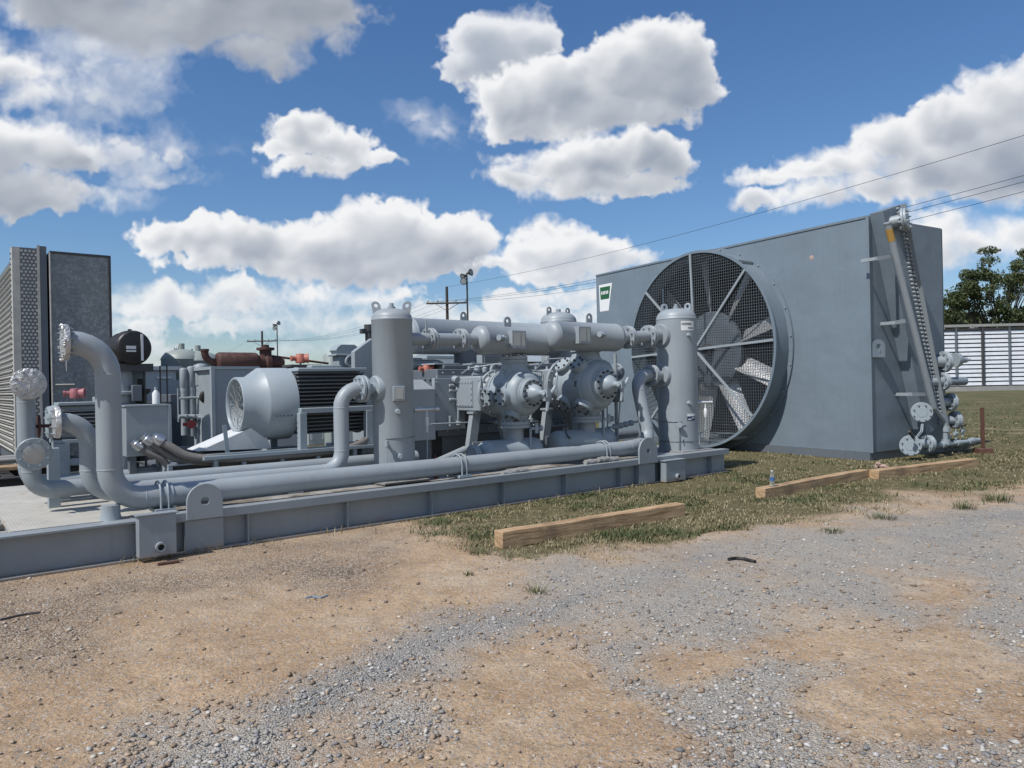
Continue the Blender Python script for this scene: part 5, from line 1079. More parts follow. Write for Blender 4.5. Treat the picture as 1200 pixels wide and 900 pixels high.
# A-frames under the crosshead guides
for i, cx in enumerate((cy1x, cy2x)):
    t = thing('guide_support', ['slanted steel support frame under the first crosshead guide', 'slanted steel support frame under the second crosshead guide'][i], 'support frame', (cx, 1.75, ZD), SK, 'cylinder support frames')
    for s, nm in ((-1, 'leg'), (1, 'leg')):
        mb = MB(); mb.bar((cx+s*.40, 1.62, ZD+.01), (cx+s*.26, 1.62, zc1-.30), .15, .10, up=(0, 1, 0)); part(nm, mb, M['grey'], t, bevel=.004)
    mb = MB(); mb.box((cx-.36, 1.56, ZD+.20), (cx+.36, 1.68, ZD+.34)); part('cross_member', mb, M['grey'], t, bevel=.003); mb = MB(); mb.box((cx-.36, 1.54, zc1-.31), (cx+.36, 1.70, zc1-.275)); part('top_plate', mb, M['grey'], t, bevel=.003)
# dark clutter beyond: lube lines, tubing, a cable tray along the frame
for i, (u0, v0, u1, v1, y, r, m_, lb) in enumerate(((505, 545, 545, 527, 1.5, .06, 'grey', 'grey pipe sloping behind the front pipe beside the slanted support'), (505, 552, 550, 548, 1.3, .05, 'grey', 'lower grey pipe behind the front pipe beside the slanted support'), (505, 497, 552, 495, 1.9, .012, 'light', 'thin light tube above the dark gap by the crankcase'), (640, 500, 700, 494, 1.9, .012, 'light', 'thin light tube below the second cylinder'), (700, 512, 745, 508, 1.6, .08, 'grey_d', 'dark grey pipe low behind the second lower bottle'))):
    a = S(u0, v0, y); b = S(u1, v1, y); mb = MB(); mb.cyl(a, b, r, n=12); solo('service_pipe', mb, M[m_], lb, 'pipe', tuple(a), SK, 'service pipes inside the skid')
tr = thing('level_bridle', 'vertical tube assembly with small valves beside the right bottle nozzle', 'tube assembly', (S(712, 470, .9).x, 1.0, ZD)); x = S(722, 470, 1.0).x
mb = MB(); mb.cyl((x, 1.0, ZD), (x, 1.0, S(722, 415, 1.0).z), .03, n=12); mb.cyl((x-.22, 1.0, ZD+.3), (x-.22, 1.0, 1.7), .012, n=8); part('standpipe', mb, M['grey'], tr)
q = S(722, 460, 1.0); mb = MB(); mb.box((x-.1, .92, q.z-.16), (x+.1, 1.08, q.z+.12)); part('gauge_box', mb, M['grey_d'], tr, bevel=.005)
q = S(735, 498, .9); mb = MB()
for k in range(4): mb.lathe((q.x-.3+k*.13, .95, q.z-.02+.015*k), (1, 0, 0), [(0, .022), (.03, .05), (.09, .05), (.12, .022)], 12)
mb.cyl((q.x-.4, .95, q.z-.03), (q.x+.4, .95, q.z+.05), .02, n=8); part('valve_string', mb, M['light'], tr)
mb = MB(); q = S(435, 545, 0)
for k, (u, v) in enumerate(((596, 554), (610, 551), (692, 541), (707, 538), (718, 538))):
    c = S(u, v, .12); mb = MB(); mb.cyl((c.x-.11, .12, c.z), (c.x+.11, .12, c.z), .035, n=12); mb.cyl((c.x-.03, .12, c.z), (c.x+.03, .12, c.z), .045, n=6)
    solo('skid_fitting', mb, M['tan'], ['cream fitting under the front pipe, leftmost of the left pair', 'cream fitting under the front pipe, rightmost of the left pair', 'cream fitting under the front pipe, first of the right three', 'cream fitting under the front pipe, second of the right three', 'cream fitting under the front pipe, last of the right three'][k], 'fitting', (c.x, .12, c.z), SK, 'small fittings lying on the skid edge')
# ---------------------------------------------------------------- guard box and crankcase neighbour
xg0, xg1 = S(487, 480, 2.0).x, S(510, 480, 2.0).x
zt_, zb_ = S(498, 456, 2.0).z, S(498, 516, 2.0).z
cgb = thing('coupling_guard', 'grey coupling guard box with sloped top between motor and compressor', 'guard box', (xg0, 2.0, ZD)); mb = MB()
mb.prism([(2.0, zb_), (3.0, zb_), (3.0, zt_+.15), (2.35, zt_+.15), (2.0, zt_)], ((xg0-.5+xg1)/2, 0, 0), (0, 1, 0), (0, 0, 1), (xg1-xg0)+.5); part('box', mb, M['grey'], cgb, bevel=.006)
mb = MB(); mb.box((xg0-.4, 2.05, ZD), (xg1-.05, 2.95, zb_-.002)); part('stand', mb, M['grey_d'], cgb)
xp = S(530, 470, 2.1).x
mb = MB(); zpl = S(530, 443, 2.05).z; mb.box((xg1+.02, 2.04, .9), (S(545, 470, 2.04).x, 2.115, zpl)); 
for dz in (.12, .2, .34): mb.cyl((xp-.1, 2.03, zpl-dz), (xp+.06, 2.03, zpl-dz), .025, n=10)
mb.cyl((xp-.1, 2.03, .95), (xp-.1, 2.03, 1.12), .03, n=10); mb.cyl((xp, 2.03, zpl-.02), (xp, 1.93, zpl-.04), .06, n=16)
part('end_cover', mb, M['grey'], cmp_, bevel=.006)
# crankcase dressing: bolt rows, oil lines, sight glass, conduit
mb = MB()
for k in range(14):
    x = xk0+.1+k*(xk1-xk0-.2)/13; mb.cyl((x, 2.195, 1.80), (x, 2.17, 1.80), .016, n=6); mb.cyl((x, 2.115, .88), (x, 2.09, .88), .018, n=6)
for z in (1.05, 1.25, 1.45, 1.65): mb.cyl((xg1+.06, 2.04, z), (xg1+.06, 2.02, z), .016, n=6)
mb.box((xk0-.02, 2.17, 1.72), (xk1+.02, 2.198, 1.76)); part('bolt_row', mb, M['grey'], cmp_)
def run(pts, r, mat, lb, yoff=0, nm='oil_line'):
    mb = MB(); mb.tube(bend(pts, .09), r, 8)
    for q in pts[1:-1]: mb.lathe(V3(q)-V3((0, 0, .03)), (0, 0, 1), [(0, r*1.3), (.0, r*2.1), (.05, r*2.1), (.06, r*1.3)], 8)
    return solo(nm, mb, M[mat], lb, 'oil line', tuple(pts[0]), SK, 'oil lines round the compressor')
xm_ = (cy1x+cy2x)/2
run([(xk0+.25, 2.12, 1.0), (xk0+.25, 2.0, 1.0), (xk0+.25, 2.0, 1.55), (xk0+.7, 2.0, 1.55), (xk0+.7, 2.1, 1.55)], .018, 'light', 'thin oil line rising up the left end of the crankcase')
run([(xm_-.35, 2.15, .98), (xm_-.35, 1.95, .98), (xm_+.4, 1.95, .98), (xm_+.4, 1.95, 1.62), (xm_+.4, 2.18, 1.62)], .018, 'light', 'thin oil line looping between the two crosshead guides')
run([(xk0+.1, 2.0, ZD+.1), (xk0+.1, 1.9, ZD+.1), (xk1-.2, 1.9, ZD+.16), (xk1-.2, 1.9, .9), (xk1-.2, 2.15, .9)], .03, 'grey', 'thicker oil line running low along the crankcase foot')
run([(cy1x-.30, 1.9, 1.78), (cy1x-.30, 1.7, 1.86), (cy1x+.2, 1.2, 1.95), (cy1x+.32, .95, 1.78), (cy1x+.30, .9, 1.70)], .010, 'grey', 'thin grey lubricator tube arching over the first cylinder')
run([(cy2x-.30, 1.9, 1.82), (cy2x-.36, 1.5, 2.0), (cy2x+.1, 1.2, 2.02), (cy2x+.42, .95, 1.86), (cy2x+.42, .9, 1.72)], .010, 'grey', 'thin grey lubricator tube arching over the second cylinder')
run([(cy2x+.62, 1.35, 1.85), (cy2x+.62, 1.2, 1.85), (cy2x+.62, 1.2, .62), (cy2x+.9, 1.2, .62)], .026, 'grey', 'upright drain tube right of the second cylinder')
for k, (x, z) in enumerate(((xk0+.42, 1.30), (xm_+.02, 1.42))):
    mb = MB(); mb.lathe((x, 2.195, z), (0, -1, 0), [(0, .075), (.03, .075), (.035, .06), (.05, .06)], 20); mb.m = 1; mb.cyl((x, 2.143, z), (x, 2.140, z), .05, n=18); part('sight_glass', mb, [M['light'], M['dark']], cmp_)
mb = MB(); mb.box((xm_-.16, 2.05, 1.10), (xm_+.16, 2.19, 1.30)); part('pump_box', mb, M['grey'], cmp_, bevel=.01)
for k, (x, y, z, w_, h_) in enumerate(((xk0-.5, 2.02, 1.25, .16, .22), (6.0, 3.6, 1.1, .5, 1.0), (7.9, 3.7, 1.1, .6, 1.1))):
    if k == 0: continue
    t = thing('control_box', ['', 'grey control box behind the first cylinder, below the rear bottle', 'grey control box behind the second cylinder, below the rear bottle'][k], 'control box', (x, y, ZD)); mb = MB(); mb.box((x, y, z), (x+w_, y+.3, z+h_)); part('box', mb, M['light'], t, bevel=.006)
    mb = MB(); mb.box((x+.05, y-.012, z+.05), (x+w_-.05, y-.002, z+h_-.05)); dr_ = part('door', mb, M['grey'], t); mb = MB(); mb.box((x+w_-.1, y-.03, z+h_*.5), (x+w_-.08, y-.013, z+h_*.6)); part('handle', mb, M['dark'], dr_); mb = MB(); mb.box((x+.05, y+.05, ZD), (x+.12, y+.2, z-.001)); mb.box((x+w_-.12, y+.05, ZD), (x+w_-.05, y+.2, z-.001)); part('stand', mb, M['grey_d'], t)
# ---------------------------------------------------------------- main electric motor
YM = 2.1
ax = S(283, 474, YM); zM = 1.40
mx0 = S(275, 474, YM).x; x_r1 = S(299, 474, YM-.36).x; x_c1 = S(317, 474, YM-.47).x; x_b1 = S(351, 474, YM-.47).x; x_m1 = S(430, 470, YM-.45).x
mo = thing('electric_motor', 'large light grey electric motor with round intake drum and finned body', 'electric motor', ((x_b1+x_m1)/2, YM, ZD))
ri, ro = .355, .48
mb = MB(); mb.lathe((mx0, YM, zM), (1, 0, 0), [(.26, ri-.07), (.02, ri-.035), (0, ri-.02), (0, ri), (.01, ri+.006), (x_r1-mx0, ri+.006), (x_c1-mx0, ro-.01), (x_c1-mx0+.012, ro), (x_b1-mx0, ro)], 56, False, True); cw = part('intake_cowl', mb, M['light'], mo)
mb = MB(); mb.cyl((mx0+.26, YM, zM), (mx0+.27, YM, zM), ri-.06, n=40); mb.lathe((mx0+.12, YM, zM), (1, 0, 0), [(0, .05), (.02, .09), (.14, .10)], 20)
for k in range(10):
    a = 2*PI*k/10; c = V3((mx0+.2, YM+.2*math.cos(a), zM+.2*math.sin(a))); mb.bar(V3((mx0+.16, YM+.08*math.cos(a), zM+.08*math.sin(a))), V3((mx0+.22, YM+.31*math.cos(a+.25), zM+.27*math.sin(a+.25))), .08, .008, up=(1, 0, .0))
part('fan_wheel', mb, M['tan'], cw)
mb = MB()
for rr in (.08, .16, .24, .31): mb.lathe((mx0+.03, YM, zM), (1, 0, 0), [(0, rr), (.004, rr), (.004, rr+.003), (0, rr+.003)], 32, False, False)
for k in range(12): a = 2*PI*k/12; mb.bar((mx0+.03, YM, zM), (mx0+.03, YM+ri*.93*math.cos(a), zM+ri*.93*math.sin(a)), .004, .004)
part('intake_grille', mb, M['tan'], cw)
mb = MB(); hw = .47; mb.box((x_b1-.0, YM-.36, zM-.38), (x_m1, YM+.36, zM+.38)); part('stator_core', mb, M['dark'], mo)
mb = MB(); K = 17
for k in range(K):
    z = zM-.40+.80*k/(K-1)
    w_ = hw*math.sqrt(max(.05, 1-abs((z-zM)/.70)**2.6))
    mb.box((x_b1+.01, YM-w_, z-.008), (x_m1-.02, YM+w_, z+.008))
part('cooling_fins', mb, M['fin'], mo)
mb = MB(); ztp = zM+.42; mb.box((x_b1+.0, YM-.44, ztp), (x_m1+.02, YM+.44, ztp+.05)); mb.box((x_b1+.25, YM-.3, ztp+.052), (x_m1-.3, YM+.3, ztp+.09)); part('top_cover', mb, M['light'], mo, bevel=.012)
mb = MB(); mb.lathe((x_m1-.0, YM, zM), (1, 0, 0), [(0, .44), (.06, .46), (.10, .42), (.14, .2), (.5, .1)], 36); part('end_shield', mb, M['grey'], mo)
# side rail and feet
zr_ = zM-.10
mb = MB(); mb.box((x_b1-.02, YM-.56, zr_-.03), (x_m1+.06, YM-.47, zr_+.04)); mb.box((x_b1-.02, YM+.47, zr_-.03), (x_m1+.06, YM+.56, zr_+.04)); mb.box((x_b1+.5, YM-.57, zr_+.03), (x_b1+.58, YM-.49, zr_+.13)); part('side_rail', mb, M['light'], mo, bevel=.008)
for x in (x_b1-.02, x_m1-.05):
    for s in (-1, 1):
        mb = MB(); mb.bar((x+.03, YM+s*.515, zr_-.02), (x+.03, YM+s*.515, zM-.62), .10, .10, up=(0, 1, 0)); mb.box((x-.10, YM+s*.46-.1, zM-.72), (x+.34, YM+s*.46+.13, zM-.62)); part('foot', mb, M['light'], mo, bevel=.006)
mb = MB()
for k in range(5): mb.cyl((x_c1+.07+.05*k, YM-ro-.002, zM-.15), (x_c1+.07+.05*k, YM-ro-.02, zM-.15), .010, n=6)
part('small_bolts', mb, M['dark'], cw)
mbs = thing('motor_pedestal', 'long pale steel pedestal rails under the big motor', 'pedestal', (x_b1, YM, ZD)); 
for s in (-1, 1):
    mb = MB(); ibeam_x(mb, x_b1-.35, x_m1+.2, YM+s*.5, ZD+.0, zM-.722, .24); part('rail', mb, M['light'], mbs, bevel=.004)
mb = MB(); mb.box((x_b1-.35, YM-.35, ZD), (x_m1+.2, YM+.35, ZD+.22)); part('web', mb, M['dark'], mbs)
# pale sloped intake plate under the cowl
a = S(232, 527, 1.9); b = S(318, 527, 1.9); c = S(312, 503, 1.9); d_ = S(300, 503, 1.9)
mb = MB(); mb.prism([(a.x, a.z-.02), (b.x, a.z-.05), (b.x-.1, c.z+.02), (d_.x, d_.z+.05)], (0, 2.15, 0), (1, 0, 0), (0, 0, 1), .5)
ob = solo('ramp_plate', mb, M['white'], 'pale wedge shaped sheet rising to the right below the intake drum', 'plate', (a.x, 2.1, ZD), SK, bevel=.004)
mb = MB(); mb.box((a.x+.1, 1.92, ZD), (b.x-.15, 2.38, a.z-.052)); solo('ramp_stand', mb, M['dark'], 'dark block carrying the pale wedge shaped sheet', 'block', (a.x+.1, 2.1, ZD), SK)
a = S(263, 498, 1.8); b = S(269, 529, 1.8); mb = MB(); mb.bar(b+V3((0, 0, -.3)), a, .05, .012, up=(0, 1, 0)); solo('steel_strut', mb, M['light'], 'thin pale upright strip standing in front of the intake drum', 'strut', tuple(b), SK)
# ---------------------------------------------------------------- hoses and cable tray
def hose(pts, r, label):
    P = [S(u, v, y) for u, v, y in pts]; Q = []
    for i in range(len(P)-1):
        p0 = P[max(i-1, 0)]; p1 = P[i]; p2 = P[i+1]; p3 = P[min(i+2, len(P)-1)]
        for k in range(6):
            t = k/6; Q.append(.5*((2*p1)+(p2-p0)*t+(2*p0-5*p1+4*p2-p3)*t*t+(3*p1-p0-3*p2+p3)*t**3))
    Q.append(P[-1]); t = thing('flexible_hose', label, 'hose', tuple(Q[0]), SK, 'thick grey hoses from the junction box'); mb = MB(); mb.tube(Q, r, 12); part('hose_body', mb, M['hose'], t)
    mb = MB(); d = (Q[0]-Q[1]).normalized(); mb.lathe(Q[0]-d*.06, d, [(0, r*1.15), (.02, r*1.4), (.09, r*1.4), (.1, r*1.1), (.13, r*1.1)], 14); part('gland', mb, M['steel'], t)
hose([(186, 515, 1.55), (200, 524, 1.5), (222, 535, 1.45), (260, 538, 1.4), (320, 534, 1.35), (385, 529, 1.4), (420, 521, 1.5), (437, 505, 1.7), (443, 480, 1.9), (444, 458, 2.0)], .05, 'outer grey hose sagging from the junction box and curling up at the motor')
hose([(173, 516, 1.6), (188, 527, 1.58), (212, 539, 1.55), (260, 542, 1.5), (320, 538, 1.45), (380, 533, 1.5), (414, 527, 1.6), (432, 512, 1.8), (438, 485, 2.0), (440, 458, 2.1)], .045, 'inner grey hose lying beside the outer one under the motor')
hose([(161, 522, 1.62), (172, 530, 1.6), (188, 537, 1.58), (196, 545, 1.58)], .04, 'short grey hose dropping from the left of the junction box')
mb = MB(); a = S(235, 544, 1.45); b = S(462, 524, 1.45); z_ = .80
ct = thing('cable_tray', 'narrow pale cable tray carrying the hoses along the deck', 'cable tray', (a.x, 1.45, ZD)); mb.box((a.x, 1.30, z_-.012), (b.x+.1, 1.36, z_+.02)); mb.box((a.x, 1.62, z_-.012), (b.x+.1, 1.68, z_+.02)); mb.box((a.x, 1.30, z_-.02), (b.x+.1, 1.68, z_-.0125)); part('tray', mb, M['light'], ct)
for u in (252, 285, 330, 372, 415): 
    x = S(u, 540, 1.4).x; mb = MB(); mb.box((x-.025, 1.36, ZD), (x+.025, 1.42, z_-.021)); mb.box((x-.09, 1.34, z_-.14), (x+.09, 1.44, z_-.12)); part('leg', mb, M['light'], ct)
# ---------------------------------------------------------------- junction box with a bottle on top
yj = 1.75; a = S(147, 477, yj); b = S(200, 532, yj)
jb = thing('junction_box', 'square grey junction box with a white spray bottle on top', 'junction box', (a.x, yj, ZD)); mb = MB(); mb.box((a.x, yj, b.z), (b.x, yj+.34, a.z)); part('enclosure', mb, M['grey'], jb, bevel=.006)
mb = MB(); mb.box((a.x-.012, yj-.012, a.z-.0), (b.x+.012, yj+.36, a.z+.02)); mb.box((b.x-.02, yj-.014, b.z), (b.x+.014, yj-.002, a.z)); part('rim', mb, M['light'], jb)
mb = MB(); mb.box((a.x+.05, yj+.08, ZD), (a.x+.12, yj+.2, b.z-.002)); mb.box((b.x-.12, yj+.08, ZD), (b.x-.05, yj+.2, b.z-.002)); part('stand', mb, M['grey_d'], jb)
q = S(183, 474, yj+.15); mb = MB(); mb.lathe((q.x, yj+.15, a.z+.021), (0, 0, 1), [(0, .038), (.004, .042), (.13, .042), (.16, .02), (.17, .016)], 18); sb = thing('spray_bottle', 'white bottle with pale nozzle standing on the junction box', 'bottle', (q.x, yj+.15, a.z+.021)); part('bottle_body', mb, M['white'], sb)
mb = MB(); mb.cyl((q.x, yj+.15, a.z+.19), (q.x, yj+.15, a.z+.225), .018, n=12); part('cap', mb, M['light'], sb)
# small steel boxes under it
for u0, u1, v0, v1, y, mt, lb in ((197, 248, 545, 560, 1.5, 'light', 'open fronted grey cabinet under the left end of the cable tray'), ):
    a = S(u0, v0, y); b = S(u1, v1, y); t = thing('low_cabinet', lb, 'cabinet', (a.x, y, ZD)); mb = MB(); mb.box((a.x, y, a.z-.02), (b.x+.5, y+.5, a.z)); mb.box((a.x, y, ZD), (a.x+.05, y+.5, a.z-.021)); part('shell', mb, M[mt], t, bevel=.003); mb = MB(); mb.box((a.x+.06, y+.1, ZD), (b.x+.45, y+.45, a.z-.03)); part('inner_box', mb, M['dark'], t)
# ---------------------------------------------------------------- small motor with foil ring at the far left
ym = 2.3; q = S(80, 494, ym); xm0 = S(54, 494, ym).x; xm1 = S(116, 494, ym).x+.1; zm = q.z
sm = thing('small_motor', 'small finned grey motor behind the foil ringed pipe flange', 'electric motor', (xm0, ym, ZD)); mb = MB()
mb.lathe((xm0, ym, zm), (1, 0, 0), [(0, .12), (.01, .18), (.10, .20), (.14, .20)], 28); mb.boltring((xm0+.005, ym, zm), (-1, 0, 0), .15, 10, .012, .012); part('end_bell', mb, M['light'], sm)
mb = MB(); mb.cyl((xm0+.14, ym, zm), (xm1, ym, zm), .165, n=28); part('core', mb, M['dark'], sm)
mb = MB()
for k in range(26): a = 2*PI*k/26; c0 = V3((xm0+.14, ym+.16*math.cos(a), zm+.16*math.sin(a))); c1 = V3((xm1, c0.y, c0.z)); mb.bar(c0+V3((0, .022*math.cos(a), .022*math.sin(a))), c1+V3((0, .022*math.cos(a), .022*math.sin(a))), .045 if abs(math.cos(a)) > .7 else .008, .008 if abs(math.cos(a)) > .7 else .045)
part('cooling_fins', mb, M['grey'], sm)
mb = MB(); mb.box((xm0+.1, ym-.18, zm+.19), (xm1+.05, ym+.18, zm+.225)); mb.box((xm0+.5, ym-.17, zm+.226), (xm0+.56, ym+.17, zm+.28)); part('top_bar', mb, M['light'], sm, bevel=.006)
mb = MB(); mb.box((xm0+.05, ym-.2, zm-.24), (xm1, ym+.2, zm-.2)); mb.box((xm0+.05, ym-.22, ZD), (xm0+.20, ym+.02, zm-.241)); mb.box((xm1-.2, ym-.2, ZD), (xm1-.05, ym+.2, zm-.241)); mb.box((xm0+.05, ym-.2, zm-.5), (xm1, ym-.1, zm-.42)); part('stand', mb, M['light'], sm, bevel=.004)
q = S(63, 560, 1.55); mb = MB(); zt = S(63, 525, 1.55).z
mb.box((q.x-.055, 1.5, ZD-.0), (q.x+.055, 1.62, zt)); solo('support_post', mb, M['light'], 'square pale post standing on the checker plate under the small motor', 'post', (q.x, 1.55, ZD), SK, bevel=.004)
q = S(46, 500, 1.9); mb = MB(); mb.lathe((q.x, 2.05, q.z), (1, 0, 0), [(0, .03), (0, .13), (.02, .13), (.02, .03)], 24); mb.cyl((q.x-.05, 2.05, q.z), (q.x+.2, 2.05, q.z), .02, n=10); solo('valve_actuator', mb, M['rust'], 'dark red hand wheel behind the two forward facing pipe blinds', 'hand wheel', tuple(q), SK)
def detector(u, v, y, s, mat, label, stem=.5):
    c = S(u, v, y); t = thing('flame_detector', label, 'detector', tuple(c-V3((0, 0, .1*s))), SK, 'red round headed sensors'); mb = MB()
    mb.lathe(c, (0, 0, 1), [(-.10*s, .07*s), (-.09*s, .10*s), (.03*s, .11*s), (.06*s, .09*s), (.09*s, .085*s), (.10*s, .04*s)], 20); mb.lathe(c+V3((-.0, 0, 0)), (.9, -.4, 0), [(0, .08*s), (.12*s, .09*s), (.14*s, .10*s), (.17*s, .10*s), (.17*s, .07*s), (.15*s, .065*s)], 18); mb.lathe(c, (-1, .1, 0), [(0, .05*s), (.16*s, .05*s), (.17*s, .06*s), (.2*s, .06*s)], 12); part('head', mb, mat, t)
    mb = MB(); mb.cyl(c-V3((0, 0, .10*s)), c-V3((0, 0, .10*s+stem)), .02*s, n=8); part('stem', mb, M['grey'], t)
M['pink'] = paint('faded pink red paint', (.32, .11, .12), rough=.5)
detector(88, 461, 2.6, .62, M['pink'], 'faded red sensor head above the small motor, in front of galvanised casing', .1)
detector(352, 420, 2.1, .66, M['coral'], 'orange red sensor head on top of the big motor', .12)
detector(500, 432, 2.6, .66, M['coral'], 'orange red sensor head behind the left vessel, above the guard box', .3)
mb = MB(); q = S(352, 425, 2.1); mb.box((q.x-.2, 1.95, q.z-.06), (q.x+.25, 2.25, q.z-.03)); solo('sensor_bracket', mb, M['dark'], 'flat dark bracket under the sensor on the big motor', 'bracket', (q.x, 2.1, q.z), SK)
# ================================================================ the big fan cooler (cooler frame)
ZB, ZT = .16, 4.66; XL = -8.35; DEP = 2.55; FX, FZ, FR = -4.06, 2.32, 2.24; RIM = -.5
fc = thing('fan_cooler', 'huge grey fan cooler box with a caged round fan on its front', 'air cooler', (-4.2, 0, 0), CO)
# front sheet with the round opening
mb = MB(); K = 96; vs = []; fs = []
def on_rect(a):
    dx, dz = math.cos(a), math.sin(a); ts = []
    if dx > 1e-9: ts.append((0-FX)/dx)
    if dx < -1e-9: ts.append((XL-FX)/dx)
    if dz > 1e-9: ts.append((ZT-FZ)/dz)
    if dz < -1e-9: ts.append((ZB-FZ)/dz)
    t = min(ts); return FX+dx*t, FZ+dz*t
angs = sorted(set([2*PI*k/K for k in range(K)] + [math.atan2(z-FZ, x-FX) % (2*PI) for x in (0, XL) for z in (ZB, ZT)])); n = len(angs)
for a in angs:
    x, z = on_rect(a); vs += [(x, 0, z), (FX+FR*math.cos(a), 0, FZ+FR*math.sin(a))]
for k in range(n): j = (k+1) % n; fs.append((2*k, 2*j, 2*j+1, 2*k+1))
mb.add(vs, fs)
# other sheets butt against it
mb.add([(XL, .004, ZB), (XL, DEP, ZB), (XL, DEP, ZT), (XL, .004, ZT)], [(0, 1, 2, 3)])
mb.add([(XL, .004, ZT), (0, .004, ZT), (0, DEP, ZT), (XL, DEP, ZT)], [(0, 1, 2, 3)])
mb.add([(XL, .004, ZB), (0, .004, ZB), (0, DEP, ZB), (XL, DEP, ZB)], [(3, 2, 1, 0)])
part('casing', mb, M['cooler'], fc, smooth=30)
mb = MB(); mb.box((-.004, .006, ZB), (.0, DEP, ZT)); part('end_sheet', mb, M['cooler'], fc)
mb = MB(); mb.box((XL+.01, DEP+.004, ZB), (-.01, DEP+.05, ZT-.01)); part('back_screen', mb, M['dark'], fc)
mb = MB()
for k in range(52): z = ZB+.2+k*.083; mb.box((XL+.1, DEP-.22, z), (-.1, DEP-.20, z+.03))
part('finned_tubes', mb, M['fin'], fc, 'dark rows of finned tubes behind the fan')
mb = MB(); mb.box((XL+.05, -.03, 0), (-.03, .06, ZB-.003)); mb.box((-.06, .07, 0), (-.03, DEP, ZB-.003)); mb.box((XL+.05, .07, 0), (XL+.08, DEP, ZB-.003)); part('base_frame', mb, M['grey_d'], fc)
mb = MB(); mb.box((-.002, -.02, ZB-.01), (.028, .003, ZT+.012)); mb.box((-.03, -.022, ZB-.01), (-.003, -.003, ZT+.012)); part('corner_angle', mb, M['cooler'], fc)
mb = MB(); mb.box((XL, -.018, ZT-.03), (-.04, -.003, ZT+.014)); part('top_edge', mb, M['cooler'], fc)
# shallow ring
mb = MB(); vs = []; fs = []; prof = [(RIM, FR), (RIM, FR+.05), (-.03, FR+.05), (-.03, FR+.13), (-.004, FR+.13), (.30, FR), (.30, FR-.01), (RIM, FR-.0)]
prof = [(0-RIM*0+RIM, FR-.004), (RIM, FR+.055), (RIM+.04, FR+.055), (RIM+.04, FR+.02), (-.05, FR+.02), (-.05, FR+.12), (-.006, FR+.12), (-.006, FR+.004), (-.006, FR-.004)]
for k in range(96):
    a = 2*PI*k/96
    for y, r in prof: vs.append((FX+r*math.cos(a), y, FZ+r*math.sin(a)))
m_ = len(prof)
for k in range(96):
    j = (k+1) % 96
    for i in range(m_): i2 = (i+1) % m_; fs.append((k*m_+i, k*m_+i2, j*m_+i2, j*m_+i))
mb.add(vs, fs); ring = part('fan_ring', mb, M['cooler'], fc)
mb = MB()
for k in range(24): a = 2*PI*(k+.3)/24; mb.cyl((FX+(FR+.09)*math.cos(a), -.05, FZ+(FR+.09)*math.sin(a)), (FX+(FR+.09)*math.cos(a), -.075, FZ+(FR+.09)*math.sin(a)), .018, n=6)
for a0 in (.95, 3.0, 5.2):
    for da in (-.012, .012): a = a0+da; mb.bar((FX+(FR+.05)*math.cos(a), RIM+.05, FZ+(FR+.05)*math.sin(a)), (FX+(FR+.05)*math.cos(a), -.06, FZ+(FR+.05)*math.sin(a)), .012, .05, up=(math.cos(a), 0, math.sin(a)))
part('ring_bolts', mb, M['grey'], ring)
# wire guard and radial bars
mb = MB(); st = .064; yg = RIM+.03; w_ = .0036
k = -35
while k <= 35:
    o = k*st
    if abs(o) < FR-.02:
        h = math.sqrt((FR-.006)**2-o*o); mb.bar((FX+o, yg, FZ-h), (FX+o, yg, FZ+h), w_*2, w_*2, up=(0, 1, 0)); mb.bar((FX-h, yg+.01, FZ+o), (FX+h, yg+.01, FZ+o), w_*2, w_*2, up=(0, 1, 0))
    k += 1
part('wire_guard', mb, M['grey_d'], fc)
for k in range(8):
    a = PI/4*k+.04; mb = MB(); mb.bar((FX+.12*math.cos(a), yg-.03, FZ+.12*math.sin(a)), (FX+(FR-.004)*math.cos(a), yg-.03, FZ+(FR-.004)*math.sin(a)), .052, .035, up=(0, 1, 0)); part('guard_bar', mb, M['grey'], fc)
# rotor: hub disc and eight pitched blades
rot = MB(); rot.lathe((FX, -.02, FZ), (0, 1, 0), [(0, .10), (.02, .35), (.05, .84), (.07, .90), (.14, .90)], 48); hub = part('fan_hub', rot, M['grey_d'], fc)
mb = MB(); mb.cyl((FX, .12, FZ), (FX, DEP-.3, FZ), .09); mb.lathe((FX, -.03, FZ), (0, -1, 0), [(0, .14), (.12, .14), (.14, .10), (.3, .08)], 20); part('shaft', mb, M['dark'], hub)
for k in range(9):
    a = 2*PI*k/9+.30; er = V3((math.cos(a), 0, math.sin(a))); et = V3((-math.sin(a), 0, math.cos(a))); ey = V3((0, 1, 0)); vs = []; fs = []; NS, NC = 7, 6
    for side_ in (0, 1):
        for i in range(NS+1):
            rr = .86+(FR-.06-.86)*i/NS; tw = R(46-22*i/NS); ch = .44-.06*i/NS
            for j in range(NC+1):
                c = (j/NC-.5)*ch; cam_ = .10*(1-(2*j/NC-1)**2)*ch; p = V3((FX, .14, FZ))+er*rr+(et*math.cos(tw)+ey*math.sin(tw))*c+(ey*math.cos(tw)-et*math.sin(tw))*(cam_+(.012 if side_ else 0)); vs.append(p)
    q = (NS+1)*(NC+1)
    for s in (0, 1):
        for i in range(NS):
            for j in range(NC):
                f = (s*q+i*(NC+1)+j, s*q+i*(NC+1)+j+1, s*q+(i+1)*(NC+1)+j+1, s*q+(i+1)*(NC+1)+j); fs.append(f if s else tuple(reversed(f)))
    for i in range(NS):
        for j in (0, NC): a1 = i*(NC+1)+j; b1 = (i+1)*(NC+1)+j; fs.append((a1, b1, q+b1, q+a1))
    mb = MB(); mb.add(vs, fs); part('fan_blade', mb, M['alu'], fc)
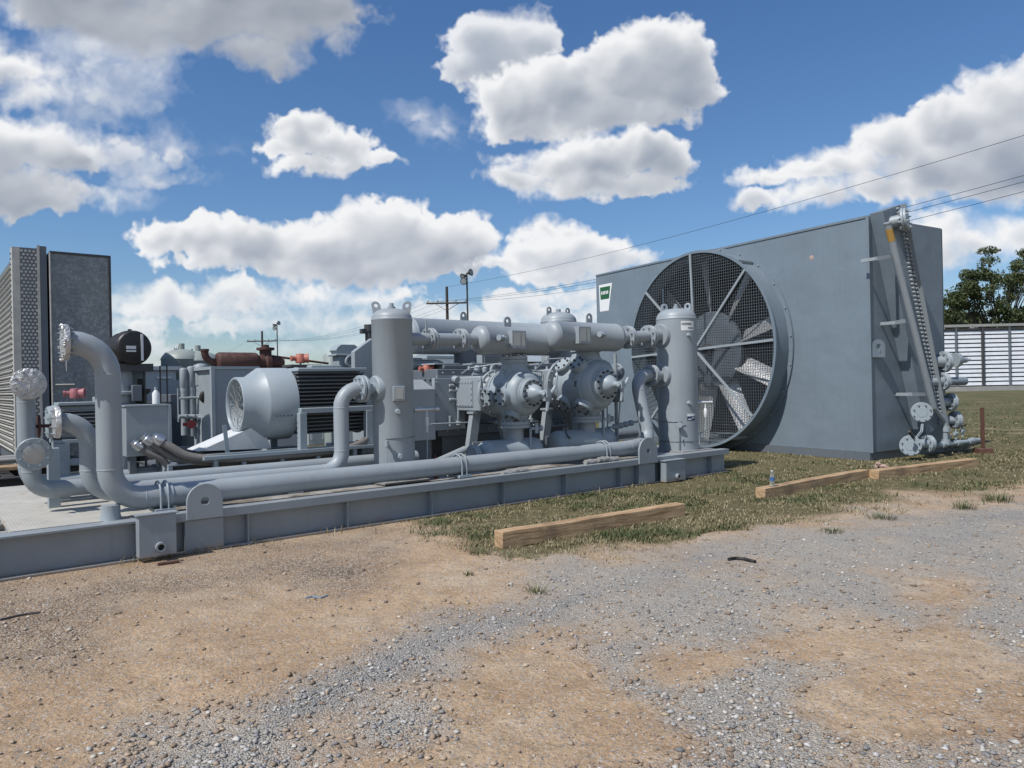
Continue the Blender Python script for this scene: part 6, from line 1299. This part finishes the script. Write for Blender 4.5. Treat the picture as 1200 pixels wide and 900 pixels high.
# logo sticker high on the left of the front: green over white, leaning
c = CFc(709, 349); c0 = CFc(709, 360)
mb = MB(); w2, h2 = .26, .62
mb.add([(c.x-w2, -.004, c.z+h2*.62), (c.x+w2*1.25, -.004, c.z+h2*.62), (c.x+w2*.6, -.004, c.z-h2*.60), (c.x-w2*.9, -.004, c.z-h2*.60)], [(0, 1, 2, 3)]); mb.m = 1
mb.add([(c.x-w2*.8, -.007, c.z+h2*.50), (c.x+w2*.95, -.007, c.z+h2*.50), (c.x+w2*.7, -.007, c.z-h2*.06), (c.x-w2*.74, -.007, c.z-h2*.06)], [(0, 1, 2, 3)]); mb.m = 0
for a in range(5): mb.box((c.x-.15+.066*a, -.010, c.z+.10), (c.x-.11+.066*a, -.0075, c.z+.19))
part('maker_decal', mb, [M['paper'], M['green']], fc, 'green and white leaning decal', smooth=0)
mb = MB(); c = CFc(951, 302); mb.lathe((c.x, -.001, c.z), (0, -1, 0), [(0, .05), (.006, .03)], 9); part('scuff_patch', mb, M['clay'], fc)
# lifting ear at the near corner
c = CE(1026, 409); mb = MB(); mb.cyl((.0, c.y+.02, c.z-.05), (.10, c.y+.02, c.z-.05), .035, n=12); mb.lug((.07, c.y-.02, c.z-.16), (.5, 1, 0), (0, 0, 1), .26, .34, .045, .02); mb.box((-.002, c.y-.1, c.z-.18), (.012, c.y+.16, c.z+.14)); part('lifting_ear', mb, M['cooler'], fc)
c = CE(1052, 385)
for (u, v) in ((1052, 385), (1069, 450)):
    c = CE(u, v); mb = MB(); mb.cyl((.0, c.y, c.z), (.05, c.y, c.z), .05, n=12); mb.cyl((.05, c.y, c.z), (.07, c.y, c.z), .03, n=6); part('plug', mb, M['grey_d'], fc)
# slanted header box along the end with its row of plugs
tp = CE(1048, 247, .14); bt = CE(1099, 500, .14); tl = CE(1014, 252, .14)
A_ = V3((.13, tp.y-.30, tp.z-.0)); B_ = V3((.13, bt.y-.33, bt.z-.05)); d_ = (B_-A_).normalized(); ex_ = d_.cross(V3((1, 0, 0))).normalized()
if ex_.y < 0: ex_ = -ex_
hb = MB(); hb.bar((A_+B_)/2+(A_-B_)/2, B_, .26, .60, up=ex_)
hx = part('header_box', hb, M['cooler'], fc, bevel=.006)
mb = MB(); ln = (B_-A_).length
for k in range(int(ln/.082)):
    for row in (0, 1):
        p = A_+d_*(.06+k*.082+row*.04)+ex_*(.18+.11*row); mb.cyl(p+V3((.13, 0, 0)), p+V3((.175, 0, 0)), .030, n=6)
part('tube_plugs', mb, M['grey'], hx, 'double row of bolt plugs')
mb = MB(); mb.bar(A_+ex_*.306+V3((.1, 0, 0)), B_+ex_*.306+V3((.1, 0, 0)), .30, .012, up=ex_); part('side_flange', mb, M['grey'], hx)
# warning tape and long pipe on it
P0 = CE(1040, 262, .42); P1 = CE(1054, 300, .42); PZ = CE(1094, 478, .42); PE = CE(1107, 494, .42)
lp_ = thing('end_pipe', 'long slanted pipe with yellow band down the cooler end', 'pipe', (.42, P1.y, P1.z), CO); mb = MB(); mb.cyl(P0, PZ, .062, n=16); mb.cyl(P0+(P0-PZ).normalized()*.02, P0, .07, n=16); part('pipe_run', mb, M['grey'], lp_)
mb = MB(); dd = (PZ-P0).normalized(); mb.cyl(P0+dd*.10, P0+dd*.34, .064, n=16); part('yellow_band', mb, M['yellow'], lp_)
mb = MB(); q = CE(1108, 520, .42); mb.pipe([PZ-dd*.02, PE, V3((q.x, PE.y+.03, q.z))], .05, .08, 14); mb.cyl(V3((q.x, PE.y+.03, PE.z-.10)), V3((q.x, PE.y+.03, PE.z-.2)), .08, n=14); mb.cyl(V3((q.x, PE.y+.03, q.z+.08)), V3((q.x, PE.y+.03, q.z-.02)), .08, n=14); part('drop_leg', mb, M['light'], lp_)
for (u0, v0, u1, v1) in ((1027, 303, 1052, 299), (1067, 462, 1092, 462), (1050, 378, 1060, 376)):
    a = CE(u0, v0, .30); b = CE(u1, v1, .36); mb = MB(); mb.bar(a, b, .05, .07); mb.bar(a, V3((.0, a.y, a.z)), .04, .06); part('pipe_bracket', mb, M['grey'], fc)
# nozzles with flanges
def nozzle(u, v, x, d, r, R_, ln, label, blind=True, back=.0):
    c = CE(u, v, x); d = V3(d).normalized(); t = thing('flanged_nozzle', label, 'flanged nozzle', tuple(c), CO, 'flanged nozzles on the cooler end'); mb = MB(); mb.cyl(c-d*ln, c, r, n=18); part('neck', mb, M['grey'], t)
    mb = MB(); mb.flange(c-d*.04, d, R_, .045, 8); mb.flange(c+d*.009, d, R_, .045, 8); mb.lathe(c+d*.054, d, [(0, R_*.5), (.006, R_*.48)], 24); part('flange', mb, M['light'], t)
nozzle(1060, 257, .45, (.9, .35, .1), .11, .21, .35, 'dark round flanged nozzle at the very top of the cooler end')
nozzle(1080, 483, .42, (.62, -.78, 0), .10, .19, .30, 'blind flange facing forward at mid height, above the lowest one')
nozzle(1067, 522, .48, (.50, -.86, 0), .10, .19, .42, 'lowest blind flange facing forward near the ground')
nozzle(1106, 424, .30, (.35, .9, 0), .11, .21, .45, 'uppermost of the four right facing nozzles on the slanted header')
nozzle(1104, 447, .30, (.25, .95, 0), .10, .18, .40, 'second from top of the four right facing nozzles on the slanted header')
nozzle(1114, 471, .30, (.45, .85, 0), .09, .18, .40, 'third from top of the four right facing nozzles on the slanted header')
nozzle(1119, 492, .30, (.45, .85, 0), .09, .18, .40, 'lowest of the four right facing nozzles on the slanted header')
nozzle(1087, 520, .42, (.3, .95, .0), .09, .17, .35, 'side flange joined to the lowest forward blind flange')
c = CE(1118, 422, .35); mb = MB(); mb.lathe(c, (.3, .95, 0), [(0, .15), (.10, .14), (.18, .07), (.30, .055), (.32, .03), (.40, .03)], 18); solo('relief_valve', mb, M['light'], 'tapered relief valve beyond the uppermost right facing nozzle', 'valve', tuple(c), CO)
c = CE(1112, 447, .35); mb = MB(); mb.cyl(c, c+V3((.1, .40, 0)), .085, n=16); solo('pipe_stub', mb, M['cooler'], 'short plain pipe stub beyond the second right facing nozzle', 'pipe stub', tuple(c), CO)
# low manifold to the right
a = CE(1098, 522, .42); b = CE(1146, 516, .42); mt = thing('drain_manifold', 'low horizontal pipe with small valves reaching right from the cooler end', 'manifold', tuple(a), CO)
mb = MB(); mb.cyl(a, b, .045, n=14); mb.lathe(a+(b-a)*.75, b-a, [(0, .06), (.2, .075), (.24, .05), (.42, .05)], 14); mb.cyl(a+(b-a)*.1, a+(b-a)*.18, .065, n=14); mb.cyl(a+(b-a)*.45, a+(b-a)*.55, .062, n=14); part('pipe_run', mb, M['light'], mt)
for k, (u, v, h) in enumerate(((1112, 512, .10), (1120, 508, .14), (1128, 505, .16))):
    c = CE(u, v, .42); mb = MB(); mb.cyl(c-V3((0, 0, .12)), c+V3((0, 0, h*.6)), .02, n=10); mb.cyl(c-V3((0, .05, 0)), c+V3((0, .05, 0)), .035, n=10); mb.bar(c+V3((0, -.10, h)), c+V3((0, .10, h)), .02, .015); v_ = part('valve', mb, M['light'], mt)
c = CE(1124, 500, .42); mb = MB(); mb.bar(c-V3((0, .06, 0)), c+V3((0, .26, .02)), .02, .02); part('lever', mb, M['rust'], mt)
c = CE(1067, 507, .62); mb = MB(); mb.cyl(c+V3((0, -.05, .03)), c+V3((0, .10, -.10)), .03, n=8); mb.cyl(c+V3((0, -.02, .08)), c+V3((0, .02, -.02)), .02, n=8); solo('gauge_fitting', mb, M['dark'], 'small black fitting above the lowest forward blind flange', 'fitting', tuple(c), CO)
mb = MB(); a = CE(1080, 497, .45); b = CE(1072, 514, .55); mb.tube([a, (a+b)/2+V3((.03, .03, 0)), b], .010, 6); mb.tube([a+V3((0, .05, 0)), (a+b)/2+V3((.03, .09, 0)), b+V3((0, .05, 0))], .010, 6); solo('drain_tubes', mb, M['light'], 'two thin curved tubes hanging below the mid height blind flange', 'tubes', tuple(a), CO)
# ================================================================ galvanised cooler at the far left
TG = 8.0; g = S(28, 290, TG); gb = S(129, 297, TG); zg = g.z; xa, xb_, xm = g.x-.08, gb.x, S(58, 292, TG).x
gc = thing('galvanized_cooler', 'tall galvanised steel cooler casing with finned tube side at far left', 'air cooler', (xa, TG, 0))
mb = MB(); mb.box((xm, TG+.02, .45), (xb_, TG+6.6, zg-.03)); part('side_sheet', mb, M['galv'], gc)
mb = MB(); xc = S(46, 290, TG).x; mb.box((xc-.04, TG-.02, .2), (xc+.0, TG-.002, zg+.06)); part('corner_post', mb, M['galv2'], gc)
mb = MB(); mb.box((xa+.02, TG+.0, .2), (xm-.19, TG+6.6, zg)); TBM = mb
mb = MB(); mb.box((xm-.185, TG-.012, .2), (xm-.05, TG+6.5, zg+.05)); part('channel', mb, M['grey_d'], gc)
mb = TBM; mb.m = 1; z = .3; i = 0; xh0, xh1 = xa+.04, xc-.05
while z < zg-.05:
    for k in range(12):
        x = xh0+(k+.5*(i % 2))*.062
        if x < xh1: mb.cyl((x, TG-.001, z), (x, TG-.006, z), .023, n=6)  # pale discs stand in for the bright holes of the punched column
    z += .062; i += 1
part('tube_bank', mb, [M['grey_d'], M['galv2']], gc, 'dark punched column with pale discs painted in as its bright holes')
mb = MB()
z = .5; i = 0; yt0 = SK.l(onplane(13, 350, SK.w((xa-.1, 0, 0)), SK.x)).y
while z < zg-.1:
    mb.cyl((xa-.02+.03*(i%2), yt0, z), (xa-.02+.03*(i%2), TG+6.4, z), .021, n=6); z += .055; i += 1
part('finned_tubes', mb, M['galv2'], gc)
mb = MB(); mb.box((xa-.10, TG+.0, .2), (xa+.015, yt0, zg)); mb.box((xa-.10, TG+6.4, .2), (xa, TG+6.6, zg)); part('tube_sheet', mb, M['galv2'], gc)
mb = MB()
for k in range(40): mb.cyl((xa-.10, yt0-.08, .4+k*.095), (xa-.115, yt0-.08, .4+k*.095), .018, n=6)
part('rivets', mb, M['dark'], gc)
mb = MB(); mb.cyl((xm-.0, TG-.0, .5), (xm-.0, TG-.0, zg-.05), .018, n=8); mb.cyl((xm+.05, TG-.02, 1.75), (xm+.35, TG-.02, 1.75), .016, n=8); part('conduit', mb, M['galv2'], gc)
mb = MB(); mb.box((xa, TG, 0), (xb_, TG+6.6, .19)); part('base_frame', mb, M['dark'], gc)
mb = MB(); mb.box((xb_-.03, TG-.0, .45), (xb_+.01, TG+.018, zg-.02)); mb.box((xm, TG-.0, zg-.06), (xb_-.032, TG+.018, zg-.02)); part('edge_trim', mb, M['dark'], gc)
# grey skid trailer wall left of it, and dark open frames at the far left
t = thing('grey_enclosure', 'plain grey steel enclosure at the extreme left edge', 'enclosure', (-4.5, 9, 0)); a = S(9, 428, 12.5); mb = MB(); mb.box((a.x-6, 12.5, .25), (a.x, 15, a.z)); part('wall', mb, M['grey'], t, bevel=.01); mb = MB(); mb.box((a.x-6, 12.5, 0), (a.x, 15, .24)); part('base', mb, M['dark'], t); mb = MB(); mb.box((a.x-6, 12.45, a.z+.002), (a.x+.05, 15.05, a.z+.07)); part('roof', mb, M['dark'], t)
sk2 = thing('second_skid', 'low dark skid frame with boards and tubes behind the checker plate', 'skid base', (-2, 6, 0)); 
for y in (5.0, 6.6): mb = MB(); ibeam_x(mb, -5, 4.2, y, 0, .42, .18); part('long_beam', mb, M['dark'], sk2)
for x in (-3.5, -1.5, .5, 2.5): mb = MB(); ibeam_y(mb, 5.1, 6.5, x, .001, .40, .16); part('cross_beam', mb, M['dark'], sk2)
for y, z, m_ in ((5.3, .5, 'wood'), (5.9, .47, 'wood'), (6.3, .52, 'galv2')): mb = MB(); mb.box((-5, y-.1, z), (1.2, y+.1, z+.05)); part('board', mb, M[m_], sk2)
for y in (5.6, 6.1): mb = MB(); mb.cyl((-5, y, .62), (1.0, y, .62), .04, n=10); part('tube', mb, M['tan'], sk2)
# ================================================================ machines behind
def Bx(u, v, t): return S(u, v, t)
# black air filter canister on a grey engine stand
tf = 5.0; c = S(152, 408, tf); af = thing('air_filter', 'black round air filter canister held above grey engine parts', 'air filter', tuple(c)); ra = .265
fd = SK.l(V3((0, 0, EYE)))-c; fd.z = 0; fd.normalize(); fd = (fd+V3((.35, 0, 0))).normalized()
mb = MB(); mb.lathe(c-fd*.26, fd, [(0, ra*.8), (.04, ra*.97), (.22, ra), (.24, ra*1.03), (.27, ra*1.03), (.29, ra), (.42, ra), (.46, ra*.94), (.475, ra*.85), (.478, ra*.1)], 40); part('canister', mb, M['black'], af)
sd = V3((-fd.y, fd.x, 0)); sd = sd if sd.x > 0 else -sd
fc2 = c+fd*.222
mb = MB(); mb.bar(fc2+sd*.10+V3((0, 0, -.20)), fc2+sd*.10+V3((0, 0, .21)), .035, .012, up=fd); part('pale_strap', mb, M['paper'], af)
mb = MB(); mb.bar(fc2-sd*.13+V3((0, 0, .0)), fc2+sd*.01+V3((0, 0, .0)), .006, .05, up=(0, 0, 1)); mb.bar(fc2-sd*.13+V3((0, 0, -.055)), fc2+sd*.01+V3((0, 0, -.055)), .006, .025, up=(0, 0, 1)); part('label_plate', mb, M['paper'], af)
mb = MB(); mb.box((c.x-.02, tf-.02, c.z+ra), (c.x+.03, tf+.02, c.z+ra+.03)); mb.box((c.x-.24, tf-.15, c.z-ra-.10), (c.x+.3, tf+.15, c.z-ra+.02)); part('cradle', mb, M['dark'], af)
en = thing('engine_block', 'grey engine column under the black air filter', 'engine', (c.x, tf+.1, .3)); a = S(139, 432, tf); b = S(159, 520, tf)
mb = MB(); mb.lathe((c.x-.12, tf+.1, .3), (0, 0, 1), [(0, .2), (1.25, .2), (1.26, .27), (1.30, .27), (1.31, .18), (1.62, .16), (1.70, .2), (a.z-.3+.05, .2)], 20); part('column', mb, M['grey'], en)
mb = MB(); mb.box((c.x-.3, tf-.12, 1.25), (c.x+.1, tf+.3, 1.42)); mb.box((c.x-.02, tf-.2, 1.45), (c.x+.12, tf+.2, 1.7)); mb.box((c.x-.16, tf-.14, .9), (c.x+.06, tf-.05, 1.1)); part('bracket', mb, M['grey_d'], en, bevel=.01)
mb = MB(); mb.cyl((c.x+.2, tf, .4), (c.x+.2, tf, c.z-ra), .018, n=8); mb.cyl((c.x+.42, tf-.05, .4), (c.x+.42, tf-.05, 2.0), .012, n=8); mb.cyl((c.x+.52, tf-.05, 1.2), (c.x+.52, tf-.05, 2.02), .012, n=8); part('rod', mb, M['dark'], en)
q = S(165, 460, 5.2); mb = MB(); mb.lathe((q.x, 5.2, .5), (0, 0, 1), [(0, .09), (.75, .09), (.80, .16), (.85, .16), (.86, .09), (1.05, .09), (1.10, .15), (1.14, .15), (1.15, .05), (1.3, .05)], 14)
solo('black_valve', mb, M['black'], 'black flanged valve stack right of the engine column', 'valve', (q.x, 5.2, .5))
# pale control building and roof tanks
t9 = 11.0
def slab(name, u0, u1, v0, v1, t, depth, mat, label, cat, zb=0.0, extra=None, bevel=.01, group=None):
    a = S(u0, v0, t); b = S(u1, v1, t); z0 = zb if zb is not None else b.z; th = thing(name, label, cat, (a.x, t, z0), SK, group); mb = MB(); mb.box((a.x, t, z0), (b.x, t+depth, a.z)); part('body', mb, mat, th, bevel=bevel); return th, a, b
M['pale'] = paint('pale blue grey paint', (.40, .45, .48), dust=.15)
M['sage'] = paint('sage grey paint', (.27, .31, .30), dust=.2)
th, a, b = slab('control_cabin', 170, 207, 434, 470, 8.5, 2.2, M['pale'], 'pale steel control cabin behind the junction box', 'cabin', zb=.9)
mb = MB(); mb.box((a.x-.08, 8.42, a.z+.003), (b.x+.1, 10.8, a.z+.08)); part('roof', mb, M['white'], th)
mb = MB(); mb.box((a.x+.25, 8.47, 1.2), (a.x+.95, 8.497, a.z-.2)); part('door', mb, M['light'], th); mb = MB(); mb.box((a.x+.2, 8.45, a.z-.17), (b.x-.1, 8.497, a.z-.13)); part('rail', mb, M['white'], th)
mb = MB(); mb.box((a.x, 8.55, 0), (b.x, 10.6, .89)); part('base', mb, M['dark'], th)
for (u, v, r, lab) in ((213, 416, .42, 'left of two sage green domed tanks on the horizon'), (232, 418, .45, 'right of two sage green domed tanks on the horizon')):
    c = S(u, v, 9.5); t = thing('domed_tank', lab, 'tank', (c.x, 9.5, 0), SK, 'sage domed tanks'); mb = MB(); mb.lathe((c.x, 9.5, 0), (0, 0, 1), [(0, r), (c.z-.12, r), (c.z-.1, r*1.03), (c.z-.05, r*.98), (c.z+.05, r*.8), (c.z+.11, r*.45), (c.z+.13, .02)], 30); part('shell', mb, M['sage'], t); mb = MB(); mb.cyl((c.x, 9.5, c.z+.1), (c.x, 9.5, c.z+.25), .06, n=10); part('top_nozzle', mb, M['sage'], t)
# three upright filter tubes
for (u, v, vb, w_, lab, mt) in ((215, 431, 510, 8, 'narrow leftmost upright filter tube', 'grey'), (224, 429, 511, 9, 'middle upright filter tube', 'grey'), (235, 426, 514, 16, 'widest rightmost upright filter tube with pale band', 'sage')):
    tt = 5.6; c = S(u, v, tt); r = w_/FOC*SK.w((c.x, tt, 0)).y/2; z0 = max(.25, S(u, vb, tt).z); t = thing('filter_tube', lab, 'filter vessel', (c.x, tt, z0), SK, 'upright filter tubes'); h = c.z-z0; mb = MB()
    mb.lathe((c.x, tt, z0), (0, 0, 1), [(0, r*1.0), (h*.62, r), (h*.70, r), (h*.71, r*1.12), (h-r*.6, r*1.12), (h-r*.2, r*.9), (h, r*.3)], 24); part('shell', mb, M['grey'], t)
    mb = MB(); mb.lathe((c.x, tt, z0+h*.64), (0, 0, 1), [(0, r*1.01), (0, r*1.03), (.09, r*1.03), (.09, r*1.01)], 24, False, False); part('band', mb, M['light'], t)
    mb = MB(); mb.cyl((c.x, tt-.02, z0+h*.28), (c.x, tt-r-.12, z0+h*.28), .03, n=8); mb.cyl((c.x-.12, tt-r-.06, z0+h*.28), (c.x+.12, tt-r-.06, z0+h*.28), .035, n=10); mb.cyl((c.x-.1, tt-r-.04, z0+h*.55), (c.x+.1, tt-r-.04, z0+h*.55), .02, n=8); mb.cyl((c.x-r-.04, tt, z0+h*.2), (c.x-r-.04, tt, z0+h*.7), .012, n=6); part('fitting', mb, M['light'], t)
c = S(240, 465, 5.3); mb = MB(); d_ = V3((.2, -1, 0)); mb.lathe(c, d_, [(0, .09), (.02, .11), (.10, .11), (.11, .08)], 20); solo('gauge_dial', mb, M['rubber'], 'black round dial on the widest filter tube', 'gauge', tuple(c))
c = S(222, 497, 5.3); mb = MB(); mb.cyl(c-V3((.1, 0, 0)), c+V3((.1, 0, 0)), .03, n=10); mb.lathe(c, (0, -1, 0), [(0, .02), (.1, .02), (.1, .07), (.12, .07)], 16); solo('red_valve', mb, M['red'], 'small red handled valve at the foot of the filter tubes', 'valve', tuple(c))
mb = MB(); a = S(203, 509, 5.2); b = S(246, 512, 5.2); mb.cyl((a.x-.2, 5.2, .62), (b.x+.1, 5.2, .62), .07, n=12); mb.box((a.x-.3, 5.1, .0), (b.x+.3, 6.2, .42)); solo('filter_skid', mb, M['grey_d'], 'low grey pipe and base under the upright filter tubes', 'skid base', (a.x, 5.2, 0))
for (u0, u1, v0, t_, dp, mt, lb) in ((160, 203, 472, 6.6, 1.5, 'dark', 'dark machinery cabinet behind the junction box'), (199, 214, 462, 7.4, .8, 'grey_d', 'mid grey cabinet left of the filter tubes')):
    slab('machinery_cabinet', u0, u1, v0, 520, t_, dp, M[mt], lb, 'cabinet')
# grey radiator casing with rusty muffler above it
tp_ = 4.6; a = S(247, 433, tp_); b = S(338, 433, tp_); rc = thing('radiator_casing', 'flat grey sheet casing standing behind the big motor intake', 'casing', (a.x, tp_, .3)); mb = MB(); mb.box((a.x+.06, tp_, .45), (b.x+.3, tp_+1.2, a.z)); part('sheet', mb, M['grey'], rc)
mb = MB(); mb.box((a.x, tp_-.02, .45), (a.x+.055, tp_+.06, a.z)); mb.box((a.x, tp_-.02, a.z+.002), (b.x-.5, tp_+1.2, a.z+.05)); part('edge_trim', mb, M['light'], rc); mb = MB(); mb.box((a.x, tp_, 0), (b.x, tp_+1.2, .44)); part('base', mb, M['dark'], rc)
tm = 5.0; a = S(253, 425, tm); b = S(302, 425, tm); zmf = a.z+.01
mf = thing('exhaust_muffler', 'brown rusty horizontal muffler with upturned tailpipe', 'muffler', (a.x, tm, zmf-.2)); mb = MB(); mb.lathe((a.x, tm, zmf), (1, 0, 0), [(0, .10), (.02, .15), (.05, .165), (b.x-a.x-.05, .165), (b.x-a.x-.02, .15), (b.x-a.x, .10)], 28); part('shell', mb, M['rust'], mf)
mb = MB(); zt = S(240, 409, tm).z; xq_ = S(240, 420, tm).x; mb.pipe([(a.x+.02, tm, zmf), (xq_, tm, zmf-.02), (xq_, tm, zt)], .058, .16, 14, weld=False); mb.lathe((xq_, tm, zt-.04), (0, 0, 1), [(0, .06), (0, .068), (.04, .068)], 14); part('tailpipe', mb, M['rust'], mf)
mb = MB(); mb.lathe((b.x-.05, tm, zmf), (1, 0, 0), [(0, .12), (.15, .12), (.18, .16), (.25, .16), (.3, .09), (.5, .08)], 18); mb.lathe((b.x+.14, tm, zmf), (0, 0, 1), [(0, .1), (.2, .1), (.21, .15), (.25, .15), (.26, .06), (.3, .06)], 16); mb.cyl((b.x+.14, tm, zmf+.12), (b.x+1.3, tm, zmf-.02), .02, n=8); part('outlet', mb, M['rust'], mf)
mb = MB()
for x in (a.x+.12, b.x-.15): mb.box((x-.02, tm-.17, zmf-.30), (x+.02, tm+.17, zmf-.10))
part('saddle', mb, M['galv2'], mf)
slab('dark_beam', 318, 350, 427.5, 432, 5.2, .3, M['rust'], 'thin dark beam on the horizon right of the muffler', 'beam', zb=None)
# pale ribbed dome-like cover and round tank beyond the motor
c = S(404, 414, 6.0); bc_ = thing('blower_housing', 'pale bolted blower housing on the skyline beyond the big motor', 'blower', (c.x, 6, c.z-.3)); mb = MB(); q = .66
mb.prism([(-.30*q, -.02), (-.40*q, .05), (-.34*q, .12), (-.22*q, .17), (.22*q, .17), (.34*q, .12), (.40*q, .05), (.30*q, -.02)], (c.x, 6, c.z), (1, 0, 0), (0, 0, 1), .3); mb.box((c.x-.28, 5.82, c.z-.06), (c.x+.28, 6.18, c.z-.021)); part('hood', mb, M['light'], bc_, bevel=.01)
mb = MB(); mb.lathe((c.x+.04, 5.9, c.z-.17), (0, -1, 0), [(0, .13), (.12, .13), (.12, .08), (.05, .08)], 22); mb.box((c.x-.2, 5.86, c.z-1.0), (c.x+.22, 6.14, c.z-.062)); part('volute', mb, M['grey'], bc_, bevel=.01)
c = S(390, 420, 6.5); mb = MB(); mb.lathe((c.x, 6.5, .3), (0, 0, 1), [(0, .2), (c.z-.25, .2), (c.z-.2, .16)], 20); solo('round_tank', mb, M['sage'], 'small round grey tank left of the blower housing', 'tank', (c.x, 6.5, .3))
# tall plain sheets left of the left vessel with a black stack
a = S(418, 412, 3.6); b = S(436, 400, 3.6); mb = MB(); mb.prism([(a.x-.05, .5), (b.x+.1, .5), (b.x+.1, b.z+.05), (b.x, b.z+.05), (a.x-.05, a.z)], (0, 3.65, 0), (1, 0, 0), (0, 0, 1), .12); solo('tall_casing', mb, M['grey'], 'tall grey sheet casing with slanted top just left of the left vessel', 'casing', (a.x, 3.7, .5), SK, bevel=.006)
mb = MB(); mb.box((b.x+.11, 3.36, .5), (b.x+.16, 3.41, b.z+.10)); solo('upright_angle', mb, M['grey_d'], 'thin upright steel angle between tall casing and left vessel', 'upright', (b.x+.13, 3.4, .5))
c = S(430, 387, 4.2); mb = MB(); mb.lathe((c.x+.04, 4.2, .5), (0, 0, 1), [(0, .07), (c.z-.5-.02, .07), (c.z-.52, .085), (c.z-.40, .085), (c.z-.40, .05)], 14); mb.box((c.x-.12, 4.15, c.z-.06), (c.x, 4.25, c.z+.02)); solo('exhaust_stack', mb, M['dark'], 'short black brown exhaust stack behind the tall casing', 'stack', (c.x, 4.2, .5))
# behind the compressors: long low grey roof/trailer, pale pipes, mixed equipment
for k, (u0, u1, v0, v1, t_, dp, mt, nm, lb, cat) in enumerate((
    (486, 640, 437, 470, 9.0, 3.0, 'pale', 'container', 'long pale steel container seen between bottles and crankcase', 'container'),
    (500, 560, 420, 440, 11.5, 3.0, 'white', 'container', 'white steel container on the skyline behind the crankcase', 'container'),
    (545, 720, 424, 432, 14, 4.0, 'grey', 'long_shed', 'long low grey roofed shed behind the cylinders', 'shed'),
    (360, 490, 441, 460, 12, 3.0, 'pale', 'container', 'pale container far behind the big motor', 'container'),
    (246, 360, 446, 470, 14, 3.0, 'white', 'container', 'white container far behind the radiator casing', 'container'),
    (132, 165, 440, 470, 12, 2.0, 'pale', 'container', 'pale container right of the galvanised casing', 'container'))):
    th, a, b = slab(nm, u0, u1, v0, v1, t_, dp, M[mt], lb, cat, group='containers and sheds behind the yard')
    if k in (0, 1, 3, 4): 
        mb = MB(); n_ = max(4, int((b.x-a.x)/.3))
        for i in range(n_): x = a.x+.1+(b.x-a.x-.2)*i/(n_-1); mb.box((x-.03, t_-.03, .15), (x+.03, t_-.004, a.z-.15))
        part('ribs', mb, M[mt], th); mb = MB(); mb.box((a.x-.02, t_-.05, a.z+.003), (b.x+.02, t_+dp, a.z+.08)); part('top_rail', mb, M['grey'], th)
    if k == 2:
        mb = MB(); mb.prism([(-.4, 0), (dp+.4, 0), (dp*.5, .5)], (( a.x+b.x)/2, t_, a.z+.004), (0, 1, 0), (0, 0, 1), b.x-a.x+.6); part('roof', mb, M['light'], th)
bp = thing('bypass_pipe', 'pale grey bent pipe behind the orange red sensor', 'pipe', (5.5, 3.1, 1.5)); a = S(486, 427, 3.0); b = S(522, 430, 3.0); mb = MB(); mb.pipe([(a.x-.3, 3.0, a.z), (b.x, 3.0, a.z), (b.x, 3.0, 1.2)], .085, .22, 16); part('pipe_run', mb, M['light'], bp)
# upper valves and studs along the compressor top
for k, (u, v, y, h) in enumerate(((559, 428, 2.0, .28), (568, 430, 2.2, .2), (580, 428, 2.0, .3), (641, 432, 2.1, .2), (650, 430, 2.3, .3), (628, 436, 2.0, .15))):
    c = S(u, v, y); mb = MB(); mb.cyl((c.x, y, 1.9), (c.x, y, c.z), .022, n=8); mb.lathe((c.x, y, c.z-.1), (0, 0, 1), [(0, .03), (.02, .05), (.08, .05), (.10, .02)], 10); mb.cyl((c.x-.1, y, c.z-.15), (c.x+.1, y, c.z-.15), .018, n=8)
    solo('lube_fitting', mb, M['light'], ['small lubricator riser above the first cylinder, leftmost', 'small lubricator riser above the first cylinder, second from left', 'small lubricator riser above the first cylinder, right of its neck', 'small lubricator riser just left of the second cylinder neck', 'small lubricator riser between second cylinder neck and rear vessel', 'short lubricator riser right of the upper left bottle neck'][k], 'lubricator', (c.x, y, 1.9), SK, 'lubricator risers on the crankcase')
c = S(578, 434, 1.9); mb = MB(); mb.lathe(c, (.2, -1, 0), [(0, .09), (.02, .11), (.05, .11), (.06, .09), (.03, .07)], 18); mb.cyl(c, c+V3((0, .3, -.2)), .03, n=8); solo('ring_valve', mb, M['light'], 'pale ring wheel above the first cylinder right of its neck', 'valve', tuple(c))
# tubing bundles draped over the cylinders and crankcase
for k, (pts, lb) in enumerate((([(560, 447, 1.3), (575, 436, 1.5), (600, 433, 1.7), (640, 436, 1.7)], 'thin lube tube looping over the first cylinder'), ([(722, 440, .9), (728, 455, .85), (726, 480, .9), (724, 510, .9)], 'thin tube dropping right of the second cylinder'), ([(655, 476, .6), (664, 490, .7), (662, 508, .7), (670, 515, .8)], 'dark cable loop under the second cylinder'), ([(700, 440, .95), (712, 432, .95), (718, 440, .95), (714, 452, .95)], 'short tube loop on the second cylinder shoulder'))):
    mb = MB(); P = [S(*q) for q in pts]; mb.tube(bend(P, .15), .012, 7); solo('lube_tube', mb, M['dark'] if k == 2 else M['light'], lb, 'tube', tuple(P[0]), SK, 'thin tubing on the compressor')
q = S(722, 436, 1.15); mb = MB(); d_ = V3((.75, -.1, .35)).normalized(); mb.cyl(V3((cy2x+.2, 1.0, zc2+.18)), q, .10, n=20); mb.flange(q, (q-V3((cy2x+.2, 1.0, zc2+.18))), .15, .04, 8); part('side_branch', mb, M['light'], cmp_)
